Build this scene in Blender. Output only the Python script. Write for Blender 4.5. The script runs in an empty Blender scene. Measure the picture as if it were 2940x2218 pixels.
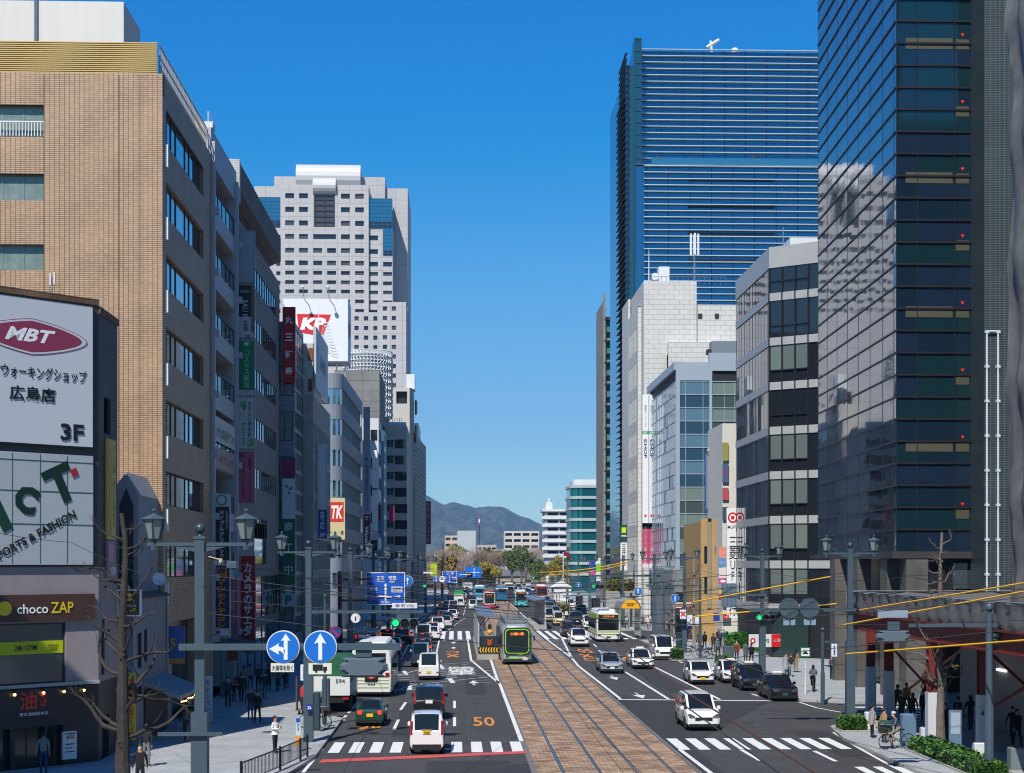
import bpy, math, random
from mathutils import Vector, Matrix
R = math.radians
rnd = random.Random(7)
sc = bpy.context.scene
col = sc.collection
# ---------------------------------------------------------------- camera, sky, sun, exposure
FP, HZ, CH = 4500.0, 1617.0, 8.2          # focal length in photo pixels, horizon row, camera height
A = math.atan(160 / FP)
cam = bpy.data.cameras.new('camera'); cam.sensor_width = 36; cam.lens = FP / 2940 * 36
cam.shift_y = (HZ - 1109) / 2940; cam.clip_end = 30000; cam.clip_start = .5
co = bpy.data.objects.new('camera', cam); col.objects.link(co)
co.location = (0, 0, CH); co.rotation_euler = (R(90), 0, -A); sc.camera = co
SUN_EL, SUN_AZ = 50.0, 21.0               # elevation; shadows fall this far to the right of +Y
w = bpy.data.worlds.new('World'); sc.world = w; w.use_nodes = True
nt = w.node_tree; bg = nt.nodes['Background']
sky = nt.nodes.new('ShaderNodeTexSky'); sky.sky_type = 'NISHITA'; sky.sun_disc = False
sky.sun_elevation = R(SUN_EL); sky.sun_rotation = R(180 + SUN_AZ); sky.air_density = 1.0
sky.dust_density = .2; sky.ozone_density = 5.0
hs = nt.nodes.new('ShaderNodeHueSaturation'); hs.inputs['Saturation'].default_value = 1.28
s1 = nt.nodes.new('ShaderNodeVectorMath'); s1.operation = 'SCALE'; s1.inputs['Scale'].default_value = .1
s2 = nt.nodes.new('ShaderNodeVectorMath'); s2.operation = 'SCALE'; s2.inputs['Scale'].default_value = 10
cu = nt.nodes.new('ShaderNodeRGBCurve')   # polarised, deep blue March sky
for i, pts in enumerate((((0, 0), (.045, .001), (.071, .006), (.13, .088), (.319, .27), (.665, .53), (1, .95)),
                         ((0, 0), (.1, .085), (.181, .175), (.242, .245), (.352, .37), (.584, .56), (.768, .77), (1, 1)),
                         ((0, 0), (.2, .22), (.434, .57), (.638, .70), (.78, .78), (1, .98)))):
    c = cu.mapping.curves[i]
    while len(c.points) < len(pts): c.points.new(.5, .5)
    for p_, (a_, b_) in zip(c.points, pts): p_.location = (a_, b_); p_.handle_type = 'VECTOR'
cu.mapping.extend = 'EXTRAPOLATED'; cu.mapping.update()
nt.links.new(sky.outputs[0], hs.inputs['Color']); nt.links.new(hs.outputs[0], s1.inputs[0]); nt.links.new(s1.outputs[0], cu.inputs['Color'])
nt.links.new(cu.outputs[0], s2.inputs[0]); nt.links.new(s2.outputs[0], bg.inputs['Color'])
bg.inputs['Strength'].default_value = .10
sl = bpy.data.lights.new('sun', 'SUN'); sl.energy = 5.0; sl.angle = R(.5); sl.color = (1, .96, .895)
so = bpy.data.objects.new('sun', sl); col.objects.link(so)
az = R(SUN_AZ)
so.rotation_euler = Vector((math.sin(az), math.cos(az), -math.tan(R(SUN_EL)))).to_track_quat('-Z', 'Y').to_euler()
vs = sc.view_settings; vs.view_transform = 'Standard'; vs.look = 'None'; vs.gamma = 1; vs.exposure = .22
sc.cycles.use_denoising = True; sc.cycles.filter_width = 1.1; sc.cycles.max_bounces = 7; sc.cycles.glossy_bounces = 4
sc.cycles.diffuse_bounces = 3; sc.cycles.volume_bounces = 0; sc.cycles.transmission_bounces = 4
sc.cycles.sample_clamp_indirect = 6; sc.cycles.caustics_reflective = False

# ---------------------------------------------------------------- photo pixel -> place
def D(px):
    r = (px - 1470) / FP
    return math.sin(A) + r * math.cos(A), math.cos(A) - r * math.sin(A)
def G(px, py, z=0.0):
    t = (CH - z) * FP / (py - HZ); d = D(px); return d[0] * t, d[1] * t
def XY(px, Y): d = D(px); return Y * d[0] / d[1]
def YX(px, X): d = D(px); return X * d[1] / d[0]
def ZT(py, px, Y): return CH + (HZ - py) / FP * Y / D(px)[1]
def bend(y): return .012 * max(0, y - 183)

# ---------------------------------------------------------------- materials
MC = {}
def rgb(h):
    if isinstance(h, str):
        c = [int(h[i:i + 2], 16) / 255 for i in (0, 2, 4)]
        return tuple(x / 12.92 if x <= .04045 else ((x + .055) / 1.055) ** 2.4 for x in c)
    return tuple(h) if hasattr(h, '__len__') else (h, h, h)
def M(name, c=.5, rough=.6, metal=0, noise=0, ns=3, bump=0, emit=0, coat=0, spec=.5, streak=0, wavy=0, wet=0):
    if name in MC: return MC[name]
    m = bpy.data.materials.new(name); m.use_nodes = True; MC[name] = m
    n = m.node_tree.nodes; L = m.node_tree.links; b = n['Principled BSDF']
    c = rgb(c); b.inputs['Base Color'].default_value = (*c, 1)
    b.inputs['Roughness'].default_value = rough; b.inputs['Metallic'].default_value = metal
    b.inputs['Coat Weight'].default_value = coat; b.inputs['Coat Roughness'].default_value = .04
    b.inputs['Specular IOR Level'].default_value = spec
    if emit:
        b.inputs['Emission Color'].default_value = (*c, 1); b.inputs['Emission Strength'].default_value = emit
    if noise or bump or streak or wavy:
        tc = n.new('ShaderNodeTexCoord')
    if noise or streak:
        tx = n.new('ShaderNodeTexNoise'); tx.inputs['Scale'].default_value = ns; tx.inputs['Detail'].default_value = 6
        tx.inputs['Roughness'].default_value = .65
        src = tc.outputs['Object']
        if streak:
            mp = n.new('ShaderNodeMapping'); mp.inputs['Scale'].default_value = (1, 1, .06); L.new(src, mp.inputs[0]); src = mp.outputs[0]
        L.new(src, tx.inputs['Vector'])
        k = max(noise, streak)
        mr = n.new('ShaderNodeMapRange'); mr.inputs[1].default_value = .3; mr.inputs[2].default_value = .72
        mr.inputs[3].default_value = 1 - k; mr.inputs[4].default_value = 1 + k * .6
        L.new(tx.outputs['Fac'], mr.inputs[0])
        mx = n.new('ShaderNodeMix'); mx.data_type = 'RGBA'; mx.blend_type = 'MULTIPLY'; mx.inputs[0].default_value = 1
        mx.inputs[6].default_value = (*c, 1); L.new(mr.outputs[0], mx.inputs[7]); L.new(mx.outputs[2], b.inputs['Base Color'])
    if bump or wavy:
        t2 = n.new('ShaderNodeTexNoise'); t2.inputs['Scale'].default_value = .45 if wavy else 40; t2.inputs['Detail'].default_value = 1 if wavy else 3
        L.new(tc.outputs['Object'], t2.inputs['Vector'])
        bp = n.new('ShaderNodeBump'); bp.inputs['Strength'].default_value = 1 if wavy else bump
        bp.inputs['Distance'].default_value = wavy if wavy else .02
        L.new(t2.outputs['Fac'], bp.inputs['Height']); L.new(bp.outputs[0], b.inputs['Normal'])
    return m
def TILE(name, c1, c2, mort, bw, rh, ms=.01, off=0., rough=.55, flat=False, rotated=0., noise=.12, bump=.3):
    """tile, brick or block joints; u runs along x+y of the wall (or x,y on the ground when flat)"""
    if name in MC: return MC[name]
    m = bpy.data.materials.new(name); m.use_nodes = True; MC[name] = m
    n = m.node_tree.nodes; L = m.node_tree.links; b = n['Principled BSDF']
    b.inputs['Roughness'].default_value = rough
    tc = n.new('ShaderNodeTexCoord'); br = n.new('ShaderNodeTexBrick')
    if flat: src = tc.outputs['Object']
    else:
        sp = n.new('ShaderNodeSeparateXYZ'); L.new(tc.outputs['Object'], sp.inputs[0])
        ad = n.new('ShaderNodeMath'); L.new(sp.outputs[0], ad.inputs[0]); L.new(sp.outputs[1], ad.inputs[1])
        cb = n.new('ShaderNodeCombineXYZ'); L.new(ad.outputs[0], cb.inputs[0]); L.new(sp.outputs[2], cb.inputs[1]); src = cb.outputs[0]
    L.new(src, br.inputs['Vector'])
    br.offset = off; br.inputs['Scale'].default_value = 1; br.inputs['Brick Width'].default_value = bw
    br.inputs['Row Height'].default_value = rh; br.inputs['Mortar Size'].default_value = ms; br.inputs['Mortar Smooth'].default_value = .1
    for i, c in enumerate((c1, c2, mort)): br.inputs[i + 1].default_value = (*rgb(c), 1)
    tx = n.new('ShaderNodeTexNoise'); tx.inputs['Scale'].default_value = .6; tx.inputs['Detail'].default_value = 7; L.new(tc.outputs['Object'], tx.inputs['Vector'])
    mr = n.new('ShaderNodeMapRange'); mr.inputs[1].default_value = .3; mr.inputs[2].default_value = .7; mr.inputs[3].default_value = 1 - noise; mr.inputs[4].default_value = 1 + noise
    L.new(tx.outputs['Fac'], mr.inputs[0])
    mx = n.new('ShaderNodeMix'); mx.data_type = 'RGBA'; mx.blend_type = 'MULTIPLY'; mx.inputs[0].default_value = 1
    L.new(br.outputs['Color'], mx.inputs[6]); L.new(mr.outputs[0], mx.inputs[7]); L.new(mx.outputs[2], b.inputs['Base Color'])
    if bump:
        bp = n.new('ShaderNodeBump'); bp.inputs['Strength'].default_value = bump; bp.inputs['Distance'].default_value = .01; bp.invert = True
        L.new(br.outputs['Fac'], bp.inputs['Height']); L.new(bp.outputs[0], b.inputs['Normal'])
    return m

# ---------------------------------------------------------------- mesh building
class MB:
    def __init__(s): s.v = []; s.f = []; s.m = []
    def face(s, pts, m=0):
        i = len(s.v); s.v += [tuple(p) for p in pts]; s.f.append(tuple(range(i, i + len(pts)))); s.m.append(m)
    def idx(s, vs, fs, m=0):
        i = len(s.v); s.v += [tuple(p) for p in vs]
        for f in fs: s.f.append(tuple(i + k for k in f)); s.m.append(m)
    def box(s, x0, x1, y0, y1, z0, z1, m=0):
        if x0 > x1: x0, x1 = x1, x0
        if y0 > y1: y0, y1 = y1, y0
        v = [(x0, y0, z0), (x1, y0, z0), (x1, y1, z0), (x0, y1, z0), (x0, y0, z1), (x1, y0, z1), (x1, y1, z1), (x0, y1, z1)]
        s.idx(v, [(0, 3, 2, 1), (4, 5, 6, 7), (0, 1, 5, 4), (1, 2, 6, 5), (2, 3, 7, 6), (3, 0, 4, 7)], m); return s
    def rbox(s, x0, x1, y0, y1, z0, z1, r=.03, m=0):
        """box with its vertical edges and top chamfered"""
        P = lambda q: [(x0 + q + r, y0 + q), (x1 - q - r, y0 + q), (x1 - q, y0 + q + r), (x1 - q, y1 - q - r), (x1 - q - r, y1 - q), (x0 + q + r, y1 - q), (x0 + q, y1 - q - r), (x0 + q, y0 + q + r)]
        a, b = P(0), P(r)
        rings = [[(*p, z0) for p in a], [(*p, z1 - r) for p in a], [(*p, z1) for p in b]]
        s.rings(rings, m, True); return s
    def rings(s, rg, m=0, cap=True, closed=True):
        n = len(rg[0]); i = len(s.v)
        for r_ in rg: s.v += [tuple(p) for p in r_]
        for a in range(len(rg) - 1):
            for k in range(n if closed else n - 1):
                s.f.append((i + a * n + k, i + a * n + (k + 1) % n, i + (a + 1) * n + (k + 1) % n, i + (a + 1) * n + k)); s.m.append(m)
        if cap:
            s.f.append(tuple(i + k for k in reversed(range(n)))); s.m.append(m)
            s.f.append(tuple(i + (len(rg) - 1) * n + k for k in range(n))); s.m.append(m)
        return s
    def prism(s, poly, z0, z1, m=0):
        s.rings([[(*p, z0) for p in poly], [(*p, z1) for p in poly]], m); return s
    def prisma(s, poly, a0, a1, ax='y', m=0):
        if ax == 'y': s.rings([[(p[0], a0, p[1]) for p in poly], [(p[0], a1, p[1]) for p in poly]], m)
        else: s.rings([[(a0, p[0], p[1]) for p in poly], [(a1, p[0], p[1]) for p in poly]], m)
        return s
    def tube(s, pts, r, n=6, m=0, cap=True):
        rs = r if hasattr(r, '__len__') else [r] * len(pts)
        pts = [Vector(p) for p in pts]; rg = []
        up = None
        for i, p in enumerate(pts):
            d = (pts[min(i + 1, len(pts) - 1)] - pts[max(i - 1, 0)]).normalized()
            if up is None: up = Vector((0, 0, 1)) if abs(d.z) < .9 else Vector((1, 0, 0))
            a = d.cross(up).normalized(); b = a.cross(d).normalized(); up = b
            rg.append([p + (a * math.cos(t) + b * math.sin(t)) * rs[i] for t in [2 * math.pi * k / n for k in range(n)]])
        s.rings(rg, m, cap); return s
    def lathe(s, prof, c=(0, 0, 0), n=12, m=0, sx=1, sy=1, cap=True):
        rg = [[(c[0] + sx * r_ * math.cos(2 * math.pi * (k + .5) / n), c[1] + sy * r_ * math.sin(2 * math.pi * (k + .5) / n), c[2] + z) for k in range(n)] for r_, z in prof]
        s.rings(rg, m, cap); return s
    def ball(s, c, r, n=10, m=0, sx=1, sy=1, sz=1):
        h = max(3, n // 2)
        s.lathe([(max(.001, r * math.sin(math.pi * i / h)), -r * sz * math.cos(math.pi * i / h)) for i in range(h + 1)], c, n, m, sx, sy); return s
    def add(s, o, mat=None, dm=0):
        i = len(s.v)
        s.v += [tuple(mat @ Vector(p)) for p in o.v] if mat else o.v
        s.f += [tuple(i + k for k in f) for f in o.f]; s.m += [k + dm for k in o.m]; return s
    def mesh(s, name, mats, off=None, smooth=False):
        me = bpy.data.meshes.new(name)
        me.from_pydata([(a - off[0], b - off[1], c - off[2]) for a, b, c in s.v] if off else s.v, [], s.f)
        if not hasattr(mats, '__len__'): mats = [mats]
        for m_ in mats: me.materials.append(m_)
        if len(mats) > 1: me.polygons.foreach_set('material_index', s.m)
        if smooth:
            me.polygons.foreach_set('use_smooth', [True] * len(s.f))
            try: me.set_sharp_from_angle(angle=R(38))
            except Exception: pass
        me.update(); return me
    def build(s, name, mats, parent=None, world=False, smooth=False, loc=(0, 0, 0), rot=0):
        """world=True: the vertices are world coordinates and the parent is an unrotated Empty"""
        off = None
        if world: off = tuple(parent.location) if parent else loc
        o = bpy.data.objects.new(name, s.mesh(name, mats, off, smooth)); col.objects.link(o)
        if parent: o.parent = parent
        if not (world and parent): o.location = loc
        if rot: o.rotation_euler = (0, 0, rot)
        return o
def tag(o, label=None, cat=None, group=None, kind=None):
    if label: o['label'] = label
    if cat: o['category'] = cat
    if group: o['group'] = group
    if kind: o['kind'] = kind
    return o
def thing(name, label, cat, loc=(0, 0, 0), rot=0, group=None):
    o = bpy.data.objects.new(name, None); col.objects.link(o); o.empty_display_size = .3
    o.location = loc; o.rotation_euler = (0, 0, rot); return tag(o, label, cat, group)
def copy_tree(o, parent=None):
    c = o.copy(); col.objects.link(c); c.parent = parent
    for ch in list(o.children): copy_tree(ch, c)
    return c

# ---------------------------------------------------------------- lettering and signs
TXC = {}
def textmesh(s, w, h, mat, bold=0.0, vert=False, shear=0.0, sp=.95):
    key = (s, round(w, 3), round(h, 3), mat.name, bold, vert, shear)
    if key in TXC: return TXC[key]
    c = bpy.data.curves.new('lettering', 'FONT'); c.body = '\n'.join(s) if vert else s
    c.align_x = 'CENTER'; c.offset = bold; c.resolution_u = 2; c.shear = shear; c.extrude = .02; c.space_line = sp
    o = bpy.data.objects.new('lettering', c); col.objects.link(o)
    bpy.context.view_layer.update()
    me = bpy.data.meshes.new_from_object(o.evaluated_get(bpy.context.evaluated_depsgraph_get()))
    bpy.data.objects.remove(o)
    xs = [v.co.x for v in me.vertices]; ys = [v.co.y for v in me.vertices]
    if not xs: return me
    x0, x1, y0, y1 = min(xs), max(xs), min(ys), max(ys); kx = w / max(.01, x1 - x0); ky = h / max(.01, y1 - y0)
    for v in me.vertices:
        v.co = ((v.co.x - (x0 + x1) / 2) * kx, -v.co.z * .15, (v.co.y - (y0 + y1) / 2) * ky)
    me.materials.clear(); me.materials.append(mat); me.name = 'lettering'
    TXC[key] = me; return me
def put_text(parent, s, x, y, z, w, h, mat, rot=0, tilt=0, **k):
    o = bpy.data.objects.new('lettering', textmesh(s, w, h, mat, **k)); col.objects.link(o); o.parent = parent
    o.location = (x, y, z); o.rotation_euler = (0, tilt, rot); return o
def C_(c, rough=.45, emit=0):
    c = {'w': 'f2f2f0', 'k': '16181a', 'r': 'c3161c', 'g': '12714a', 'b': '1450b4', 'y': 'f0c818'}.get(c, c)
    return M('paint_' + c + ('_lit' if emit else ''), c, rough, emit=emit)
def sign(label, x, y, z, w, h, rot, bg, texts=(), t=.12, frame=None, cat='sign', name='sign_board', group=None, rim=.03):
    """board centred on x,y,z facing local -Y; texts: (string, cx, cz, w, h, colour[, opts])"""
    b = MB(); b.box(-w / 2, w / 2, -t / 2, t / 2, -h / 2, h / 2)
    o = b.build(name, C_(bg), loc=(x, y, z), rot=rot); tag(o, label, cat, group)
    if frame:
        f = MB(); q = t / 2 + .012
        for a in ((-w / 2 - rim, w / 2 + rim, -h / 2 - rim, -h / 2 + rim), (-w / 2 - rim, w / 2 + rim, h / 2 - rim, h / 2 + rim), (-w / 2 - rim, -w / 2 + rim, -h / 2 + rim, h / 2 - rim), (w / 2 - rim, w / 2 + rim, -h / 2 + rim, h / 2 - rim)):
            f.box(a[0], a[1], -q, q, a[2], a[3])
        f.build('frame', C_(frame), o)
    for n_, tx in enumerate(texts):
        e_ = .0015 * n_; s_, cx, cz, tw, th_, c = tx[:6]; k = tx[6] if len(tx) > 6 else {}
        if s_ == '#':
            MB().box(cx - tw / 2, cx + tw / 2, -t / 2 - .008 - e_, -t / 2 + .01, cz - th_ / 2, cz + th_ / 2).build('colour_panel', C_(c), o)
        elif s_ == 'o':
            b2 = MB(); pts = [(cx + tw / 2 * math.cos(a), cz + th_ / 2 * math.sin(a)) for a in [2 * math.pi * i / 24 for i in range(24)]]
            b2.prisma(pts, -t / 2 - .012 - e_, -t / 2 + .01); b2.build('emblem', C_(c), o)
        elif s_ == 'p':
            b2 = MB(); b2.prisma(tw, -t / 2 - .016 - e_, -t / 2 + .01); b2.build('emblem', C_(c), o)
        else:
            k = dict(k); tl = k.pop('tilt', 0)
            put_text(o, s_, cx, -t / 2 - .02 - e_, cz, tw, th_, C_(c), tilt=tl, **k)
    return o

# ---------------------------------------------------------------- walls with real openings
def facade(B, p0, p1, z0, z1, rects, depth=.2, m=0, mr=None):
    """wall from p0 to p1 (outside on the right hand), rects (u0,u1,v0,v1) left open with reveals"""
    p0 = Vector((p0[0], p0[1], 0)); p1 = Vector((p1[0], p1[1], 0)); d = (p1 - p0); Lg = d.length; d.normalize()
    n = Vector((d.y, -d.x, 0)); mr = m if mr is None else mr
    P = lambda u, v, q=0: p0 + d * u - n * q + Vector((0, 0, v))
    us = sorted({0, round(Lg, 4)} | {round(min(max(r_[i], 0), Lg), 4) for r_ in rects for i in (0, 1)})
    vs_ = sorted({round(z0, 4), round(z1, 4)} | {round(r_[i], 4) for r_ in rects for i in (2, 3)})
    for a in range(len(us) - 1):
        run = None; um = (us[a] + us[a + 1]) / 2
        here = [r_ for r_ in rects if r_[0] < um < r_[1]]
        for b in range(len(vs_) - 1):
            vm = (vs_[b] + vs_[b + 1]) / 2
            hole = any(r_[2] < vm < r_[3] for r_ in here)
            if not hole:
                if run is None: run = vs_[b]
            if run is not None and (hole or b == len(vs_) - 2):
                top = vs_[b] if hole else vs_[b + 1]
                B.face([P(us[a], run), P(us[a + 1], run), P(us[a + 1], top), P(us[a], top)], m); run = None
    for u0, u1, v0, v1 in rects:
        B.face([P(u0, v0), P(u0, v1), P(u0, v1, depth), P(u0, v0, depth)], mr)
        B.face([P(u1, v0), P(u1, v0, depth), P(u1, v1, depth), P(u1, v1)], mr)
        B.face([P(u0, v1), P(u1, v1), P(u1, v1, depth), P(u0, v1, depth)], mr)
        B.face([P(u0, v0), P(u0, v0, depth), P(u1, v0, depth), P(u1, v0)], mr)
WC = {}; WN = {}
def win_mesh(w, h, div, fr, gl, ft=.05):
    key = (round(w, 2), round(h, 2), div, fr.name, gl.name, ft)
    if key in WC: return WC[key]
    b = MB(); b.face([(0, 0, 0), (w, 0, 0), (w, 0, h), (0, 0, h)], 0)
    f = ft
    def bar(x0, x1, z0, z1, q): b.box(x0, x1, -q, .02, z0, z1, 1)
    bar(0, f, 0, h, .04); bar(w - f, w, 0, h, .04); bar(f, w - f, 0, f, .035); bar(f, w - f, h - f, h, .035)
    for i in range(1, div[0]): bar(w * i / div[0] - f * .4, w * i / div[0] + f * .4, f, h - f, .03)
    for i in range(1, div[1]): bar(f, w - f, h * i / div[1] - f * .4, h * i / div[1] + f * .4, .025)
    me = b.mesh('window', [gl, fr]); WC[key] = me; return me
def windows(th, p0, p1, rects, depth, gl, fr, div=(2, 1), ft=.05, name='window', extra=None):
    p0 = Vector((p0[0], p0[1], 0)); p1 = Vector((p1[0], p1[1], 0)); d = (p1 - p0).normalized(); n = Vector((d.y, -d.x, 0))
    ang = math.atan2(d.y, d.x); rest = None
    for u0, u1, v0, v1 in rects:
        g = gl if not isinstance(gl, list) else rnd.choice(gl)
        me = win_mesh(u1 - u0, v1 - v0, div, fr, g, ft)
        q = p0 + d * u0 - n * (depth - .02) + Vector((0, 0, v0)) - th.location
        k = WN.get(th.name, 0)
        if k < 96:
            o = bpy.data.objects.new(name, me); col.objects.link(o); o.parent = th; o.location = q; o.rotation_euler = (0, 0, ang); WN[th.name] = k + 1
        else:
            if rest is None: rest = MB(); rm = []
            mt = Matrix.Translation(q) @ Matrix.Rotation(ang, 4, 'Z'); i = len(rest.v)
            rest.v += [tuple(mt @ v.co) for v in me.vertices]
            for p in me.polygons:
                rest.f.append(tuple(i + t for t in p.vertices)); mm = me.materials[p.material_index]
                if mm not in rm: rm.append(mm)
                rest.m.append(rm.index(mm))
    if rest is not None:
        o = rest.build('windows', rm, th); o['kind'] = 'stuff'
def grid(u0, u1, n, w, z0, dz, nz, h):
    s = (u1 - u0) / n
    return [(u0 + s * (i + .5) - w / 2, u0 + s * (i + .5) + w / 2, z0 + dz * k, z0 + dz * k + h) for k in range(nz) for i in range(n)]
def block(th, x0, x1, y0, y1, z0, z1, wm, fr=(), st=(), side=1, depth=.2, gl=None, fm=None, div=(2, 1), divs=None, ft=.05, par=.6, name='wall', roof=True, trim=None):
    """rectangular building body; fr: openings of the face towards the camera (u from x0), st: openings of the street face (u from the near end)"""
    B = MB()
    facade(B, (x0, y0), (x1, y0), z0, z1, fr, depth)
    Lg = y1 - y0
    if side > 0:
        sp = ((x1, y0), (x1, y1)); ss = list(st); facade(B, *sp, z0, z1, ss, depth)
        B.face([(x0, y1, z0), (x0, y0, z0), (x0, y0, z1), (x0, y1, z1)])
    else:
        sp = ((x0, y1), (x0, y0)); ss = [(Lg - b, Lg - a, c, d) for a, b, c, d in st]; facade(B, *sp, z0, z1, ss, depth)
        B.face([(x1, y0, z0), (x1, y1, z0), (x1, y1, z1), (x1, y0, z1)])
    B.face([(x1, y1, z0), (x0, y1, z0), (x0, y1, z1), (x1, y1, z1)])
    t = .25; zr = z1 - par
    for a, b, c, d in ((x0, x1, y0, y0 + t), (x0, x1, y1 - t, y1), (x0, x0 + t, y0 + t, y1 - t), (x1 - t, x1, y0 + t, y1 - t)):
        B.face([(a, c, z1), (b, c, z1), (b, d, z1), (a, d, z1)])
    B.face([(x0, y0 + t, z1), (x1, y0 + t, z1), (x1, y0 + t, zr), (x0, y0 + t, zr)]); B.face([(x0 + t, y0, z1), (x0 + t, y1, z1), (x0 + t, y1, zr), (x0 + t, y0, zr)])
    B.face([(x1 - t, y0, z1), (x1 - t, y0, zr), (x1 - t, y1, zr), (x1 - t, y1, z1)]); B.face([(x0, y1 - t, z1), (x0, y1 - t, zr), (x1, y1 - t, zr), (x1, y1 - t, z1)])
    B.build(name, wm, th, True)
    if roof: R_ = MB(); R_.box(x0 + t, x1 - t, y0 + t, y1 - t, zr - .3, zr - .01); R_.build('roof', M('roof_grey', '8d8d8a', .9, noise=.2, ns=1), th, True)
    if trim:
        T = MB(); q = .06
        T.box(x0 - q, x1 + q, y0 - q, y1 + q, z1, z1 + .12); T.build('parapet_cap', trim, th, True)
    if gl:
        if fr: windows(th, (x0, y0), (x1, y0), fr, depth, gl, fm, div, ft)
        if ss: windows(th, *sp, ss, depth, gl, fm, divs or div, ft)
    return B
# ---------------------------------------------------------------- ground, road, pavements
def struct(o): return tag(o, kind='structure')
asph = M('asphalt', (.051, .049, .048), .85, noise=.26, ns=.35, bump=.25)
asph2 = M('asphalt_dark', (.032, .031, .031), .8, noise=.2, ns=.8, bump=.25)
pave = TILE('paving', 'a3a5a4', '989b9c', '7d7f80', .6, .3, .012, .5, .8, True, noise=.12, bump=.1)
kerb_m = TILE('kerb_stone', 'a09e98', '959390', '6c6a66', 1.0, 3, .012, 0, .8, noise=.15)
sett = TILE('stone_setts', '7c5e46', 'b69a7e', '5c4838', .42, .13, .012, .5, .75, True, noise=.4, bump=.2)
white_p = M('road_paint_white', 'dcdcd8', .6, noise=.1, ns=4)
orange_p = M('road_paint_orange', 'd98a2b', .6, noise=.12, ns=4)
red_p = M('road_paint_red', 'c9504c', .6, noise=.1, ns=2)
steel = M('rail_steel', '8796a6', .25, metal=.9)
groove = M('rail_groove', (.02, .018, .016), .9)
conc = M('concrete', '9a9892', .85, noise=.18, ns=1.2)
metal_g = M('grey_blue_paint', '43535d', .42, noise=.10, ns=2, spec=.4)
dark_m = M('dark_metal', '23272b', .4)
black = M('black', (.008, .008, .009), .5)
def strip(MBx, x0, x1, ys, z, m=0):
    for a, b in zip(ys, ys[1:]):
        MBx.face([(x0 + bend(a), a, z), (x1 + bend(a), a, z), (x1 + bend(b), b, z), (x0 + bend(b), b, z)], m)
g = MB(); g.face([(-6000, -300, -.06), (7000, -300, -.06), (7000, 9000, -.06), (-6000, 9000, -.06)])
struct(g.build('ground', M('far_ground', '77756c', .9, noise=.2, ns=.01)))
g = MB(); g.face([(-70, -60, 0), (90, -60, 0), (90, 640, 0), (-70, 640, 0)]); struct(g.build('road', asph))
YB = [183 + 20 * i for i in range(20)]
def slab(name, poly, h=.15):
    b = MB(); n = len(poly)
    for i in range(n):
        a, c = poly[i], poly[(i + 1) % n]
        b.face([(*a, 0), (*c, 0), (*c, h), (*a, h)], 1)
    # kerb top ring: inset of .18 towards the centroid side
    cx = sum(p[0] for p in poly) / n; cy = sum(p[1] for p in poly) / n
    inn = []
    for i in range(n):
        p = Vector(poly[i]); e0 = (p - Vector(poly[i - 1])).normalized(); e1 = (Vector(poly[(i + 1) % n]) - p).normalized()
        nn = (Vector((-e0.y, e0.x)) + Vector((-e1.y, e1.x)))
        nn = nn.normalized() / max(.5, math.cos((e0.angle(e1)) / 2)); inn.append(tuple(p + nn * .2))
    for i in range(n): b.face([(*poly[i], h), (*poly[(i + 1) % n], h), (*inn[(i + 1) % n], h), (*inn[i], h)], 1)
    b.face([(*p, h) for p in inn], 0)
    return struct(b.build(name, [pave, kerb_m]))
slab('pavement_left', [(-60, -10), (-9, -10), (-9, 48), (-7.6, 56), (-6.4, 61), (-5.9, 66), (-5.9, 82), (-8.2, 86), (-8.2, 163), (-60, 163)])
slab('pavement_far_left', [(-60, 190), (-7.2, 190), (-5.2, 233), (-2.2, 340), (-2.2, 600), (-60, 600)])
slab('pavement_near_right', [(17.8, -10), (60, -10), (60, 79.5), (21.5, 79.5), (19.6, 79), (18.5, 77), (17.9, 72)])
slab('pavement_right', [(19.3, 97), (20.4, 92.3), (23, 90.6), (26, 90.2), (60, 90.2), (60, 165), (19.3, 165)])
slab('pavement_far_right', [(19.6, 190), (60, 190), (60, 600), (24.6, 600)])
b = MB(); strip(b, 3.2, 9.4, [15, 169], .008); strip(b, 3.6, 9.4, [190] + [200 + 20 * i for i in range(8)], .008); struct(b.build('tram_track_bed', sett))
b = MB(); strip(b, 3.2, 9.4, [169, 190], .008); struct(b.build('tram_crossing_paving', TILE('crossing_setts', '8f8a84', '837b74', '5d5752', .5, .25, .012, .5, .8, True, noise=.2)))
b = MB(); strip(b, 2.95, 3.2, [15, 133], .01); strip(b, 9.4, 9.62, [15, 165], .01); struct(b.build('track_edge_kerb', kerb_m))
b = MB(); strip(b, 9.62, 10.5, [15, 96], .004); strip(b, 1.9, 2.95, [15, 64], .004)
b.face([(*G(1781, 2012), .005), (*G(2206, 2014), .005), (*G(1950, 2160), .005), (*G(1905, 2130), .005)]); 
for x0_, x1_, y0_, y1_ in ((-3.1, -2.1, 74, 92), (.6, 1.9, 98, 118), (-5.4, -4.3, 100, 128), (10.6, 12.2, 84, 93), (13.6, 15.2, 99, 121), (16.3, 18.1, 66, 76), (-1.2, 2.2, 60, 65.2), (11.2, 12.4, 124, 160)): b.face([(x0_, y0_, .003), (x1_, y0_, .003), (x1_, y1_, .003), (x0_, y1_, .003)])
struct(b.build('road_patch', asph2))
b = MB()
for x_ in (-4.3, -2.9, -.85, .75, 11.0, 12.0, 14.0, 15.2): b.face([(x_ - .22, 55, .0015), (x_ + .22, 55, .0015), (x_ + .22, 168, .0015), (x_ - .22, 168, .0015)])
struct(b.build('road_tyre_wear', M('asphalt_worn', (.058, .056, .054), .7, noise=.3, ns=.8)))
b = MB()
for X in (4.2, 5.64, 7.08, 8.52):
    ys = [15, 60, 110, 169, 190] + [200 + 20 * i for i in range(8)]
    strip(b, X - .06, X + .07, ys, .012, 1); strip(b, X - .035, X + .03, ys, .02, 0)
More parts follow.
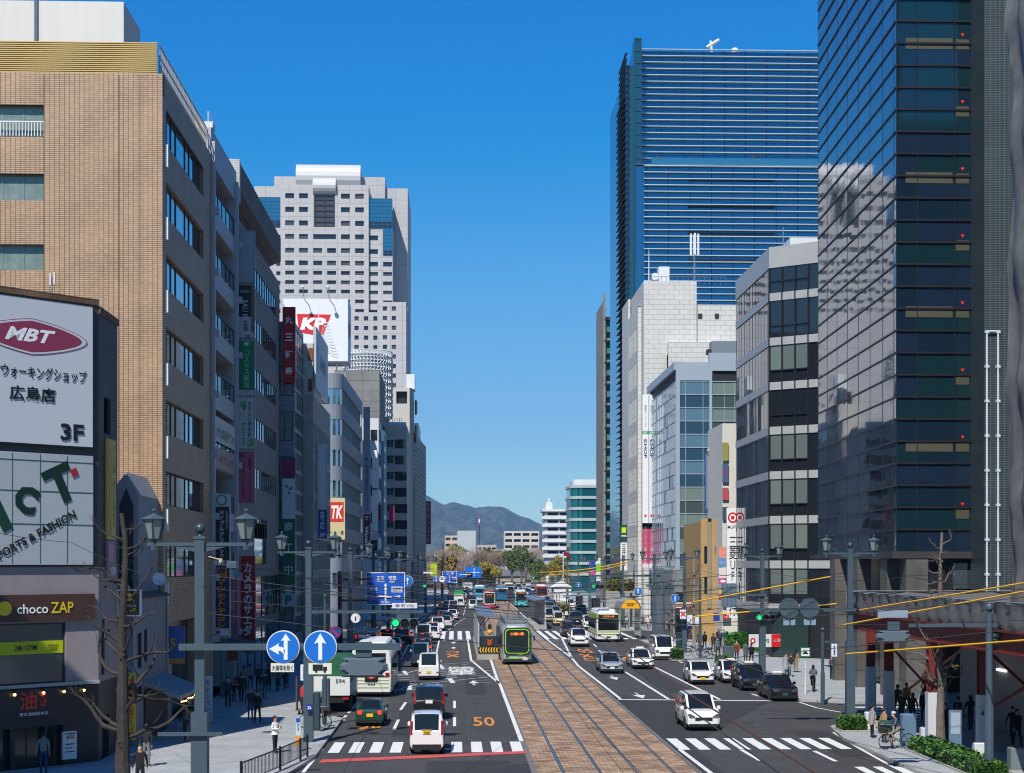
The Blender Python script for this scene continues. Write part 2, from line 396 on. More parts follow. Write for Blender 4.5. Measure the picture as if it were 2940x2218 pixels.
struct(b.build('tram_rails', [steel, groove]))
# painted markings
W = MB(); O = MB()
def gl_(pts, wd, B=W, z=.013):
    """painted line through photo points on the road"""
    q = [Vector(G(*p)) for p in pts]
    for a, c in zip(q, q[1:]):
        d = (c - a).normalized(); n = Vector((-d.y, d.x)) * wd / 2
        B.face([(*(a - n), z), (*(a + n), z), (*(c + n), z), (*(c - n), z)])
def zebra(xs, y0, y1, wd, B=W):
    for x in xs: B.face([(x - wd / 2, y0, .012), (x + wd / 2, y0, .012), (x + wd / 2, y1, .012), (x - wd / 2, y1, .012)])
zebra([.02 + .89 * k for k in range(-6, 4)], 68, 72, .49)
zebra([10.05 + .895 * k for k in range(9)], 68.6, 73, .5)
zebra([16.2 + .75 * k for k in range(7)], 56, 62.6, .38)
zebra([-7.2 + .95 * k for k in range(10)], 169, 190, .5)
zebra([9.9 + .95 * k for k in range(11)], 169, 190, .5)
for k in range(6): W.face([(22.5, 80.6 + 1.5 * k, .013), (29, 80.6 + 1.5 * k, .013), (29, 81.3 + 1.5 * k, .013), (22.5, 81.3 + 1.5 * k, .013)])
gl_([(1497, 2128), (1434.6, 1962.6), (1352.8, 1895.9), (1343, 1836)], .2)
gl_([(1352.8, 1896), (1409, 1894)], .2); gl_([(1409, 1894), (1431, 1962)], .2)
for i in range(8):
    y = 1901 + i * 8.0; gl_([(1358 + i * 9.6, y), (1411 + i * 2.5, y)], .14)
for i in range(9):
    y = 1906 + i * 6.5; gl_([(1345 + i * 9, y), (1326 + i * 4, y + 2.5)], .08)
for x in (0.0,):
    gl_([(1305, 2012), (1305, 2033)], .16); gl_([(1305, 2059), (1305, 2085)], .16)
gl_([(1165, 2016), (1150, 2038)], .16); gl_([(1144, 2066), (1131, 2094)], .16)
gl_([(1177, 1843), (1151, 1892)], .16); gl_([(1261, 1838), (1253, 1876)], .14); gl_([(1258, 1838), (1343, 1837)], .45)
for i in range(4): gl_([(988 + i * 12, 2060 - i * 13), (994 + i * 12, 2054 - i * 13)], .16)
for i in range(10): gl_([(1275 + i * 6.0 if i < 7 else 1317 + (i - 7) * 7, 1818 - i * 4.6), (1278 + i * 6.0 if i < 7 else 1320 + (i - 7) * 7, 1816 - i * 4.6)], .14)
for i in range(8): gl_([(1330.5 + i * 1.1, 1766 - i * 4.2), (1331.2 + i * 1.1, 1763.5 - i * 4.2)], .14)
gl_([(1197, 1792), (1254, 1742), (1300, 1716)], .16); gl_([(1467, 1733), (1503, 1766.7), (1545, 1810)], .18)
# hatched box in the left carriageway
gl_([(1128, 1985), (1180, 1967), (1410, 1942)], .1); gl_([(1135, 1940), (1265, 1907), (1365, 1900)], .1)
for i in range(8):
    y = 1940 + 6 * i; gl_([(1143 + i, y), (1188 + i * 2, y - 3)], .1); gl_([(1262 + i, 1912 + 5.5 * i), (1290 + i * 3.2, 1909 + 5 * i)], .1)
for i in range(5): gl_([(1152, 1968 + 4 * i), (1172, 1967 + 4 * i)], .1)
gl_([(1262, 1908), (1272, 1920)], .3); gl_([(1160, 1926), (1167, 1937)], .3); gl_([(1174, 1968), (1176, 1981)], .35); gl_([(1290, 1947), (1301, 1961)], .35)
# right carriageway
gl_([(1567, 1833), (1641.7, 1889), (1660, 1911), (1781, 2006)], .2); gl_([(1567, 1833), (1613.8, 1833), (1642, 1890)], .2)
for i in range(13): gl_([(1577 + i * 5.2, 1838 + i * 3.9), (1616 + i * 1.9, 1838 + i * 3.9)], .12)
gl_([(1775, 2008), (2215, 2012)], .4); gl_([(1794, 1928), (1919.5, 2007)], .2); gl_([(1880, 1915), (2066.9, 2008)], .2)
for a, c in (((1704, 1849), (1713, 1857)), ((1718, 1866), (1729, 1874)), ((1652, 1802), (1658, 1807)), ((1630, 1784), (1635, 1788)), ((1610, 1768), (1614, 1771))): gl_([a, c], .16)
for a, c in (((2158, 1991.7), (2179, 1999)), ((2110, 1971), (2126, 1978)), ((2051, 1944), (2070, 1953)), ((1940, 1893), (1960, 1903)), ((1845, 1838), (1895, 1868))): gl_([a, c], .18)
gl_([(1952, 2152), (2039, 2218), (2145, 2300)], .2); gl_([(2129, 2153), (2183, 2184)], .2); gl_([(2338, 2156), (2400, 2186)], .2)
gl_([(2295, 2016), (2345, 2032), (2420, 2046), (2520, 2062)], .15); gl_([(2393, 2103), (2470, 2150), (2560, 2200), (2700, 2270)], .15)
gl_([(915, 2122), (988, 2066)], .15); gl_([(925, 2150), (870, 2218)], .15)
def arrow(px, py, sx, away=True):
    x, y = G(px, py); s = 1 if away else -1
    for k in range(2): W.face([(x - .1, y - s * (1.2 + k * .9), .014), (x + .1, y - s * (1.2 + k * .9), .014), (x + .1, y - s * (.7 + k * .9), .014), (x - .1, y - s * (.7 + k * .9), .014)])
    W.face([(x - sx, y - s * .4, .014), (x + sx, y - s * .4, .014), (x, y + s * 2.0, .014)])
arrow(1360, 1960, .35); arrow(1302, 1845, .3); arrow(1302, 1860, .3); arrow(1763, 1946, .35, False); arrow(1836, 1997, .4, False); arrow(1250, 1790, .4)
struct(W.build('road_markings_white', white_p))
b = MB(); b.face([(*G(915, 2190), .014), (*G(925, 2181), .014), (*G(1510, 2156), .014), (*G(1510, 2163), .014)]); struct(b.build('road_marking_red_line', red_p))
def ground_text(s, px, py, wd, ln, mat, away=True, **k):
    x, y = G(px, py); o = bpy.data.objects.new('road_marking_lettering', textmesh(s, wd, ln, mat, **k)); col.objects.link(o)
    o.rotation_euler = (R(-90), 0, 0 if away else R(180)); o.location = (x, y, .011); return struct(o)
ground_text('50', 1389, 2071, 1.1, 4.6, orange_p, bold=.01); ground_text('50', 1068, 2078, 1.1, 5.5, orange_p, bold=.01)
ground_text('50', 1679, 1868, 1.25, 6.5, orange_p, False, bold=.01); ground_text('×', 1683, 1882, 1.0, 5.5, orange_p, False); ground_text('⊃', 1695, 1893, 1.1, 3.8, orange_p, False, bold=.01)
ground_text('×', 1798, 1886, 1.0, 5, orange_p, False, bold=.01); ground_text('⊃', 1806, 1896, 1.0, 3, orange_p, False, bold=.01)
ground_text('×', 1300, 1882, 1.1, 5, orange_p, bold=.01); ground_text('⊃', 1300, 1872, 1.2, 3.5, orange_p, bold=.01)
ground_text('路面電車', 1325, 1925, 2.2, 9, white_p, vert=True, bold=.01); ground_text('バス', 1237, 1775, 2.0, 9, white_p, vert=True)
MB_=MB().box(-5.9,-5.4,62.2,62.8,.0,.012).build('drain_cover', dark_m); struct(MB_)

# ---------------------------------------------------------------- buildings: left row
glass_d = M('dark_glass', (.012, .016, .02), .04, spec=.8)
glass_b = M('window_glass', (.10, .14, .17), .05, metal=.75, wavy=.006)
glass_s = M('sky_glass', (.36, .44, .50), .04, metal=.9, wavy=.003)
glass_c = M('curtained_glass', (.22, .28, .25), .15, metal=.15, noise=.3, ns=2)
glass_g = M('green_glass', (.02, .13, .13), .05, metal=.6, wavy=.004)
fr_d = M('frame_dark', '2b2622', .5); fr_w = M('frame_white', 'd5d7d6', .5); fr_a = M('frame_aluminium', '8f9496', .4, metal=.5)
# --- brown tiled building
S = 4500 / 78.0
T1 = thing('tiled_building', 'tall brown tiled building with striped yellow louvre crown, left of the white balcony building', 'building', (-14.5, 78, 0))
brown = TILE('brown_tile', 'bf9d7c', 'b08f70', '4c3e30', .24, .1, .012, 0, .5, noise=.09, bump=.3)
xa = XY(-330, 78) + 14.5 - 0; bx0 = -34.0
fr = []
for yt, yb in ((300, 392), (498, 575), (700, 775)):
    fr.append((bx0 * 0 + XY(-60, 78) - bx0, XY(126, 78) - bx0, ZT(yb, 60, 78), ZT(yt, 60, 78)))
fr += [(a - 7.2, b - 7.2, c, d) for a, b, c, d in fr]
st = []
for k in range(7): st.append((.9, 12.6, 29.2 - 3.62 * k, 30.9 - 3.62 * k))
st.append((2.6, 10.5, .15, 5.2))
block(T1, bx0, -14.5, 78, 93.2, 0, 32.4, brown, fr, [], 1, .35, glass_c, fr_a, (3, 1), par=1.0)
KB = MB()
# the street face is rebuilt with deep band windows that step back at their far end
for c in list(T1.children):
    if c.name.startswith('wall'): bpy.data.objects.remove(c)
B = MB(); facade(B, (bx0, 78), (-14.5, 78), 0, 32.4, fr, .35); facade(B, (-14.5, 78), (-14.5, 93.2), 0, 32.4, st, .55)
B.face([(-14.5, 93.2, 0), (bx0, 93.2, 0), (bx0, 93.2, 32.4), (-14.5, 93.2, 32.4)]); B.face([(bx0, 93.2, 0), (bx0, 78, 0), (bx0, 78, 32.4), (bx0, 93.2, 32.4)])
B.box(bx0, -14.5, 78.003, 78.3, 31.3, 32.39); B.build('wall', brown, T1, True)
windows(T1, (-14.5, 78), (-14.5, 93.2), [(a, a + .95, z0, z1) for (_, _, z0, z1) in st[:7] for a in (1.0,)] + [(a, b2, z0, z1) for (_, _, z0, z1) in st[:7] for a, b2 in ((1.95, 3.2), (3.2, 4.6), (4.6, 7.4), (7.4, 8.7), (8.7, 10.2))], .22, glass_s, fr_d, (1, 1), .07)
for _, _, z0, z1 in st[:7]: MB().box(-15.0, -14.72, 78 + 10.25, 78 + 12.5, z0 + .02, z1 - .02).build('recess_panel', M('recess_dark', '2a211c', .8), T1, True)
b = MB()
for k in range(16): b.box(bx0, XY(450, 78), 78.1, 78.2, 32.42 + k * .1, 32.47 + k * .1)
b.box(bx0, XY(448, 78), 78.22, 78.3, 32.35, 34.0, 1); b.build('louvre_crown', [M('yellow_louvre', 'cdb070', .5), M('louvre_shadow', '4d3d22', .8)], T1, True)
b = MB()
for k in range(38): b.tube([(-14.75, 78.4 + k * .4, 32.4), (-14.75, 78.8 + k * .4, 34)], .03, 4)
for z in (32.9, 33.4, 33.95): b.tube([(-14.75, 78.4, z), (-14.75, 93, z)], .03, 4)
b.build('roof_railing', M('lattice_grey', '9b9489', .5), T1, True)
for px in (126, 342, 402): MB().box(XY(px, 78) - .012, XY(px, 78) + .012, 77.985, 78, 0, 32.3).build('joint_groove', fr_d, T1, True)
b = MB(); xr = XY(355, 83); b.box(bx0, xr, 83, 87.3, 32.3, 37.7); b.build('roof_house', M('white_render', 'd6d1c8', .8, streak=.06, ns=3), T1, True)
b = MB(); c0 = (XY(280, 82.7), 82.6)
for i in range(9):
    a0 = math.pi + math.pi * i / 8; b.tube([(c0[0] + .45 * math.cos(a0), c0[1] + .35 * math.sin(a0), z) for z in (32.5, 34.2)] , .018, 4) if i % 2 == 0 else None
for z in (32.9, 33.6, 34.2, 35.3): b.tube([(c0[0] + .5 * math.cos(math.pi + math.pi * i / 8), c0[1] + .4 * math.sin(math.pi + math.pi * i / 8), z) for i in range(9)], .02, 4)
b.tube([(c0[0] - .25, 82.9, 32.4), (c0[0] - .25, 82.9, 35.4)], .025, 4); b.tube([(c0[0] + .25, 82.9, 32.4), (c0[0] + .25, 82.9, 35.4)], .025, 4)
b.build('caged_ladder', fr_a, T1, True)
b = MB(); b.box(c0[0] - .55, c0[0] + .55, 82.96, 83.05, 33.0, 34.6); b.build('louvre_door', M('rust_grey', '6a655c', .8), T1, True)
b = MB(); b.tube([(XY(101, 82.8), 82.8, 34.1), (XY(101, 82.8), 82.8, 39)], .06, 6); b.build('mast', fr_a, T1, True)
for _, _, z0, z1 in st[:7]: MB().box(-14.47, -14.3, 78.35, 78.6, z0 - 1.3, z0 - .2).build('wall_light', M('lamp_white', 'dcdcd6', .4), T1, True)
b = MB(); zb = ZT(392, 60, 78)
for i in range(22): x = XY(-60, 78) + (XY(126, 78) - XY(-60, 78)) * i / 21; b.box(x - .02, x + .02, 77.99, 78.03, zb + .05, zb + .75)
b.box(XY(-60, 78), XY(126, 78), 77.98, 78.04, zb + .72, zb + .78); b.build('balcony_rail', fr_w, T1, True)
for k, (u0, u1) in enumerate(((2.7, 6.4), (6.5, 10.4))): pass
b = MB(); b.box(-15.2, -15.05, 80.6, 88.5, .15, 5.2); b.build('shopfront', M('shop_dark', (.02, .022, .026), .15), T1, True)

# --- corner building with the shoe shop and gym (45 degree corner face)
P0 = Vector((-18.2, 60.8)); P1 = Vector((-14.57, 64.43)); dd = (P1 - P0).normalized(); LC = (P1 - P0).length
T2 = thing('corner_shop_building', 'three storey corner building with walking shop, gym and noodle bar behind the bare tree', 'building', (-14.57, 64.43, 0))
grey_t = TILE('dark_grey_tile', '4a4a4d', '434347', '2b2b2d', .2, .1, .012, 0, .6, noise=.25)
pink_c = M('pinkish_render', '968b8b', .85, noise=.12, ns=1.5)
B = MB(); facade(B, P0, P1, 8.05, 18.7, [], .1); facade(B, (-30, 60.8), P0, 8.05, 18.7, []); facade(B, P1, (-14.57, 68), 8.05, 18.4, [(1.0, 2.2, 13.6, 15.1)], .15)
B.face([(-14.57, 68, 0), (-30, 68, 0), (-30, 68, 18.7), (-14.57, 68, 18.7)])
B.face([(-30, 60.8, 18.7), (*P0, 18.7), (*P1, 18.7), (-14.57, 68, 18.7), (-30, 68, 18.7)]); B.build('upper_wall', grey_t, T2, True)
B = MB(); ngym = [(.0, 3.62, 3.45, 5.85)]; facade(B, P0, P1, 3.35, 8.05, ngym, .12); facade(B, (-30, 60.8), P0, 3.35, 8.05, []); facade(B, P1, (-14.57, 68), 3.35, 8.05, [(.5, 1.2, 3.6, 5.9)], .12)
B.build('gym_wall', pink_c, T2, True)
windows(T2, P0, P1, ngym, .12, M('gym_glass', (.035, .05, .055), .08, spec=.9), fr_d, (1, 1), .06); windows(T2, P1, (-14.57, 68), [(.5, 1.2, 3.6, 5.9)], .12, glass_s, fr_d, (1, 1))
B = MB(); facade(B, P0, P1, 0, 3.35, [(.3, 1.2, .15, 1.75), (1.4, 2.7, .15, 1.75), (2.8, 3.5, .15, 1.75)], .3); facade(B, (-30, 60.8), P0, 0, 3.35, []); facade(B, P1, (-14.57, 68), 0, 3.35, [(.7, 1.9, .15, 1.9)], .3)
B.build('lower_wall', TILE('dark_brick', '2b2a33', '24232b', '1c1b20', .22, .07, .01, .5, .5, noise=.2), T2, True)
windows(T2, P0, P1, [(.3, 1.2, .15, 1.75), (1.4, 2.7, .15, 1.75), (2.8, 3.5, .15, 1.75)], .3, M('noodle_glass', (.05, .04, .03), .1), fr_d, (2, 1))
b = MB(); rr_ = math.atan2(dd.y, dd.x); q = P0 + dd * 2.4
nn_ = Vector((dd.y, -dd.x))
def onC(u, out=.0): v = P0 + dd * u + nn_ * out; return v.x, v.y
B = MB(); a_, c_ = onC(0, .05), onC(LC, .05); B.prism([a_, c_, onC(LC, -.1), onC(0, -.1)], 18.7, 18.95); B.prism([(-14.5, 64.45), (-14.5, 68), (-14.8, 68), (-14.8, 64.45)], 18.4, 18.68); B.build('parapet_tiles', TILE('rusty_tile', '8a5a2a', '6b6258', '3a3028', .12, .3, .015, 0, .8, noise=.5), T2, True)
B = MB(); B.prism([onC(0, .1), onC(LC, .1), onC(LC, -.02), onC(0, -.02)], 3.32, 3.45); B.build('sill_band', M('pale_sill', 'a9a6a2', .7), T2, True)
def csign(label, u, z, w_, h_, bgc, texts, out=.12, **k):
    x, y = onC(u, out); return sign(label, x, y, z, w_, h_, rr_, bgc, texts, **k)
csign('white walking shop board with maroon oval logo on the corner building', 2.42, 15.75, 4.75, 5.75, 'c9ced1', [
    ('p', 0, 0, [(-.35 + 2.45 * math.cos(a), 1.35 + (.72 * math.sin(a)) * (1 - .35 * abs(math.cos(a)))) for a in [2 * math.pi * i / 32 for i in range(32)]], 0, '8c3450'), ('p', 0, 0, [(-.35 + 2.4 * math.cos(a), 1.35 + (.69 * math.sin(a)) * (1 - .35 * abs(math.cos(a)))) for a in [2 * math.pi * i / 32 for i in range(32)]], 0, 'c9ced1'), ('p', 0, 0, [(-.35 + 2.2 * math.cos(a), 1.35 + (.62 * math.sin(a)) * (1 - .35 * abs(math.cos(a)))) for a in [2 * math.pi * i / 32 for i in range(32)]], 0, '8c3450'),
    ('MBT', -.45, 1.4, 2.2, .52, 'w', {'bold': .035, 'shear': .35}), ('BTウォーキングショップ', -.05, -.05, 4.2, .5, 'k', {'bold': .012}),
    ('広島店', -.35, -.9, 2.0, .58, 'k', {'bold': .02}), ('3F', 1.4, -2.3, 1.05, .68, 'k', {'bold': .03})], out=.1, frame='k')
b = csign('white gridded panel with big green letters below the walking shop board', 2.42, 10.35, 4.75, 4.4, 'acb3b6', [
    ('#', -1.2, 0, .03, 4.3, '1d5a46'), ('#', 0, 0, .03, 4.3, '1d5a46'), ('#', 1.2, 0, .03, 4.3, '1d5a46'), ('#', 0, 1.9, 4.7, .03, '1d5a46'), ('#', 0, .7, 4.7, .03, '1d5a46'), ('#', 0, -.6, 4.7, .03, '1d5a46'),
    ('C', -.62, .35, 1.0, 1.1, '082a1e', {'bold': .06, 'tilt': R(20)}), ('T', .9, 1.0, 1.3, 1.5, '082a1e', {'bold': .05, 'tilt': R(-25)}), ('I', -1.95, .2, .45, 2.4, '0c3a2a', {'bold': .05, 'tilt': R(-28)}),
    ('▲', -2.15, -.5, .45, 1.9, 'a01c28'), ('■', 1.5, 1.5, .3, .3, 'a01c28', {'tilt': R(-25)}), ('SPORTS & FASHION', -.25, -1.05, 4.0, .34, 'k', {'bold': .03, 'tilt': R(-27)})], out=.08)
csign('brown wood gym fascia with yellow and white lettering', 2.42, 6.45, 4.9, 1.05, '4b3128', [
    ('o', -1.55, 0, .62, .56, 'e8c91a'), ('choco', -.35, -.03, 1.35, .38, 'w', {'bold': .01}), ('ZAP', .95, 0, 1.0, .44, 'e8c91a', {'bold': .01})], out=.1, t=.12)
sign('small square gym sign projecting beside the bare tree', -14.1, 68.2, 6.5, .95, 1.1, 0, '4b3128', [('o', .0, .25, .34, .34, 'e8c91a'), ('choco', 0, -.1, .6, .16, 'w'), ('ZAP', 0, -.32, .6, .18, 'e8c91a')], t=.15, frame='w')
csign('yellow window band reading 24h gym on the gym glass', 1.8, 4.88, 3.55, .5, 'b9c400', [('24h GYM', .1, 0, .95, .22, 'k', {'bold': .012}), ('choco\nZAP', 1.3, 0, .45, .3, '3c4010'), ('choco\nZAP', -1.3, 0, .45, .3, '3c4010')], out=-.08, t=.02)
T = csign('dark noodle bar fascia with red neon characters and bulbs', 2.42, 2.72, 4.9, 1.1, '1c1b20', [('油', -.55, .1, .75, .72, 'd8301c', {'bold': .02}), ('そば', .12, .12, .28, .6, 'd8301c', {'vert': True, 'bold': .02}), ('東京油組総本店', -.3, -.42, 1.25, .14, 'w')], out=.1)
csign('white lit noodle menu board standing at the bar door', 3.45, .98, .62, 1.1, 'd8d8d8', [('油そば', 0, .33, .35, .16, 'r', {'bold': .02}), ('東京油組総本店', 0, .47, .5, .07, 'k'), ('#', 0, .05, .4, .05, '555555'), ('#', -.05, -.1, .3, .04, '555555'), ('#', 0, -.25, .4, .04, '555555')], out=.55, cat='menu board')
for i, u in enumerate((.35, 1.25, 2.5, 3.4, 4.3)):
    x, y = onC(u, .26); t = thing('wall_lamp', 'small glowing bulb number %s from the street corner along the noodle bar fascia' % ('five', 'four', 'three', 'two', 'one')[i], 'lamp', (x, y, 3.15), group='bulbs along the noodle bar fascia')
    MB().lathe([(.05, 0), (.07, .04), (.03, .14)], (0, 0, 0), 8).build('socket', fr_d, t); MB().ball((0, 0, -.05), .06, 8).build('bulb', M('bulb', 'ffc070', .4, emit=5), t)
sign('tall yellow cafe strip sign on the side of the corner building', -14.5, 66.35, 11.3, 1.6, 4.2, R(90), 'b9a93a', [('インカ', .35, 1.3, .3, 1.2, 'k', {'vert': 1}), ('ダンスタジオ', .35, -.6, .28, 2.0, '6a4a20', {'vert': 1}), ('#', -.25, 0, .5, 3.9, 'c48a3a')], t=.1)
sign('pink and grey poster strip below the yellow cafe strip', -14.5, 66.35, 8.35, 1.6, 1.6, R(90), '77707c', [('#', -.1, .3, .9, .7, 'c07a92'), ('居酒屋', .15, -.45, 1.0, .35, 'w')], t=.1)
b = thing('roof_antenna', 'twin pole antenna on the roof of the corner building', 'antenna', (XY(150, 66), 66, 18.7))
MB().tube([(0, 0, 0), (0, 0, 1.4)], .025).tube([(-.45, 0, 0), (.02, 0, 1.0)], .02).build('mast', fr_a, b); MB().box(-.1, -.04, -.05, .05, 1.1, 1.6).box(.06, .12, -.05, .05, 1.15, 1.65).build('panels', fr_w, b)
# building that shades the corner (just outside the frame)
T = thing('office_block', 'plain grey office block at the near left edge', 'building', (-28, 30, 0)); MB().box(-42, -21.5, 26, 44, 0, 29).build('wall', M('off_grey', '8a8a88', .9), T, True)
T = thing('office_block', 'tall dark office block behind the viewpoint, mirrored in the glass tower', 'building', (70, -50, 0)); MB().box(46, 100, -70, -40, 0, 72).build('wall', TILE('dark_office', '2c3438', '20282c', '585c58', 3, 3.6, .3, 0, .4), T, True)

# --- arched stone house, grey house behind the tree
T = thing('arched_stone_house', 'narrow grey stone house with pointed arch recess beside the tiled building', 'building', (-14.6, 68.4, 0))
ar = MB(); xl, xr_ = XY(322, 73.0), XY(397, 73.0)
zt = ZT(1355, 360, 73); zs = ZT(1420, 380, 73)
ar.prisma([(xl, 0), (xr_, 0), (xr_, zs), ((xl + xr_) / 2 + .05, zt), (xl, zs + .2)], 73, 77.8, 'y'); ar.build('wall', M('stone_grey', '94969a', .8, noise=.12), T, True)
ar = MB(); ar.prisma([(xl + .35, 6.6), (xr_ - .22, 6.6), (xr_ - .22, zs - .5), ((xl + xr_) / 2 + .05, zt - .75), (xl + .35, zs - .5)], 72.96, 73.05, 'y'); ar.build('arch_recess', M('arch_dark', (.03, .032, .036), .6), T, True)
T = thing('grey_house', 'two storey grey boarded house with satellite dish in front of the tiled building', 'building', (-14.2, 69.5, 0))
bd = M('grey_boards', '83868c', .7, streak=.1, ns=6); sr = [(.9, 1.9, 3.5, 5.1), (2.4, 3.2, 3.7, 5.2), (.9, 2.0, 2.2, 2.7)]
B = MB(); facade(B, (-20, 69.5), (-14.2, 69.5), 0, 6.6, []); facade(B, (-14.2, 69.5), (-14.2, 77.6), 0, 6.6, sr, .12)
B.face([(-20, 69.5, 6.6), (-14.2, 69.5, 6.6), (-14.2, 77.6, 6.6), (-20, 77.6, 6.6)]); B.build('wall', bd, T, True)
windows(T, (-14.2, 69.5), (-14.2, 77.6), sr, .1, glass_d, fr_d, (2, 1))
b = MB(); b.face([(-19.8, 69.7, 8.3), (-14.0, 69.7, 6.7), (-14.0, 77.7, 6.7), (-19.8, 77.7, 8.3)]); b.prisma([(-19.8, 6.6), (-14.1, 6.6), (-14.1, 6.68), (-19.8, 8.25)], 69.6, 77.6, 'y'); b.build('roof', M('corrugated_roof', '6f5f52', .8, noise=.3, ns=3), T, True)
b = MB(); b.tube([(-14.15, 77.3, 6.5), (-14.1, 77.3, .2)], .05); b.build('drainpipe', fr_a, T, True)
T = thing('satellite_dish', 'white satellite dish on the grey house roof', 'satellite dish', (XY(457, 76), 76, 6.8))
MB().tube([(0, 0, 0), (0, 0, .45)], .025).build('pole', fr_d, T); d_ = MB(); d_.lathe([(.03, .0), (.2, .03), (.32, .09), (.325, .1), (.2, .045), (.01, .02)], (0, 0, 0), 20); d_ = d_.build('dish', M('dish_white', 'e0e0de', .4), T); d_.rotation_euler = (R(70), 0, R(20)); d_.location = (0, -.05, .62)
MB().tube([(0, 0, .4), (.1, -.35, .45)], .015).build('feed_arm', fr_d, T)
T = thing('shop_awning', 'pale fabric awning with string lights on the grey house front', 'awning', (-14.1, 73.5, 0))
b = MB(); b.face([(-14.15, 71.5, 2.9), (-12.5, 71.5, 2.2), (-12.5, 77, 2.2), (-14.15, 77, 2.9)]); b.face([(-12.5, 71.5, 2.2), (-12.5, 71.5, 2.0), (-12.5, 77, 2.0), (-12.5, 77, 2.2)]); b.face([(-14.15, 71.5, 2.9), (-14.15, 71.5, 2.7), (-12.5, 71.5, 2.0), (-12.5, 71.5, 2.2)]); b.build('canopy', M('awning_grey', '8b8d90', .8), T, True)
b = MB(); [b.ball((-12.45, 71.6 + .6 * i, 1.93 - .03 * (i % 3)), .045, 6) for i in range(10)]; b.build('string_lights', M('bulb', 'ffc070', .4, emit=5), T, True)
MB().box(-14.3, -14.1, 71.8, 76.8, .15, 2.4).build('shop_shutter', M('shop_brown', '3a2620', .6, noise=.3, ns=3), T, True)
sign('tall yellow and black banner sign beside the noodle bar door', -14.1, 68.5, 2.0, .42, 2.9, R(20), 'c9a91c', [('本格中華そば', 0, .0, .26, 2.5, 'r', {'vert': 1})], t=.06)
sign('blue and orange panel sign on the tiled building ground floor', -14.2, 79.4, 4.1, 1.1, 1.9, 0, '3f62a8', [('65', -.2, .1, .6, .5, 'e0c040', {'bold': .02}), ('#', 0, -.8, 1.08, .25, 'c8923c')])
sign('slender white vertical banner leaning at the pavement shops', -12.6, 80, 1.3, .5, 2.4, R(10), 'b8bcc4', [('キャンペーン', 0, 0, .25, 2.0, '203c80', {'vert': 1})], t=.03)
for i, (px, py) in enumerate(((1290, 2150), (1180, 2120), (2150, 2075), (1985, 2010), (1640, 1960), (770, 2110))):
    x, y = G(px, py); z = .15 if i == 5 else 0; MBm = MB(); MBm.lathe([(.32, z), (.32, z + .006)], (x, y, 0), 16); struct(MBm.build('manhole_cover', dark_m))
# ---------------------------------------------------------------- helpers for faces
def fbox(B, p0, p1, u0, u1, v0, v1, q0=-.02, q1=.05, m=0):
    """box lying on the face p0->p1: u along, v up, q outwards"""
    a = Vector(p0[:2]); c = Vector(p1[:2]); d = (c - a).normalized(); n = Vector((d.y, -d.x))
    B.prism([tuple(a + d * u0 + n * q1), tuple(a + d * u1 + n * q1), tuple(a + d * u1 + n * q0), tuple(a + d * u0 + n * q0)], v0, v1, m)
def FX(px, Y, x0): return XY(px, Y) - x0
conc_g = TILE('grey_concrete_tile', '8e8b86', '84817c', '6a6763', .45, .15, .01, .5, .8, noise=.1)
white_t = M('white_panel', 'cfcfcb', .6, streak=.05, ns=2)
# --- white balcony building
X0 = -14.5
T = thing('balcony_office_building', 'narrow white office building with open balconies and glass rails beside the tiled building', 'building', (X0, 93.3, 0))
tops = [32.0 - 3.62 * k for k in range(8)]
st = [(.9, 9.6, t - 2.5, t) for t in tops] + [(.6, 9.9, .15, 4.0)]
B = MB(); facade(B, (-32, 93.3), (X0, 93.3), 0, 34, []); facade(B, (X0, 93.3), (X0, 104), 0, 34, st, 1.5); B.face([(X0, 104, 0), (-32, 104, 0), (-32, 104, 34), (X0, 104, 34)])
B.face([(-32, 93.3, 34), (X0, 93.3, 34), (X0, 104, 34), (-32, 104, 34)]); B.build('wall', M('pale_blue_grey_panel', 'a9aeb4', .5, noise=.06, ns=1), T, True)
for k, t in enumerate(tops):
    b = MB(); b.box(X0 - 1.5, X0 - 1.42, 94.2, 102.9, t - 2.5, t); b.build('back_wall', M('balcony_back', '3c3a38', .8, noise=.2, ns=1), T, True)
    for a in (95.4, 98.6): MB().box(X0 - 1.4, X0 - 1.36, a, a + 2.4, t - 2.4, t - .5).build('window', glass_d, T, True)
    b = MB(); b.box(X0 - .06, X0 - .03, 94.25, 102.85, t - 2.5, t - 1.45); b.build('glass_rail', M('rail_glass', (.08, .11, .13), .08, metal=.5), T, True)
    b = MB(); b.box(X0 - .1, X0 + .02, 94.2, 102.9, t - 1.45, t - 1.38)
    for i in range(6): b.box(X0 - .12, X0 + .0, 94.3 + 1.7 * i, 94.36 + 1.7 * i, t - 2.5, t - 1.45)
    b.build('rail_frame', fr_d, T, True)
for a in (93.32, 103.2):
    b = MB(); b.box(X0 + .02, X0 + .22, a, a + .35, 4, 33.2)
    for t in tops: b.box(X0 + .0, X0 + .45, a - .02, a + .37, t - 3.1, t - 2.7)
    b.build('column', M('pale_blue_grey_panel'), T, True)
b = MB(); b.box(-16, X0 + .1, 93.3, 94.2, 34, 34.35); b.tube([(X0 - .2, 93.5, 34.3), (X0 - .2, 93.5, 35)], .03).tube([(X0 - .2, 93.5, 35), (X0 - .2, 96, 35)], .03); b.build('parapet', fr_w, T, True)
sign('long white clinic name board on the balcony building, fourth floor', X0 + .08, 98.5, 16.3, 8.4, 1.5, R(90), 'b6b8b8', [('もりた心療内科クリニック', 0, -.15, 7.6, .7, '6f7674', {'bold': .01})], t=.06)
sign('pink board under the white clinic name board', X0 + .08, 98.5, 14.6, 8.4, 1.3, R(90), '8f6f7a', [('HBCクリニック', 0, 0, 6, .6, '6a3048')], t=.06)
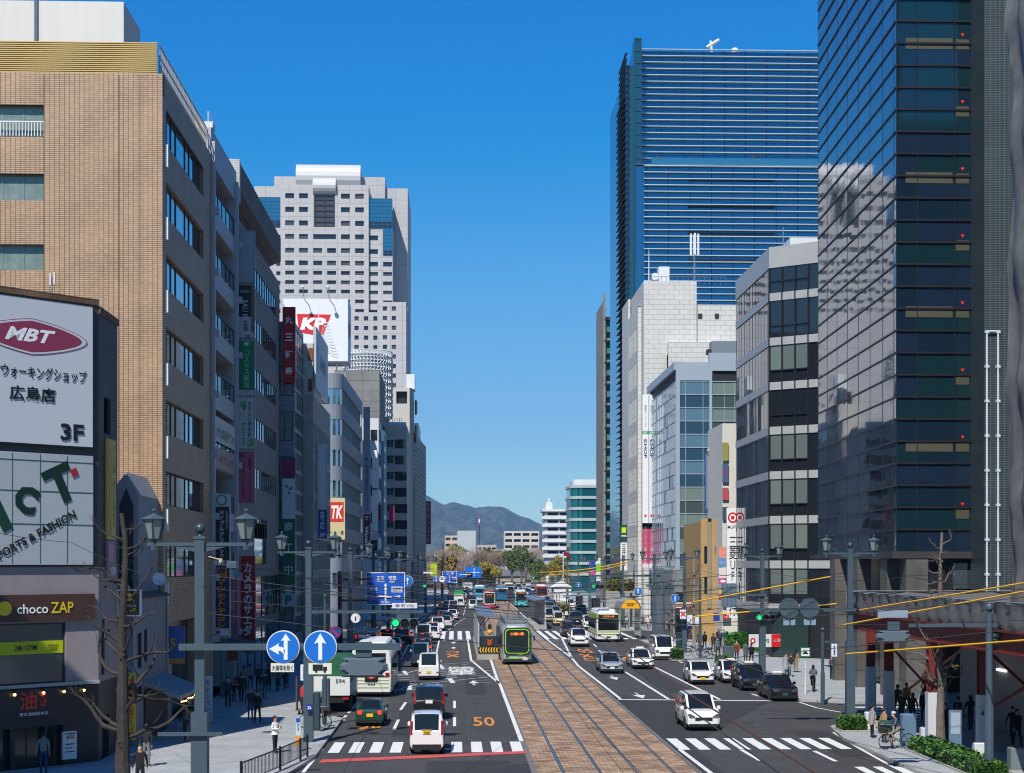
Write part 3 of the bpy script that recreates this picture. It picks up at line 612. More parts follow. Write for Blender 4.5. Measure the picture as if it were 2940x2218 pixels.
sign('black clinic sign with white vertical characters above the drugstore sign', -13.98, 94.0, 10.35, .98, 3.95, 0, '101415', [('#', 0, 1.6, .96, .72, 'b8bdc4'), ('o', 0, 1.62, .66, .66, '3d7d55'), ('o', 0, 1.62, .48, .48, 'b8bdc4'), ('メイプルクリニック', .02, -.42, .3, 2.9, 'e8e8e8', {'vert': 1, 'bold': .01}), ('広島美容外科', .32, .45, .14, 1.1, 'd0d0d0', {'vert': 1})], frame='b8bdc4')
sign('navy drugstore sign with slanting orange characters', -13.98, 94.0, 5.95, 1.0, 4.3, 0, '141c50', [('#', 0, -1.85, .9, .45, 'c8c8cc'), ('o', -.2, -1.85, .25, .25, 'a03040'), ('#', 0, 1.7, .66, .6, 'd8801c'), ('薬', 0, 1.7, .55, .5, '141c50', {'bold': .02}), ('マツモトキヨシ', .0, -.15, .58, 2.9, 'd8801c', {'vert': 1, 'bold': .03, 'shear': .15})], frame='b8bdc4')
sign('red camera shop sign with white vertical characters', -13.95, 105.6, 5.8, .95, 5.8, 0, 'a01a24', [('カメラのサエダ', 0, 0, .6, 4.9, 'd8d8d8', {'vert': 1, 'bold': .035})])
sign('dull pink cafe panel between the drugstore sign and the red camera sign', -14.35, 100.5, 4.6, .9, 5.2, R(35), '87414f', [('o', 0, 1.3, .5, 1.3, '9a6a70'), ('ラウンド', 0, -1.4, .7, .8, 'c8a8ac', {'bold': .02})])
# --- grey concrete building with heavy cornice
T = thing('cornice_building', 'grey concrete office building with heavy overhanging cornice and window bands', 'building', (X0, 104.6, 0))
st = [(.9 + 1.47 * i + 7.9, .9 + 1.47 * i + 9.25, 28.0 - 3.6 * k, 29.5 - 3.6 * k) for k in range(6) for i in range(9)]
st += [(8.5, 15.5, 8.1, 11.2)] + [(1.5 + 3.9 * i, 5.2 + 3.9 * i, 4.2, 7.3) for i in range(6)] + [(1.5 + 3.9 * i, 5.2 + 3.9 * i, .15, 3.6) for i in range(6)]
st = [s_ for s_ in st if not (s_[2] < 12 and s_[3] > 8 and s_[0] > 15.5)]
block(T, -32, X0, 104.6, 129.3, 0, 31.2, conc_g, [], st, 1, .05, glass_s, fr_d, (1, 1), ft=.06)
b = MB(); b.prisma([(X0 - 1.8, 31), (X0 - 1.8, 32.1), (X0 + .1, 33.0), (X0 + .1, 34.9), (X0 - 17, 34.9), (X0 - 17, 31)], 104.9, 129.3, 'y'); b.build('cornice', TILE('cornice_tile', '6f6c68', '66635f', '504d4a', .45, .3, .015, 0, .8, noise=.15), T, True)
MB().box(X0 - 2.6, X0 + .12, 104.62, 105.1, 32.2, 35.05).build('white_tile_end', TILE('white_tile', 'b9bbb4', 'b2b4ae', '7f827c', .3, .15, .01, .5, .5), T, True)
SX = -13.98
for (lab, z0, z1, bgc, tx) in (
    ('blank grey panel topping the projecting sign column', 26.9, 30.4, '9aa0a8', []),
    ('black and tan hotel sign panel in the projecting sign column', 23.2, 26.8, '1a1a1a', [('#', 0, -1.05, 1.0, 1.4, 'b0b4b8'), ('#', .42, .3, .2, 3.4, '7a5e30'), ('BALI', -.08, 1.35, .6, .2, 'c8c8c8'), ('BALI IN', -.08, .1, 1.3, .34, 'd8d8d8', {'tilt': R(90)}), ('広島', -.05, -.95, .3, .7, '202020', {'vert': 1}), ('9F', .1, -1.68, .3, .18, 'k')]),
    ('green pharmacy panel with white cross in the sign column', 19.4, 23.1, '147a52', [('#', 0, 1.6, .6, .4, '0f9a60'), ('✚', 0, 1.6, .28, .28, 'w'), ('コスモス薬局', 0, -.1, .42, 2.5, '7fc8a8', {'vert': 1, 'bold': .01}), ('#', 0, -1.66, 1.0, .35, 'b0b4b8'), ('6F', 0, -1.66, .22, .18, 'b04060')]),
    ('white clinic panel with green leaves in the sign column', 15.8, 19.3, 'b9c0be', [('もりた心療内科', .22, .25, .27, 2.4, '1e3a34', {'vert': 1, 'bold': .01}), ('クリニック', -.2, -.7, .25, 1.5, '1e3a34', {'vert': 1, 'bold': .01}), ('❧', -.22, 1.15, .45, .7, '4f9a4a'), ('❧', .25, -1.3, .45, .6, '4f9a4a')]),
    ('pink clinic panel at the bottom of the sign column', 12.2, 15.7, 'b8586e', [('HBC', -.2, 1.45, .5, .35, '5a1a38'), ('広島マーククリニック', .22, -.15, .26, 2.9, '4a1838', {'vert': 1, 'bold': .01}), ('乳腺外科・乳がん検診', -.2, -.2, .2, 2.4, '5a1a38', {'vert': 1})])):
    sign(lab, SX, 105.2, (z0 + z1) / 2, 1.05, z1 - z0 - .06, 0, bgc, tx, t=.3, frame='84888c', group='panels of the projecting sign column')
# --- slim glass building with the red securities sign
S4 = -13.3
T = thing('slim_glass_building', 'slim glass and slate panel building behind the red vertical sign', 'building', (S4, 129.5, 0))
fr = [(15.2, 16.55, 24.0 - 2.0 - 3.7 * k, 24.4 - 3.7 * k) for k in range(6)] + [(15.2, 16.55, 25.7, 27.4)]
st = [(.35, 6.6, 26.2 - 1.7 * k, 27.6 - 1.7 * k) for k in range(15)]
block(T, -30, S4, 129.5, 137, 0, 28.1, TILE('slate_panel', '7d8a99', '76828f', '4a525c', 1.2, .4, .015, 0, .4, noise=.08), fr, st, 1, .04, [glass_c, glass_s], fr_d, (2, 1), divs=(3, 1))
sign('tall red vertical sign with four white characters', XY(830, 129), 129, 26.1, 1.04, 6.2, 0, 'b0101e', [(c, 0, 2.0 - 1.38 * i, .62, .6, 'f0f0f0', {'bold': .025}) for i, c in enumerate('丸三証券')], t=.3)
sign('tall green and white bank sign with leaf emblem', XY(829, 129), 129, 9.9, 1.06, 10.6, 0, '146044', [('#', 0, 3.6, 1.04, 3.3, 'c9ced2'), ('o', .05, 4.35, .2, .2, 'e0a020'), ('◥', -.22, 4.55, .3, .3, '147a52'), ('◤', .25, 4.4, .3, .3, '147a52'), ('▼', .05, 4.0, .2, .3, '2050a8')] + [(c, 0, 1.3 - 1.75 * i, .72, .75, 'd0d4d4', {'bold': .015}) for i, c in enumerate('商工中金')] + [('#', 0, -4.7, 1.04, 1.1, 'c9ced2'), ('P', 0, -4.7, .55, .8, '147a52', {'bold': .04})], t=.3)
sign('purple panel above the green bank sign', XY(829, 129), 129, 16.1, 1.1, 1.6, 0, '7a1050', [], t=.2)
# --- old concrete building with rooftop shed
S5 = -12.45
T = thing('old_concrete_building', 'old concrete building with window grid, billboard and rusty rooftop shed', 'building', (S5, 137.1, 0))
st = [(.7 + 1.75 * i, 2.15 + 1.75 * i, 17.8 - 3.4 * k, 20.6 - 3.4 * k) for k in range(6) for i in range(10)]
block(T, -30, S5, 137.1, 155.6, 0, 22.9, M('old_concrete', 'a8a499', .9, noise=.22, ns=1.5), [], st, 1, .06, glass_b, fr_a, (2, 2))
b = MB(); b.box(XY(870, 137.2), XY(901, 137.2), 137.3, 144, 22.7, 27.4); b.build('roof_shed', M('corrugated_white', 'c4c2b8', .8, streak=.25, ns=8), T, True)
for z in (23.2, 25.9): MB().box(XY(885, 137.2), XY(897, 137.2), 137.2, 137.3, z, z + 1.1).build('rusty_window', M('rust', '8a5630', .9, noise=.4, ns=6), T, True)
b = sign('pale blue grey billboard with faint lettering parallel to the street on the old building', S5 + .1, 143.6, 26.2, 12.6, 5.4, R(90), 'b4bcc6', [('SANITY', .8, 0, 7.0, 1.3, '6f8098', {'bold': .01}), ('o', -4.4, .2, 1.4, 3.0, '8098b8')], t=.25, name='billboard', cat='billboard')
T = thing('spider_light_rack', 'rack of thin arm lights in front of the red white rooftop billboard', 'light rack', (XY(915, 150), 150, 28.8))
b = MB()
for i in range(12): b.tube([(0, 0, 0), (.6 + .08 * i, -1.2 + .12 * i, 2.2 - .28 * i)], .025, 4); b.box(.55 + .08 * i, 1.0 + .08 * i, -1.3 + .12 * i, -1.1 + .12 * i, 2.1 - .28 * i, 2.2 - .28 * i)
b.tube([(0, 0, -4), (0, 0, 3.6)], .05, 6).build('lamp_frame', fr_w, T)
sign('blank white projecting sign over the blue dental sign', XY(926, 140.6), 140.6, 15.95, .78, 5.9, 0, 'd6d6de', [], t=.35, frame='9a9aa0')
sign('blue dental clinic sign reading third floor', XY(926, 140.6), 140.6, 11.7, .8, 2.5, 0, '2048a0', [('本通り歯科', 0, .35, .42, 1.6, 'e8e8f0', {'vert': 1, 'bold': .02}), ('3F', 0, -.95, .5, .38, 'w', {'bold': .02})], t=.3)
# --- grey curved building with the rooftop billboard
T = thing('curved_grey_building', 'grey office building with rounded corner and long window bands past the crossing', 'building', (XY(984, 190), 190, 0))
xc = XY(984, 190); xf = XY(1040, 224); B = MB(); dk = M('curved_grey_panel', '858a90', .55, noise=.08, ns=.6)
rad = 1.6
def curve_ring(q=0):
    pts = [(xc - 12 , 190 + q)] + [(xc - rad + (rad - q) * math.sin(t), 190 + rad - (rad - q) * math.cos(t)) for t in [math.pi / 2 * i / 6 for i in range(7)]] + [(xf - q, 224 - q), (xc - 12, 224)]
    return pts
zs_ = [29.4 - 3.72 * k for k in range(7)]
cur = 31.2
for t in zs_: B.prism(curve_ring(), t, cur, 0); cur = t - 1.95
B.prism(curve_ring(), 0, cur, 0); B.build('wall', dk, T, True)
for t in zs_:
    b = MB(); b.prism(curve_ring(.18), t - 1.96, t + .01, 0)
    for i in range(14):
        y = 192 + i * 2.25; x = xc + (xf - xc) * (y - 190) / 34; b.box(x - .22, x - .1, y - .04, y + .04, t - 1.95, t, 1)
    for i in range(4): b.box(xc - 2.6 - i, xc - 2.55 - i, 190.08, 190.2, t - 1.95, t, 1)
    b.build('window_band', [glass_s, fr_a], T, True)
sign('faded wall panel with red and white logo on the curved grey building', XY(968, 189.8), 189.7, 13.6, 1.9, 5.0, 0, 'c8b88c', [('#', 0, .8, 1.6, 2.4, 'c8321c'), ('TK', 0, .8, 1.4, 1.6, 'e8e0d0', {'bold': .04, 'shear': .2}), ('ール・貸', 0, -1.7, 1.6, .5, '3c2a1c')], t=.1)
kx = XY(906, 195)
T = thing('rooftop_billboard', 'large white box billboard with red shield logo on the curved grey building roof', 'billboard', (kx, 195, 33.3))
b = MB(); wk = XY(998, 195) - XY(812, 195); b.box(-wk / 2, wk / 2, 0, 5.5, 0, 7.7); b.build('board', M('board_white', 'dcdcdc', .5), T)
b = MB(); b.prisma([(-1.55, 1.9), (-2.15, 1.9), (-1.9, -.35), (.4, -.75), (1.1, -.6), (2.05, 1.85)], -.04, .02, 'y'); b = b.build('shield', C_('d0202a'), T); b.location = (-.15, 0, 3.9)
put_text(T, 'KP', -.3, -.08, 4.6, 3.2, 1.5, C_('w'), bold=.06, shear=.2)
put_text(T, 'KP', wk / 2 + .03, 3, 4.2, 3.4, 1.8, C_('d0202a'), rot=R(90), bold=.04)
for i in range(3):
    l = thing('billboard_floodlight', ('first', 'second', 'third')[i] + ' from the street side of the floodlights standing over the white rooftop billboard', 'floodlight', (kx + wk / 2 - 1.3 - 3.1 * i - 1.0, 194.9, 41), group='floodlights over the rooftop billboard')
    MB().tube([(0, 0, 0), (0, -1.5, 1.2), (.02, -2.2, 1.1)], .05, 5).build('arm', fr_a, l); MB().ball((0, -2.3, 1.0), .28, 8, 0, 1, 1, .7).build('lamp_head', fr_w, l)
b = MB()
for i in range(7): b.tube([(-wk / 2 + 1 + 1.1 * i, 1, -2.2), (-wk / 2 + 1 + 1.1 * i, 1, 0)], .07, 4)
b.box(-wk / 2 + .3, wk / 2 - 3, 1.5, 4.5, -2.2, 0).build('support_frame', M('corrugated_white'), T)
# --- dark block, lattice drum, slim buildings
T = thing('slab_building', 'windowless grey slab building beside the lattice drum', 'building', (XY(1090, 246), 246, 0))
block(T, XY(960, 246), XY(1090, 246), 246, 264, 0, ZT(1063, 1080, 246), TILE('slab_panel', '7c7a76', '73716e', '55534f', 2.6, 1.6, .05, 0, .7, noise=.15), [], [(11, 17.5, 20, 31)], 1, .2, glass_s, fr_d, (3, 6))
T = thing('lattice_drum', 'round rooftop drum of white metal lattice in front of the pale hotel tower', 'rooftop screen', (XY(1056, 292), 292, 35.2))
b = MB(); rD = 4.5; nD = 44
for j in range(21):
    z = j * .61; b.tube([(rD * math.cos(2 * math.pi * i / nD), rD * math.sin(2 * math.pi * i / nD), z) for i in range(nD + 1)], .085, 4, cap=False)
for i in range(nD): b.tube([((rD + .12 * (j % 2)) * math.cos(2 * math.pi * (i + .5 * (j % 2)) / nD), (rD + .12 * (j % 2)) * math.sin(2 * math.pi * (i + .5 * (j % 2)) / nD), j * .61) for j in range(21)], .09, 4, cap=False)
b.build('lattice', M('lattice_white', 'd2d4d6', .5), T); MB().lathe([(4.0, -3), (4.0, 11.5)], n=24).build('core', M('drum_core', '8a8e92', .7), T)
T = thing('drum_base_building', 'plain building carrying the white lattice drum', 'building', (XY(1056, 296), 296, 0)); MB().box(XY(1020, 296), XY(1104, 296), 285, 298.5, 0, 35.2).build('wall', M('off_grey'), T, True)
T = thing('white_slim_building', 'slim white office building beside the projecting grey name sign', 'building', (XY(1087, 228), 228, 0))
block(T, XY(1040, 228), XY(1087, 228), 228, 236, 0, ZT(1200, 1080, 228), white_t, [(1.2, 2.2, z, z + 1.6) for z in (26, 22, 18, 14, 10)], [(.5, 7.5, z, z + 1.8) for z in (26, 22.5, 19, 15.5, 12, 8.5, 5)], 1, .12, glass_d, fr_d, (2, 1))
T = thing('blue_glass_building', 'narrow blue glass office building before the beige balcony building', 'building', (XY(1102, 238), 238, 0))
block(T, XY(1086, 238), XY(1102, 238), 238, 245.5, 0, ZT(1235, 1100, 238), M('blue_panel', '4a6f90', .3, metal=.4), [], [(.2 + 1.1 * i, 1.1 + 1.1 * i, 26 - 2.6 * k, 28 - 2.6 * k) for k in range(9) for i in range(6)], 1, .08, glass_s, fr_w, (1, 1))
sign('grey projecting name sign with small vertical characters', XY(1053, 205), 205, ZT(1320, 1053, 205), .86, 13.8, 0, '7d8694', [('東京海上日動キャリアサービス', 0, -3.6, .36, 6.0, '20324a', {'vert': 1}), ('o', 0, .1, .4, .4, '206a90')], t=.3)
sign('dark red drugstore sign below the grey name sign', XY(1053, 205), 205, ZT(1528, 1053, 205), .86, 4.8, 0, '4c0f1c', [('薬', 0, 1.9, .5, .5, 'e0d0d0', {'bold': .02}), ('Wants', 0, -.3, 2.3, .5, 'e8d8dc', {'tilt': R(90), 'bold': .03})], t=.3)
for i, (y0, y1) in enumerate(((1291, 1345), (1348, 1402), (1405, 1462), (1465, 1522))):
    sign(('topmost', 'second from the top', 'third from the top', 'lowest')[i] + ' white light box of four beside the grey name sign', XY(1076, 215), 215, ZT((y0 + y1) / 2, 1076, 215), .72, (y1 - y0) * 215 / 4500 - .1, 0, 'dcdcdc', t=.3, group='white light boxes beside the grey name sign')
sign('magenta banner board on the balcony building side', XY(1125, 290), 290, ZT(1475, 1125, 290), 1.0, 2.9, 0, '8f1a50', [('センター', 0, 0, .5, 2.2, 'b04878', {'vert': 1})])
sign('small magenta and teal sign under the white light boxes', XY(1090, 222), 222, ZT(1490, 1090, 222), .45, 4.0, 0, '7a1a40', [('#', 0, -1.0, .44, 1.4, '2a8088')])
# --- beige balcony building
xb0, xb1 = XY(1090, 300), XY(1168, 300)
T = thing('beige_balcony_building', 'beige apartment style building with corner balconies and green glass', 'building', (xb1, 300, 0))
beige = M('beige_panel', 'b5b1a8', .7, noise=.06, ns=.5); zt = ZT(1222, 1140, 300)
L_ = xb1 - xb0; rows_ = [zt - 2.6 - 3.08 * k for k in range(8)]
block(T, xb0, xb1, 300, 328, 0, zt, beige, [(L_ - 3.8, L_ - 2.5, z - 1.5, z) for z in rows_], [], 1, .1, glass_g, fr_w, (2, 1))
for z in rows_:
    b = MB(); b.box(xb1 - 2.3, xb1 + .02, 299.96, 301, z - 1.85, z - .0); b.build('balcony_opening', glass_d, T, True)
    b = MB(); b.prism([(xb1 - 2.4, 299.2), (xb1 + .0, 299.2), (xb1 + .0, 300.02), (xb1 - 4.1, 300.02), (xb1 - 3.8, 299.7)], z - 3.1, z - 1.75); b.build('balcony', beige, T, True)
b = MB(); b.box(xb0 + .5, xb1 - .2, 302, 304, zt, zt + .9); [b.tube([(xb0 + .6 + .45 * i, 300.6, zt), (xb0 + .6 + .45 * i, 300.6, zt + 1.6)], .05, 4) for i in range(9)]; b.build('roof_frame', fr_w, T, True)
# --- department store with gold emblems
P0 = (XY(1120, 332), 332); P1 = (XY(1176, 332), 332); P2 = (XY(1186, 334), 334); P3 = (XY(1223, 378), 378)
T = thing('department_store', 'tall beige store building with round gold emblems and long grey louvred side', 'building', (*P1, 0))
zt1 = ZT(1112, 1150, 332); zt2 = ZT(1238, 1186, 334); B = MB(); facade(B, P0, P1, 0, zt1, [(1.3, 3.6, zt1 - 3.4, zt1 - .8)], 1.2)
B.face([(*P1, 0), (*P2, 0), (*P2, zt1), (*P1, zt1)]); B.face([(*P2, 0), (P2[0] - .2, 350, 0), (P2[0] - .2, 350, zt1), (*P2, zt1)]); B.face([(*P0, zt1), (*P1, zt1), (*P2, zt1), (P2[0] - .2, 350, zt1), (P0[0], 350, zt1)])
B.build('wall', M('cream_wall', 'bcb7ae', .8, noise=.05, ns=.3), T, True)
MB().box(P0[0] + 1.3, P0[0] + 3.6, 333, 333.3, zt1 - 3.4, zt1 - .8).build('roof_opening', black, T, True)
B = MB(); P2b = (P2[0] + .05, P2[1] - .05); facade(B, P2b, P3, 0, zt2, [(2.0, 3.8, 4, 27)], .2); B.face([(*P2b, zt2), (*P3, zt2), (P3[0] - 12, P3[1], zt2), (P2b[0] - 12, P2b[1] + 2, zt2)]); B.face([(*P3, 0), (P3[0] - 12, P3[1], 0), (P3[0] - 12, P3[1], zt2), (*P3, zt2)])
for k in range(30): fbox(B, P2b, P3, 5, 44, 4 + k * 1.02, 4.12 + k * 1.02, 0, .12)
B.build('louvred_side', TILE('store_side', '807e7a', '7b7976', '6a6865', .9, .51, .02, 0, .6, noise=.05), T, True)
windows(T, P2b, P3, [(2.0, 3.8, 4, 27)], .2, glass_s, fr_w, (1, 6))
for z, r_ in ((zt2 + 5.5, 1.6), (zt2 - .2, 1.9)):
    b = MB(); b.lathe([(r_, 0), (r_, .35), (r_ * .7, .5), (.05, .5)], n=20); o = b.build('gold_emblem', M('gold', '8a6420', .4, metal=.8), T); o.rotation_euler = (0, R(90), 0); o.location = (P2[0] + .3 - P1[0], P2[1] + 4 - P1[1], z)
MB().box(XY(1166, 334), XY(1190, 334), 335, 341, zt1, zt1 + 3.2).build('roof_box', fr_w, T, True)
b = MB(); b.box(P3[0] - 4.2, P3[0] - 1.2, 352, 374, zt2, zt2 + 3.4); b.build('roof_sign', C_('c0c4c8'), T, True)
sign('tall magenta shopping street sign at the far end of the left row', XY(1230.5, 380), 379.5, ZT(1500, 1230, 380), 1.15, 10.4, 0, '8c1648', [('AQ\'A', -.05, 3.0, 3.4, .75, 'd8b0c4', {'tilt': R(90)}), ('センター街', 0, -2.2, .6, 4.9, 'd8c0cc', {'vert': 1})], t=.4)
# --- pale hotel tower
Yt = 547.0
def tx(z): return XY(700 + z * .3896, Yt)
def tz(z): return ZT(450 + z * .3896, 1000, Yt)
T = thing('hotel_tower', 'very tall pale grey hotel tower with rows of dark windows and blue glass corners', 'tower', (tx(600), Yt, 0))
hw = TILE('hotel_panel', 'b4b0ae', 'b0acaa', '938f8d', 4.2, 4.6, .08, 0, .7, noise=.04, bump=.2)
cols = [305, 407, 716, 820]
rowsA = [(270, 38), (370, 38), (470, 38)]; rowsB = [(570, 37), (672, 36), (765, 35), (840, 30), (910, 29), (978, 28), (1050, 28), (1120, 28)]
def R_(x, w_, y, h_, xo): return (tx(x) - xo, tx(x + w_) - xo, tz(y + h_), tz(y))
x0 = tx(270); fr = [R_(c, 66, y, h_, x0) for y, h_ in rowsA + rowsB for c in cols] + [R_(520, 150, 267, 248, x0)] + [R_(512, 168, 570, 37, x0)] + [R_(c, 66, y, h_, x0) for y, h_ in rowsB[1:] for c in (512, 614)]
blk = glass_d; gw = [M('hotel_window', (.025, .03, .045), .1), M('hotel_window_b', (.02, .03, .05), .1), M('hotel_window_c', (.06, .065, .075), .3)]
block(T, x0, tx(920), Yt, Yt + 25, 0, tz(205), hw, fr, [], 1, .5, gw, M('hotel_frame', '8a8784', .6), (1, 1), ft=.12)
T2_ = (x0, tx(920))
x0 = tx(920); fr = [R_(c, 66, y, h_, x0) for y, h_ in rowsB for c in (922, 1025)][:0] + [R_(922, 66, y, h_, x0) for y, h_ in rowsB] + [R_(1025, 66, y, h_, x0) for y, h_ in rowsB[2:]]
B = MB(); facade(B, (tx(920), Yt + 1.5), (tx(1095), Yt + 1.5), 0, tz(515), fr, .5); B.face([(tx(1095), Yt + 1.5, 0), (tx(1095), Yt + 14, 0), (tx(1095), Yt + 14, tz(515)), (tx(1095), Yt + 1.5, tz(515))]); B.face([(tx(920), Yt + 1.5, tz(515)), (tx(1095), Yt + 1.5, tz(515)), (tx(1095), Yt + 14, tz(515)), (tx(920), Yt + 14, tz(515))]); B.build('shoulder_wall', hw, T, True)
windows(T, (tx(920), Yt + 1.5), (tx(1095), Yt + 1.5), fr, .5, gw, M('hotel_frame'), (1, 1), .12)
x0 = tx(110); fr = [(R_(235, 60, y, h_, x0)[0], R_(235, 60, y, h_, x0)[1], tz(y + h_), tz(y)) for y, h_ in rowsB]
B = MB(); facade(B, (tx(110), Yt + 1.5), (tx(270), Yt + 1.5), 0, tz(512), fr, .5); B.build('left_shoulder_wall', hw, T, True); windows(T, (tx(110), Yt + 1.5), (tx(270), Yt + 1.5), fr, .5, gw, M('hotel_frame'), (1, 1), .12)
gg = M('blue_glass', (.03, .22, .36), .05, metal=.6, wavy=.01)
for a, b_, y0, y1, q in ((918, 1092, 300, 515, 1.2), (1026, 1094, 515, 716, 1.25), (112, 272, 297, 512, 1.2)):
    b = MB(); b.box(tx(a), tx(b_), Yt + q, Yt + 15, tz(y1), tz(y0)); o = b.build('glass_corner', gg, T, True)
    b = MB(); n_ = int((b_ - a) / 33)
    for i in range(n_ + 1): x = tx(a + (b_ - a) * i / n_); b.box(x - .1, x + .1, Yt + q - .12, Yt + q + .02, tz(y1), tz(y0))
    for i in range(int((y1 - y0) / 27) + 1): z = tz(y0 + 27 * i); b.box(tx(a), tx(b_), Yt + q - .1, Yt + q + .03, z - .1, z + .1)
    for k in range(int((y1 - y0 - 30) / 100) + 1): b.box(tx(a) + .2, tx(b_) - .2, Yt + q - .05, Yt + q + .01, tz(min(y1, y0 + 170 + 100 * k + 38)), tz(min(y1 - 4, y0 + 170 + 100 * k)), 1)
    b.build('mullion', [M('mullion_blue', '2a5068', .4), glass_d], T, True)
b = MB(); b.box(tx(1028), tx(1200), Yt + 14, Yt + 50, 0, tz(158)); b.box(tx(40), tx(270), Yt + 14, Yt + 50, 0, tz(150)); b.box(tx(195), tx(1029), Yt + 12, Yt + 48, tz(400), tz(85)); b.build('rear_wall', hw, T, True)
b = MB(); b.tube([(tx(368), Yt + 11.5, tz(104)), (tx(850), Yt + 11.5, tz(104))], 4.9, 20); b.build('curved_visor', M('visor', 'c0bebc', .45), T, True)
b = MB(); b.box(tx(425), tx(795), Yt + 11.6, Yt + 12.2, tz(203), tz(142)); b.build('roof_opening', black, T, True)
for c in (490, 740): MB().tube([(tx(c), Yt + 10, tz(204)), (tx(c), Yt + 10, tz(140))], 1.0, 10).build('column', hw, T, True)
b = MB(); b.tube([(tx(510), Yt + 1.2, tz(216)), (tx(679), Yt + 1.2, tz(216))], 3.0, 18); b.build('small_visor', M('visor'), T, True)
b = MB()
for i in range(3): b.box(tx(520 + 74 * i) - .15, tx(520 + 74 * i) + .15, Yt - .1, Yt + .1, tz(515), tz(267))
for i in range(7): b.box(tx(520), tx(670), Yt - .08, Yt + .1, tz(267 + 41 * i) - .15, tz(267 + 41 * i) + .15)
b.build('grand_window_frame', M('bronze', '3c2822', .5), T, True)
x0 = tx(800); fr = [R_(c, 32, y, 32, x0) for y in [1120 + 70 * k for k in range(12)] for c in (822, 892, 960, 1030, 1095) if not (y < 1190 and c < 1000)]
B = MB(); zl = tz(1088)
fa = [f for f in fr if f[0] + x0 >= tx(990)]; facade(B, (tx(990), Yt - 6), (tx(1200), Yt - 6), 0, zl, [(a - (tx(990) - x0), b_ - (tx(990) - x0), c, d) for a, b_, c, d in fa], .4)
B.face([(tx(990), Yt - 6, zl), (tx(1200), Yt - 6, zl), (tx(1200), Yt + 20, zl), (tx(990), Yt + 20, zl)]); B.face([(tx(1200), Yt - 6, 0), (tx(1200), Yt + 20, 0), (tx(1200), Yt + 20, zl), (tx(1200), Yt - 6, zl)])
zl2 = tz(1160); fb = [f for f in fr if f[0] + x0 < tx(990) and f[3] < zl2]; facade(B, (tx(800), Yt - 5), (tx(990), Yt - 5), 0, zl2, fb, .4); B.face([(tx(800), Yt - 5, zl2), (tx(990), Yt - 5, zl2), (tx(990), Yt, zl2), (tx(800), Yt, zl2)])
B.build('lower_wing', hw, T, True)
windows(T, (tx(990), Yt - 6), (tx(1200), Yt - 6), [(a - (tx(990) - x0), b_ - (tx(990) - x0), c, d) for a, b_, c, d in fa], .4, gw, M('hotel_frame'), (1, 1), .1); windows(T, (tx(800), Yt - 5), (tx(990), Yt - 5), fb, .4, gw, M('hotel_frame'), (1, 1), .1)
# ---------------------------------------------------------------- buildings: right row
bronze = M('bronze_frame', '231e20', .4)
def curtain(label, *a): pass
# --- dark curtain wall tower with tiled wing
XT = 26.05
T = thing('dark_glass_tower', 'dark mirrored glass tower with slanting bronze floor lines, on granite columns at the right', 'tower', (XT, 92, 0))
zb = 8.6; H_ = 58.0
mg = [M('mirror_glass_a', (.27, .28, .305), .03, metal=.88, wavy=.002), M('mirror_glass_b', (.24, .25, .28), .03, metal=.88, wavy=.0025)]
dg = [M('deep_glass_a', (.012, .03, .05), .04, metal=.35, spec=.9), M('deep_glass_b', (.01, .036, .045), .05, metal=.3, spec=.9), M('deep_glass_c', (.015, .03, .06), .04, metal=.3, spec=.9)]
xw = XY(2787, 92); yf = 116.3
nf = int((H_ - zb) / 1.31); ms = []
b = MB(); ycuts = [92 + (yf - 92) * i / 7 for i in range(8)]; ycuts.insert(1, 92.6); pf_ = lambda y: XT + .041 * (y - 92); PA, PB = (pf_(yf), yf), (XT, 92); LF = math.hypot(PA[0] - XT, yf - 92)
for k in range(nf):
    z0 = zb + .3 + k * 1.31
    for a, c in zip(ycuts, ycuts[1:]):
        t1 = rnd.uniform(-.006, .006); b.face([(pf_(c) + t1, c, z0), (pf_(a) - t1, a, z0), (pf_(a) - t1 * .3, a, z0 + 1.31), (pf_(c) + t1 * .6, c, z0 + 1.31)], rnd.randint(0, 1))
b.build('street_glazing', mg, T, True)
b = MB(); b.prism([(XT + .4, 92.5), (44, 92.5), (44, yf), (pf_(yf) + .4, yf)], zb, H_); b.build('core', M('tower_core', '15171a', .6), T, True)
xc_ = XY(2633, 92)
for k in range(nf):
    z0 = zb + .3 + k * 1.31
    b = MB(); y_ = 92 + rnd.uniform(-.003, .003)
    b.face([(XT, y_, z0), (xc_, y_, z0), (xc_, y_, z0 + 1.31), (XT, y_, z0 + 1.31)], rnd.randint(0, 2))
    b.face([(xc_, y_, z0), (xw, y_, z0), (xw, y_, z0 + 1.31), (xc_, y_, z0 + 1.31)], rnd.randint(0, 2)); b.build('front_glazing', dg, T, True)
blind = M('tan_blind', '4a4838', .5)
for k in range(nf // 3):
    z0 = ZT(1452 - 192.5 * k, 2700, 92) - .0
    if z0 > H_ - 2: break
    MB().box(XY(2754, 92), XY(2770, 92), 91.96, 92.0, z0 - .1, z0 + .02).build('rescue_mark_bar', blind, T, True) if 0 else None
    b = MB(); x_ = XY(2763, 92); b.prisma([(x_, z0), (x_ + .11, z0 + .19), (x_ - .11, z0 + .19)], 91.96, 91.99, 'y'); b.build('rescue_mark', C_('f0301c'), T, True)
    b = MB(); b.box(XY(2744, 92), XY(2782, 92), 91.97, 91.992, z0 - .75, z0 - .16, 0); b.build('blind', blind, T, True)
    if k % 2: b = MB(); b.box(XY(2600, 92), XY(2735, 92), 91.975, 91.99, z0 - .75, z0 - .1, 0); b.build('blind', blind, T, True)
b = MB()
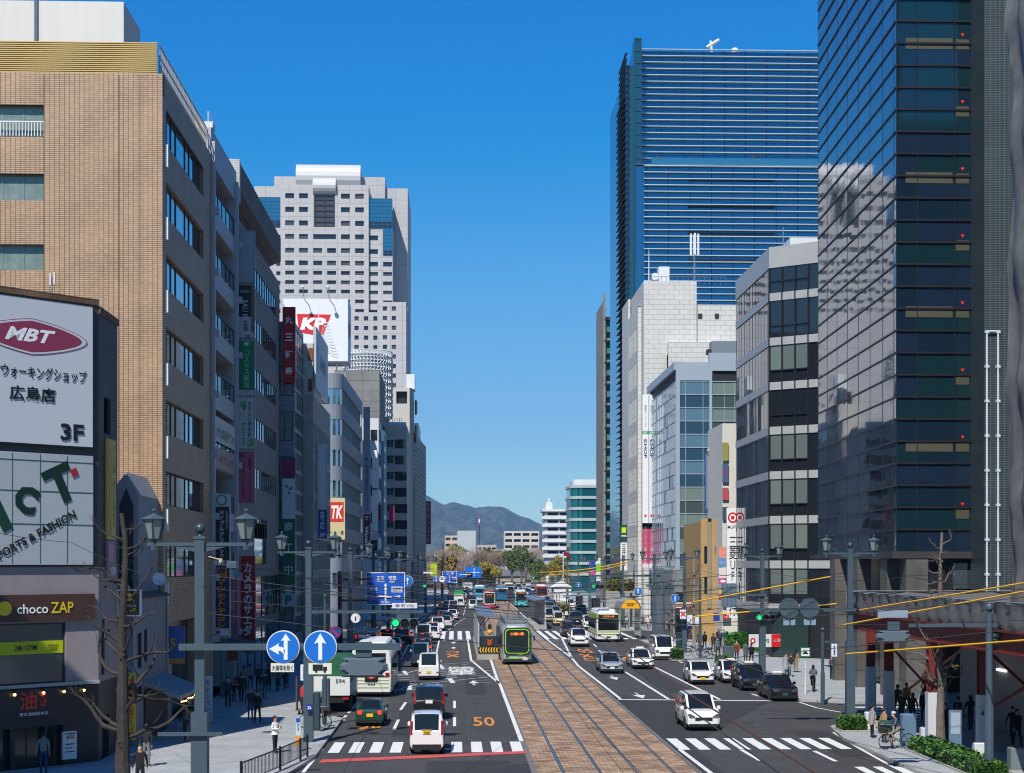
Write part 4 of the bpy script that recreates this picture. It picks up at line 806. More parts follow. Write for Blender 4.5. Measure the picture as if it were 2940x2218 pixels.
for k in range(nf + 1):
    z0 = zb + .3 + k * 1.31; fbox(b, PA, PB, 0, LF, z0 - .045, z0 + .045, -.02, .07); b.box(XT + .02, xw, 91.9, 92.02, z0 - .055, z0 + .055)
for c in ycuts: u_ = LF * (1 - (c - 92) / (yf - 92)); fbox(b, PA, PB, u_ - .03, u_ + .03, zb, H_, -.02, .012)
for x in (xc_, XY(2740, 92)): b.box(x - .02, x + .02, 91.93, 92.01, zb, H_)
b.build('floor_fin_frame', bronze, T, True)
b = MB(); b.box(XT - .3, xw, 91.75, 92.3, zb - .1, zb + .3); fbox(b, PA, PB, 0, LF - .3, zb - .1, zb + .3, -.4, .3); b.box(XT + .4, 44, 92.3, yf, zb - .05, zb + .2); b.build('soffit_band', M('soffit', '3b3638', .5), T, True)
gran = TILE('granite', '5d5a55', '56534f', '2e2c2a', 4, 1.25, .02, 0, .5, noise=.3)
for (a, c, y0, y1) in ((2602, 2665, 91.8, 93.3), (2500, 2530, 94, 95.5), (2436, 2470, 101, 102.5), (2386, 2404, 107, 108.5)):
    x0_ = max(XT, XY(a, y0)); x1_ = max(x0_ + .9, XY(c, y0)); MB().box(x0_, x1_, y0, y1, .15, zb - .1).build('granite_column', gran, T, True)
b = MB(); b.box(XT + 2.2, 44, 95, 111, .15, zb - .1); b.build('lobby_wall', M('lobby', (.03, .03, .034), .15), T, True)
MB().box(XY(2665, 92.4), 31.5, 92.4, 92.8, 4.6, zb - .1).build('entrance_panel', M('panel_dark', (.02, .021, .024), .3), T, True)
MB().box(XY(2735, 92.3), XY(2790, 92.3), 92.3, 92.4, 6.7, 8.2).build('entrance_window', glass_s, T, True)
gt = TILE('dark_green_tile', '1f3038', '24363f', '8a8066', .27, .1, .006, 0, .35, noise=.12)
b = MB(); xt = XY(2787, 92); sl = [(2.0, 2.35, 13.3 - 2.6 * k * 1.0, 15.2 - 2.6 * k) for k in (0,)]
fr = [(1.55, 2.0, z - 1.25, z) for z in (20.5, 19.0, 17.4, 12.9, 11.4, 9.8)]
facade(b, (xt, 89.6), (44, 89.6), 0, H_, [(a + .7, c + .7, d, e) for a, c, d, e in fr], .4); facade(b, (xt, 92), (xt, 89.6), 0, H_, [])
b.face([(xt, 89.6, H_), (44, 89.6, H_), (44, 110, H_), (xt, 110, H_)]); b.build('tiled_wing', gt, T, True)
windows(T, (xt, 89.6), (44, 89.6), [(a + .7, c + .7, d, e) for a, c, d, e in fr], .35, glass_d, M('tan_trim', '9a8a68', .6), (1, 1))
b = MB()
for x in (xt + .1, xt + .75): b.tube([(x, 89.45, .15), (x, 89.45, 21.6)], .06, 6)
b.tube([(xt + .1, 89.45, 21.6), (xt + .75, 89.45, 21.6)], .06, 6)
for i in range(11):
    for x in (xt + .1, xt + .75): b.box(x - .1, x + .12, 89.38, 89.6, 1.5 + 2 * i, 1.65 + 2 * i)
b.build('drain_pipes', M('pipe_white', 'c2ccd4', .5), T, True)
# --- bank building with dark glass and pale spandrels
XM = 26.9
P0 = (XM, 134.0); P1 = (XM, 150.2); P2 = (XY(2320, 131.8), 131.8); P3 = (XY(2420, 129.8), 129.8)
T = thing('bank_building', 'bank office building with mirrored street side, dark front panes and pale stone floor bands', 'building', (XM, 134, 0))
lev = [34.0] + [27.3 + 3.83 * 1 - 3.83 * k for k in range(0, 7)]
zt = 35.4
foot = [P1, P0, P2, P3, (P3[0] + 4, 150), (XM + 2, 150.3)]
b = MB(); b.prism([(x + .35 * (1 if i in (0, 1, 2) else 0), y + (.35 if i in (1, 2, 3) else 0)) for i, (x, y) in enumerate(foot)], .15, zt - .4); b.build('core', M('bank_core', '1a1c1e', .6), T, True)
spm = M('spandrel_stone', 'a3a4a2', .45, noise=.06, ns=1)
spans = [(33.6, zt)] + [(z - .32, z + .35) for z in [27.25 + 3.83 - 3.83 * k for k in range(7)]]
b = MB()
for a, c in spans: b.prism([P1, P0, P2, P3, (P3[0] + 1, P3[1] + 1), (P0[0] + 1, P0[1] + 1), (P1[0] + 1, P1[1])], a, c)
b.build('spandrel_band', spm, T, True)
tops_ = [s_[0] for s_ in spans]; bots = [s_[1] for s_ in spans[1:]] + [4.6]
gd = [M('blind_glass', (.16, .20, .18), .2, metal=.1, noise=.05, ns=1), M('blind_glass_b', (.13, .16, .15), .15, metal=.1), M('bank_dark_glass', (.014, .017, .022), .05, spec=.9)]
for k, (zt_, zb_) in enumerate(zip(tops_, bots)):
    if zt_ - zb_ < 1: continue
    b = MB(); L_ = 16.2; n_ = 12
    for i in range(n_):
        t1 = rnd.uniform(-.004, .004); y0, y1 = 134 + L_ * i / n_, 134 + L_ * (i + 1) / n_
        b.face([(XM + .1 + t1, y1, zb_), (XM + .1 - t1, y0, zb_), (XM + .1 - t1, y0, zt_), (XM + .1 + t1, y1, zt_)], rnd.randint(0, 1))
    b.build('street_glazing', mg, T, True)
    for (pa, pb, cuts) in ((P0, P2, (0, .34, .67, 1)), (P2, P3, (0, .5, 1))):
        pa, pb = Vector(pa), Vector(pb); q = (pb - pa).normalized(); n2 = Vector((q.y, -q.x))
        for a, c in zip(cuts, cuts[1:]):
            u, v = pa + (pb - pa) * a - n2 * .1, pa + (pb - pa) * c - n2 * .1; zc = zb_ + 1.0
            b = MB(); b.face([(*u, zc), (*v, zc), (*v, zt_), (*u, zt_)], 2 if (k in (0, 1, 3) or pa != Vector(P0)) else rnd.randint(0, 1)); b.face([(*u, zb_), (*v, zb_), (*v, zc), (*u, zc)], 2); b.build('front_pane', gd, T, True)
b = MB(); Lf = (Vector(P2) - Vector(P0)).length
for i in range(13): fbox(b, P1, P0, 16.2 * i / 12 - .03, 16.2 * i / 12 + .03, 4.6, 33.6, -.12, -.08)
for i in range(4): fbox(b, P0, P2, Lf * i / 3 - .06, Lf * i / 3 + .06, 4.6, 33.6, -.1, .03)
for z in bots[:-1]: fbox(b, P0, P3, .0, Lf, z + .96, z + 1.05, -.1, .02); 
b.build('mullion_frame', bronze, T, True)
b = MB(); fbox(b, P1, P0, 0, 16, 4.0, 4.65, -.3, .05); fbox(b, P0, P2, 0, Lf, 4.3, 4.75, -.3, .05); b.build('ground_fascia', spm, T, True)
b = MB(); fbox(b, P0, P2, .2, Lf, .2, 4.3, -.3, -.05); b.build('shop_glass', M('bank_green_glass', (.03, .055, .05), .08, metal=.2), T, True)
sign('white and red bank name board low on the bank front', XY(2215, 133.4), 133.3, 1.6, 4.2, 1.1, R(12), 'c8d0cc', [('#', 1.0, 0, 2.1, 1.08, 'c8141c'), ('o', -1.75, 0, .5, .5, 'c8141c'), ('o', -1.75, 0, .22, .22, 'f0f0f0'), ('MUFG', -.75, 0, .95, .32, '404448', {'bold': .02}), ('三菱UFJ銀行', 1.0, 0, 1.8, .34, 'e8b0b0')], t=.1)
sign('red stripe sign over the bank ground floor glass', XY(2245, 133.2), 133.2, 4.25, 3.6, .25, R(12), 'd0121c', [], t=.1)
bigb = [('o', 0, 4.35, .95, 1.05, 'c8141c'), ('o', 0, 4.35, .62, .7, 'e6e6e4'), ('o', 0, 4.35, .36, .4, 'c8141c'), ('MUFG', 0, 3.45, 1.0, .3, '404448', {'bold': .01}), ('三菱UFJ銀行', 0, -1.3, .72, 7.6, '2a2c30', {'vert': 1, 'sp': .85})]
sign('large white vertical bank sign with red ring emblem', XY(2103, 150.5), 150.5, ZT(1615, 2103, 150.5), 1.15, 10.6, 0, 'e2e2e0', bigb, t=.25)
b = thing('roof_plant_room', 'small white plant room on the bank building roof', 'rooftop unit', (XY(2320, 138), 138, zt)); MB().rbox(-1.6, 2.6, 0, 3, 0, 1.7).build('housing', fr_w, b); MB().box(.2, 1.6, -.03, .02, .6, 1.3).build('vent_grille', fr_d, b); MB().tube([(-2.0, 1, 0), (-2.0, 1, 2.8)], .05).build('mast', fr_a, b)
# --- tan building, slim white sign building, grey billboard
T = thing('tan_building', 'low tan building with small dark windows beside the bank', 'building', (XY(2012, 160), 160, 0)); x0 = XY(2012, 160)
tan = M('tan_wall', 'a98857', .8, noise=.1, ns=.8)
wn = [(XY(px, 160) - x0, XY(px2, 160) - x0, ZT(yb, px, 160), ZT(yt, px, 160)) for px, px2, yt, yb in ((2033, 2043, 1488, 1530), (2056, 2062, 1500, 1520), (2022, 2032, 1568, 1618), (2053, 2060, 1568, 1590), (2022, 2033, 1655, 1705), (2035, 2043, 1655, 1705))]
block(T, x0, XY(2120, 160), 160, 172, 0, ZT(1498, 2040, 160), tan, wn, [], -1, .2, glass_d, fr_d, (1, 2))
MB().box(XY(2030, 160), XY(2042, 160), 159.9, 160.0, 3.6, ZT(1498, 2040, 160)).build('grey_pilaster', M('pilaster', '87806f', .8), T, True)
T = thing('slim_white_building', 'very slim white building edge carrying small coloured tenant signs', 'building', (XY(2074, 156), 156, 0))
block(T, XY(2074, 156), XY(2125, 156), 156, 165, 0, ZT(1215, 2090, 156), M('ivory', 'ccc8bc', .7, streak=.1, ns=3), [(.2, .9, 6.0 + 2.8 * k, 7.2 + 2.8 * k) for k in range(0)], [], -1)
for i, (y0, y1, c, tx_, cn) in enumerate(((1270, 1322, '8f8c4a', '', 'olive'), (1330, 1385, '4a5878', 'COCO', 'slate blue'), (1400, 1435, 'b04a58', '', 'crimson'), (1455, 1492, '3f4b5e', '', 'dark grey'))):
    sign(cn + ' tenant sign high on the slim white building', XY(2083, 155.8), 155.8, ZT((y0 + y1) / 2, 2083, 155.8), .6, (y1 - y0) * 156 / 4500, 0, c, [(tx_, 0, 0, .4, .4, 'r')] if tx_ else [], t=.1, group='tenant signs of the slim white building')
for i, (y0, y1, c, tx_, cn) in enumerate(((1570, 1600, 'dd8a70', 'ビーノイ', 'salmon'), (1601, 1628, '6688b8', 'ビグレース', 'light blue'), (1630, 1659, 'dccfc6', '', 'cream'), (1660, 1676, 'cc4088', '◉', 'pink'), (1690, 1705, 'e0b000', '', 'yellow'), (1706, 1722, 'b0181c', '', 'red'))):
    sign(cn + ' panel of the sign stack on the tan building corner', XY(2075, 154), 154, ZT((y0 + y1) / 2, 2075, 154), .8, (y1 - y0) * 154 / 4500, 0, c, [(tx_, 0, 0, .6, .26, 'w')] if tx_ else [], t=.15, group='sign stack on the tan building corner')
T = thing('grey_billboard', 'blank grey billboard on an orange and blue pole frame above the tan building', 'billboard', (XY(2043, 165), 165, ZT(1465, 2043, 165)))
h_ = (1465 - 1310) * 165 / 4500; b = MB(); b.box(-.62, .7, -.1, .1, 0.2, h_ + .3); b.build('panel', M('billboard_grey', '6f747c', .6, noise=.06), T); b = MB(); b.tube([(-.68, 0, -.5), (-.68, 0, h_)], .07, m=0).tube([(.75, 0, -.5), (.75, 0, h_)], .05, m=0); b.build('post', C_('2050a0'), T)
for i in range(3): MB().tube([(-.5 + .45 * i, -.1, h_ + .3), (-.5 + .45 * i, -.7, h_ + .7)], .03).ball((-.5 + .45 * i, -.8, h_ + .68), .12, 6).build('lamp', fr_w, T)
# --- blue glass building with silver frame
X4 = XY(1941, 191); T = thing('silver_framed_glass_building', 'mid rise glass building with silver frame and pale blue glass bands', 'building', (X4, 191, 0))
zt = ZT(1040, 1941, 191); silver = M('silver_panel', 'aab2b8', .4, metal=.3, noise=.04)
xm = XY(2040, 190); xe = XY(2150, 190); yf = YX(1863, X4)
b = MB(); b.prism([(X4 + .2, 191.2), (xe, 191.2), (xe, yf), (X4 + .2, yf)], .15, zt - .8); b.build('core', M('tower_core'), T, True)
b = MB(); fbox(b, (X4, yf), (X4, 191), -.3, yf - 191 + .1, zt - .9, zt + .1, -1, .25); fbox(b, (X4, 191), (xe, 191), 0, xm - X4, zt - 2.2, zt, -.5, .15); fbox(b, (X4, 191), (xe, 191), xm - X4, xe - X4, zt - 1.0, zt + 1.2, -.8, .1)
fbox(b, (X4, 191), (xe, 191), 0, .45, 0.15, zt - 2.2, -.2, .15); fbox(b, (X4, 191), (xe, 191), xm - X4, xm - X4 + .35, 0.15, zt - 1, -.2, .15); fbox(b, (X4, 191), (xe, 191), xm - X4 + .35, xe - X4, zt - 2.6, zt - 1.2, -.6, -.3)
b.build('silver_frame', silver, T, True)
g1 = M('pale_blue_glass', (.19, .36, .46), .08, metal=.5, wavy=.004); g2 = M('mid_blue_glass', (.10, .24, .36), .05, metal=.7, wavy=.004); g3 = M('sage_glass', (.20, .26, .22), .12, metal=.2); g4 = M('dark_sage_glass', (.10, .14, .125), .08, metal=.4)
ztop = zt - 2.3
for k in range(16):
    z1 = ztop - k * 1.62; z0 = z1 - 1.62
    if z0 < 1: break
    b = MB(); fbox(b, (X4, 191), (xe, 191), .45, xm - X4, z0 + .04, z1 - .04, -.3, 0, (0 if k % 2 == 0 else 1) if k < 8 else (2 if k % 2 == 0 else 3)); fbox(b, (X4, 191), (xe, 191), xm - X4 + .35, xe - X4, z0 + .04, z1 - .04, -.3, -.04, 2 if k % 2 == 0 else 3); b.build('glass_band', [g1, g2, g3, g4], T, True)
    b = MB(); n_ = 12; Ls = yf - 191
    for i in range(n_):
        t1 = rnd.uniform(-.01, .01); y0, y1 = 191.1 + Ls * i / n_, 191.1 + Ls * (i + 1) / n_; b.face([(X4 + t1, y1, z0), (X4 - t1, y0, z0), (X4 - t1, y0, z1), (X4 + t1, y1, z1)], rnd.randint(0, 1))
    b.build('street_glass_band', [M('street_blue_glass', (.16, .34, .50), .05, metal=.75), M('street_blue_glass_b', (.12, .28, .44), .05, metal=.75)], T, True)
b = MB()
for k in range(17): z1 = ztop - k * 1.62; fbox(b, (X4, 191), (xe, 191), .4, xe - X4, z1 - .05, z1 + .05, -.02, .07); fbox(b, (X4, yf), (X4, 191), 0, yf - 191, z1 - .05, z1 + .05, -.02, .06)
for u in [.45 + (xm - X4 - .45) * q for q in (.2, .79)]: fbox(b, (X4, 191), (xe, 191), u - .03, u + .03, 1, ztop, -.02, .05)
for i in range(13): fbox(b, (X4, yf), (X4, 191), (yf - 191) * i / 12 - .04, (yf - 191) * i / 12 + .04, 1, ztop, -.02, .05)
for u in (1.5, 2.8): fbox(b, (xm + .35, 191), (xe, 191), u - .03, u + .03, 1, ztop, -.06, .0)
b.build('mullion_frame', silver, T, True)
b = thing('cooling_unit', 'grey cooling unit on the silver framed building roof', 'rooftop unit', (XY(2080, 194), 194, zt + 1.2)); MB().rbox(-1.6, 2, 0, 2, 0, 1.9).build('housing', fr_a, b); MB().box(-2.1, -1.6, .3, 1.4, .3, .9).build('duct', fr_d, b)
for i, (pa, lab) in enumerate(((1853, 'left one'), (1871, 'right one'))):
    sign(lab + ' of two tall white shop banners over pink ones, between stone and glass buildings', XY(pa, 214), 214 + i * .2, ZT(1325, pa, 214), .82, 18.4, 0, 'e4e4e4' if i == 0 else 'd8d8da',
         [('#', 0, 4.0, .8, .45, '1c9a50'), ('8F', 0, 4.0, .5, .3, 'w'), ('ЄHOP', 0, 1.8, 2.6, .45, '1e3c68', {'tilt': R(90), 'bold': .02}), ('✚', 0, -7.4, .4, .4, 'd83040'), ('美容クリニック', 0, 6.3, .3, 3.0, 'a0b0b8', {'vert': 1})], t=.1, group='twin white banners')
    sign(lab + ' of two pink banners hanging under the tall white shop banners', XY(pa, 214), 214 + i * .2, ZT(1566, pa, 214), .82, 6.2, 0, 'b84868', [('リラックスサロン', 0, .9, .34, 3.4, 'e0a8b4', {'vert': 1, 'bold': .01}), ('ラ・ハパイレ', 0, -1.4, .4, 2.0, 'f0e0e4', {'vert': 1, 'bold': .02}), ('#', 0, -2.75, .8, .6, 'd8d0d0')], t=.1, group='twin pink banners')
# --- white stone building
X5 = 27.4; Y5 = YX(1848, X5); T = thing('white_stone_building', 'large windowless white stone building stepped in height, with rooftop mast', 'building', (X5, Y5, 0))
stone = TILE('white_stone', 'c9c6bf', 'c4c1ba', '9a968e', 1.5, .72, .03, .5, .8, noise=.05, bump=.2)
zA = ZT(806, 1848, Y5); ye = YX(1807, X5)
st = [(5.0 + 3.9 * i * 1.1, 6.4 + 3.9 * i * 1.1, 44.5 - 5.0 * k - 3.0, 44.5 - 5.0 * k) for k in range(8) for i in range(3)]
block(T, X5, XY(2000, Y5), Y5, ye, 0, zA, stone, [], [], -1, .3)
B = MB(); facade(B, (X5 - .5, ye + .5), (X5 - .5, Y5 + 3), 0, zA - 3.2, [(.8 + 1.1 * i, 1.2 + 1.1 * i, 40 - 5.2 * k, 43.4 - 5.2 * k) for k in range(8) for i in range(13)], .25); B.box(X5 - .49, X5, Y5 + 3, ye + .5, zA - 3.3, zA - 3.2); B.face([(X5 - .5, Y5 + 3, 0), (X5, Y5 + 3, 0), (X5, Y5 + 3, zA - 3.2), (X5 - .5, Y5 + 3, zA - 3.2)]); B.build('slotted_side', stone, T, True)
MB().box(X5 - .28, X5 - .2, Y5 + 3.2, ye, 2, zA - 4).build('slot_glass', M('slot_warm', '7d7660', .5), T, True)
MB().box(XY(1920, Y5 - 2), XY(2000, Y5), Y5 - 1.2, Y5 + 4, 0, ZT(1020, 1950, Y5)).build('front_block', stone, T, True)
MB().box(XY(2000, Y5) + .01, XY(2130, Y5), Y5 + .6, ye, 0, ZT(872, 2050, Y5)).build('low_block', stone, T, True)
MB().box(XY(1806, ye - 1), X5 - .51, ye - 3, ye + 6, 0, ZT(868, 1820, ye)).build('side_block', stone, T, True)
MB().box(XY(1920, Y5 - 2), XY(2120, Y5), Y5 - 1.6, Y5 + .59, 0, ZT(985, 1950, Y5)).build('lower_front_block', stone, T, True)
for px in (2006, 2054): MB().box(XY(px, Y5), XY(px + 12, Y5), Y5 + .5, Y5 + .62, ZT(912, px, Y5), ZT(898, px, Y5)).build('vent', fr_d, T, True)
t = thing('roof_machine', 'white roof machinery with round drum on the white stone building', 'rooftop unit', (XY(1905, Y5 + 3), Y5 + 3, zA)); MB().rbox(-.7, .9, 0, 2, 0, 2.7).build('cabinet', fr_w, t); MB().tube([(-1.2, .5, 1.3), (-1.2, 1.5, 1.3)], .55, 14).build('drum', fr_w, t)
b = MB(); [b.tube([(-2 + .8 * i, -.6, 0), (-2 + .8 * i, -.6, 1.1)], .03, 4) for i in range(15)]; b.tube([(-2, -.6, 1.1), (9.2, -.6, 1.1)], .03, 4); b.build('guard_rail', fr_a, t)
t = thing('roof_mast', 'tall cellular mast with white antenna panels on the white stone building', 'mast', (XY(1994, Y5 + 3), Y5 + 3, zA)); MB().tube([(0, 0, 0), (0, 0, 5)], .12, 6).build('pole', fr_a, t)
for i in range(4): a = i * 1.57; MB().box(-.14 + .55 * math.cos(a), .14 + .55 * math.cos(a), -.1 + .5 * math.sin(a), .1 + .5 * math.sin(a), 4.4, 7.6).build('antenna_panel', fr_w, t)
t = thing('lightning_rod', 'thin lightning rod at the left end of the white stone roof', 'rod', (XY(1863, Y5 + 2), Y5 + 2, zA)); MB().tube([(0, 0, 0), (0, 0, 3.5), (0, 0, 5.2)], [.09, .07, .02], 5).build('rod', fr_w, t)
t = thing('sign_green', 'green and yellow bank sign topping a white vertical sign', 'sign', (0, 0, 0)); bpy.data.objects.remove(t)
sign('green bank sign with yellow emblem at the foot of the fin tower', XY(1791, 232), 232, ZT(1531, 1791, 232), 1.0, 2.5, 0, '0e4a38', [('▰', 0, .5, .7, .8, 'c8d820'), ('SMBC', 0, -.35, .8, .26, 'w', {'bold': .02})], t=.15)
sign('white vertical bank sign with black characters under the green sign', XY(1791, 232), 232, ZT(1597, 1791, 232), 1.0, 4.1, 0, 'dcdcda', [('三井住友', 0, .2, .6, 3.3, '24282a', {'vert': 1, 'bold': .01})], t=.15)
# --- louvred glass high rise
X6 = 30.2; Y6 = 266.0; T = thing('louvred_high_rise', 'tall blue glass high rise banded by white horizontal louvres with a planted terrace', 'tower', (X6, Y6, 0))
bg_ = M('deep_blue_glass', (.05, .20, .34), .05, metal=.8, wavy=.002); bgs = M('side_teal_glass', (.05, .16, .22), .1, metal=.5)
zt = ZT(143, 1850, 270); zl = ZT(472, 1900, Y6); xe = X6 + 44; xu = XY(1836, 270)
b = MB(); b.box(X6 + .3, xe, 270, 310, zl, zt - .3); b.box(X6 + .3, xe, Y6, 310, 0, zl); b.box(X6 + .3, xe, Y6, 270, zl - .3, zl + .02, 1); b.build('glass_body', [bg_, fr_w], T, True)
lv = M('louvre_white', 'c8d2d6', .35, metal=.3); dz = 18.45 * 270 / 4500
b = MB(); zz = zt; k = 0
while zz > zl + .5: b.box(xu, xe, 269.3, 269.9, zz - .07, zz + .04); b.box(xu, xe, 269.9, 270, zz - .42, zz - .2, 1); zz -= dz
dz2 = 18.4 * Y6 / 4500; zz = zl - .3
while zz > 12: b.box(XY(1848, Y6), xe, Y6 - .7, Y6 - .1, zz - .08, zz + .04); zz -= dz2
b.build('louvre', [lv, M('teal_glass_strip', (.05, .24, .42), .1, metal=.6)], T, True)
b = MB()
for i in range(14): b.box(xu + .2 + 3.75 * i * .97, xu + .28 + 3.75 * i * .97, 269.85, 269.99, zl, zt)
for i in range(14): b.box(XY(1856, Y6) + 3.7 * i, XY(1856, Y6) + .08 + 3.7 * i, Y6 - .1, Y6, 5, zl - .4)
b.build('mullion_frame', M('navy_frame', '0a1e3a', .4), T, True)
b = MB(); b.box(XY(1822, Y6), XY(1842, Y6), Y6 + .2, Y6 + 4.5, 0, zt + .8); b.build('glass_stair_shaft', M('stair_glass', (.02, .12, .17), .1, metal=.5), T, True)
b = MB()
for k in range(46): z = zt + .6 - k * 2.03; b.box(XY(1821, Y6), XY(1843, Y6), Y6 + .1, Y6 + .25, z - .08, z + .08)
for x in (XY(1822, Y6), XY(1841, Y6)): b.box(x - .08, x + .08, Y6 + .05, Y6 + .25, 0, zt + .8)
b.build('shaft_frame', M('shaft_frame', '1c3c48', .4), T, True)
yq = YX(1768, X6 - 1.75); b = MB(); b.box(X6 - 1.0, X6 + .3, Y6 + 3, yq - 1, 3, zt - 3); b.build('side_glass', bgs, T, True)
b = MB(); k = 0; z = zt - 1.5
while z > 8:
    x1_ = X6 - 1.75 if z < zt - 9 else X6 - 1.35
    b.prisma([(x1_, z - .12), (X6 - .9, z + .1), (X6 - .9, z + .18), (x1_, z - .02)], Y6 + 1.2, yq, 'y'); z -= 1.085
b.build('side_louvre', M('side_louvre', '262a2c', .4, metal=.4), T, True)
b = MB()
for i in range(8): y = Y6 + 2 + (yq - Y6 - 3) * i / 7; b.box(X6 - 1.15, X6 - .95, y - .08, y + .08, 8, zt - 2)
b.build('side_mullion_frame', fr_a, T, True)
for k in range(4):
    z = ZT(513 + 77 * k, 1950, Y6); MB().box(XY(1976, Y6), XY(2224, Y6), Y6 - .25, Y6 - .12, z - .35, z).build('dark_slot', black, T, True)
MB().box(XY(1870, Y6 + .5), xe, Y6 + .3, Y6 + .36, zl, zl + 1.3).build('terrace_rail', M('teal_rail', (.05, .22, .34), .1, metal=.5), T, True)
t = thing('window_cleaning_crane', 'white window cleaning crane on the high rise roof', 'crane', (XY(2110, 275), 275, zt)); MB().box(-4, 4, -.5, .5, .3, 1.3).box(2, 5.5, -1, 1, 0, .9).build('boom', fr_w, t); MB().tube([(-4, 0, 0), (-4.3, 0, 3.4)], .25).tube([(-5, 0, 2.2), (-2.8, 0, 3.6)], .3).build('jib', fr_w, t); MB().ball((0, 0, 1.6), .7, 8).build('counterweight', fr_w, t)
# --- slender grey building with green glass
Y7 = 336.0; x0, x1 = XY(1732, Y7), XY(1800, Y7); T = thing('slender_concrete_tower', 'slender grey concrete tower with stacked green glass bays beside the high rise', 'building', (x0, Y7, 0))
zt = ZT(850, 1720, Y7); b = MB(); b.box(x0, x0 + .5, Y7 + .5, Y7 + 17, 0, zt - 1); b.box(x0 + .02, x0 + .5, Y7, Y7 + .5, 0, zt + .6); b.build('wall', TILE('ribbed_concrete', '8c8880', '827e76', '5c5852', 3, .5, .03, 0, .8, noise=.15), T, True)
MB().box(x0 + .5, x1, Y7 + 1.2, Y7 + 18, 0, zt - 4.2).build('core', M('tower_core'), T, True)
k = 0; z = zt - 5
while z > 4:
    MB().box(XY(1739, Y7), x1, Y7 + .9, Y7 + 1.21, z - 2.6, z - .1).build('glass_bay', M('bay_green_glass', (.10, .30, .24), .1, metal=.25), T, True)
    b = MB(); b.box(XY(1739, Y7), x1, Y7 + .95, Y7 + 1.25, z - 4.3, z - 2.65, 0); b.box(XY(1735, Y7), x1, Y7 - .1, Y7 + 1.2, z - .1, z + .15, 1); b.box(XY(1735, Y7), x1, Y7 + .1, Y7 + 1.2, z - 2.75, z - 2.6, 1); b.build('balcony_slab', [M('sage_panel', '7c8c86', .5), fr_d], T, True); z -= 4.65
# --- round teal building, white balcony block, far blocks
Y8 = 430.0; xl, xr_ = XY(1637, Y8), XY(1718, Y8); T = thing('round_teal_building', 'curved teal glass office building with white floor rings', 'building', ((xl + xr_) / 2, Y8, 0))
zt = ZT(1392, 1670, Y8); r_ = 3.2
def rf(q=0): return [(xl + r_ - (r_ + q) * math.cos(t), Y8 + r_ - (r_ + q) * math.sin(t)) for t in [math.pi / 2 * i / 8 for i in range(9)]] + [(xr_, Y8 - q), (xr_, Y8 + 16), (xl - q, Y8 + 16)]
b = MB(); b.prism(rf(-.1), 0, zt); b.build('glass_body', M('teal_glass', (.02, .17, .18), .07, metal=.6), T, True)
b = MB(); z = zt
while z > 3: b.prism(rf(.25), z - .75, z + (.0)); z -= 3.02
b.build('floor_ring', M('ring_white', 'a7adab', .5), T, True); MB().prism(rf(-.8), zt, zt + 1.6).build('roof_screen', fr_w, T, True)
Y9 = 600.0; x0, x1 = XY(1557, Y9), XY(1650, Y9); T = thing('white_balcony_block', 'white block with wrap around balcony bands above the trees', 'building', (x0, Y9, 0)); zt = ZT(1463, 1600, Y9)
wb = M('white_concrete', 'd2d2d0', .7); b = MB(); b.box(x0 + .9, x1, Y9 + 1, Y9 + 16, 6, zt); b.build('core', M('block_inner', '9ea2a4', .7), T, True)
for i in range(2): MB().box(x0 + 1.4 + 5 * i, x0 + 2.4 + 5 * i, Y9 + .5, Y9 + 1.2, 0, 8).build('leg_column', wb, T, True)
z = zt; b = MB(); b.box(x0, x1, Y9, Y9 + 16, zt - .6, zt + .3); b.build('roof_slab', wb, T, True); MB().box(x0 + 1.4, x0 + 4, Y9 + 2, Y9 + 6, zt, zt + 3).box(x0 + 2.4, x0 + 3, Y9 + 3, Y9 + 4, zt + 3, zt + 4.6).build('roof_hut', wb, T, True)
for k in range(6):
    z -= 2.95; MB().box(x0, x1, Y9, Y9 + 1, z - .6, z + .6).build('balcony', wb, T, True)
    for i in range(2): MB().box(x0 + 2.1 + 4.8 * i, x0 + 6.1 + 4.8 * i, Y9 + .95, Y9 + 1.1, z + .9, z + 1.9).build('window', glass_d, T, True)
def far_block(label, px0, px1, y0, Y, col_, cols, nr, ww, wh, sl=0, glassy=glass_d):
    x0, x1 = XY(px0, Y), XY(px1, Y); t = thing('distant_block', label, 'building', (x0, Y, 0)); zt = ZT(y0, px0, Y); dz = 3.0
    fr = [((x1 - x0) * (c + .5) / cols - ww / 2, (x1 - x0) * (c + .5) / cols + ww / 2, zt - 2.4 - dz * k, zt - 2.4 - dz * k + wh) for k in range(nr) for c in range(cols)] if cols else []
    block(t, x0, x1, Y, Y + 14, 0, zt, M('far_' + col_, col_, .8), fr, [], 1, .8, glassy, fr_w, (2, 1), .12); return t
far_block('pinkish apartment block left of the blank grey slab beyond the park', 1277, 1315, 1537, 760, 'c4aea4', 2, 7, 2.4, 1.5)
far_block('blank pale grey slab building beyond the park trees', 1313, 1366, 1523, 750, 'aeb3b4', 0, 0, 1, 1)
far_block('low beige apartment block right of the striped mast', 1370, 1425, 1564, 780, 'b3aaa2', 4, 6, 1.8, 1.2)
far_block('small cream block in front of the low beige apartments', 1393, 1428, 1582, 740, 'c8c0b4', 0, 0, 1, 1)
far_block('low blue and white block between the distant apartments', 1425, 1450, 1577, 770, 'a8b4bc', 3, 5, 1.2, 1.0)
far_block('wide cream and brown apartment block with four window columns beyond the park', 1448, 1548, 1524, 770, 'c4bcb0', 4, 8, 3.4, 1.4)
far_block('distant low buildings at the foot of the mountain on the left', 1235, 1278, 1592, 800, 'b4b0aa', 4, 4, 1.2, 1)
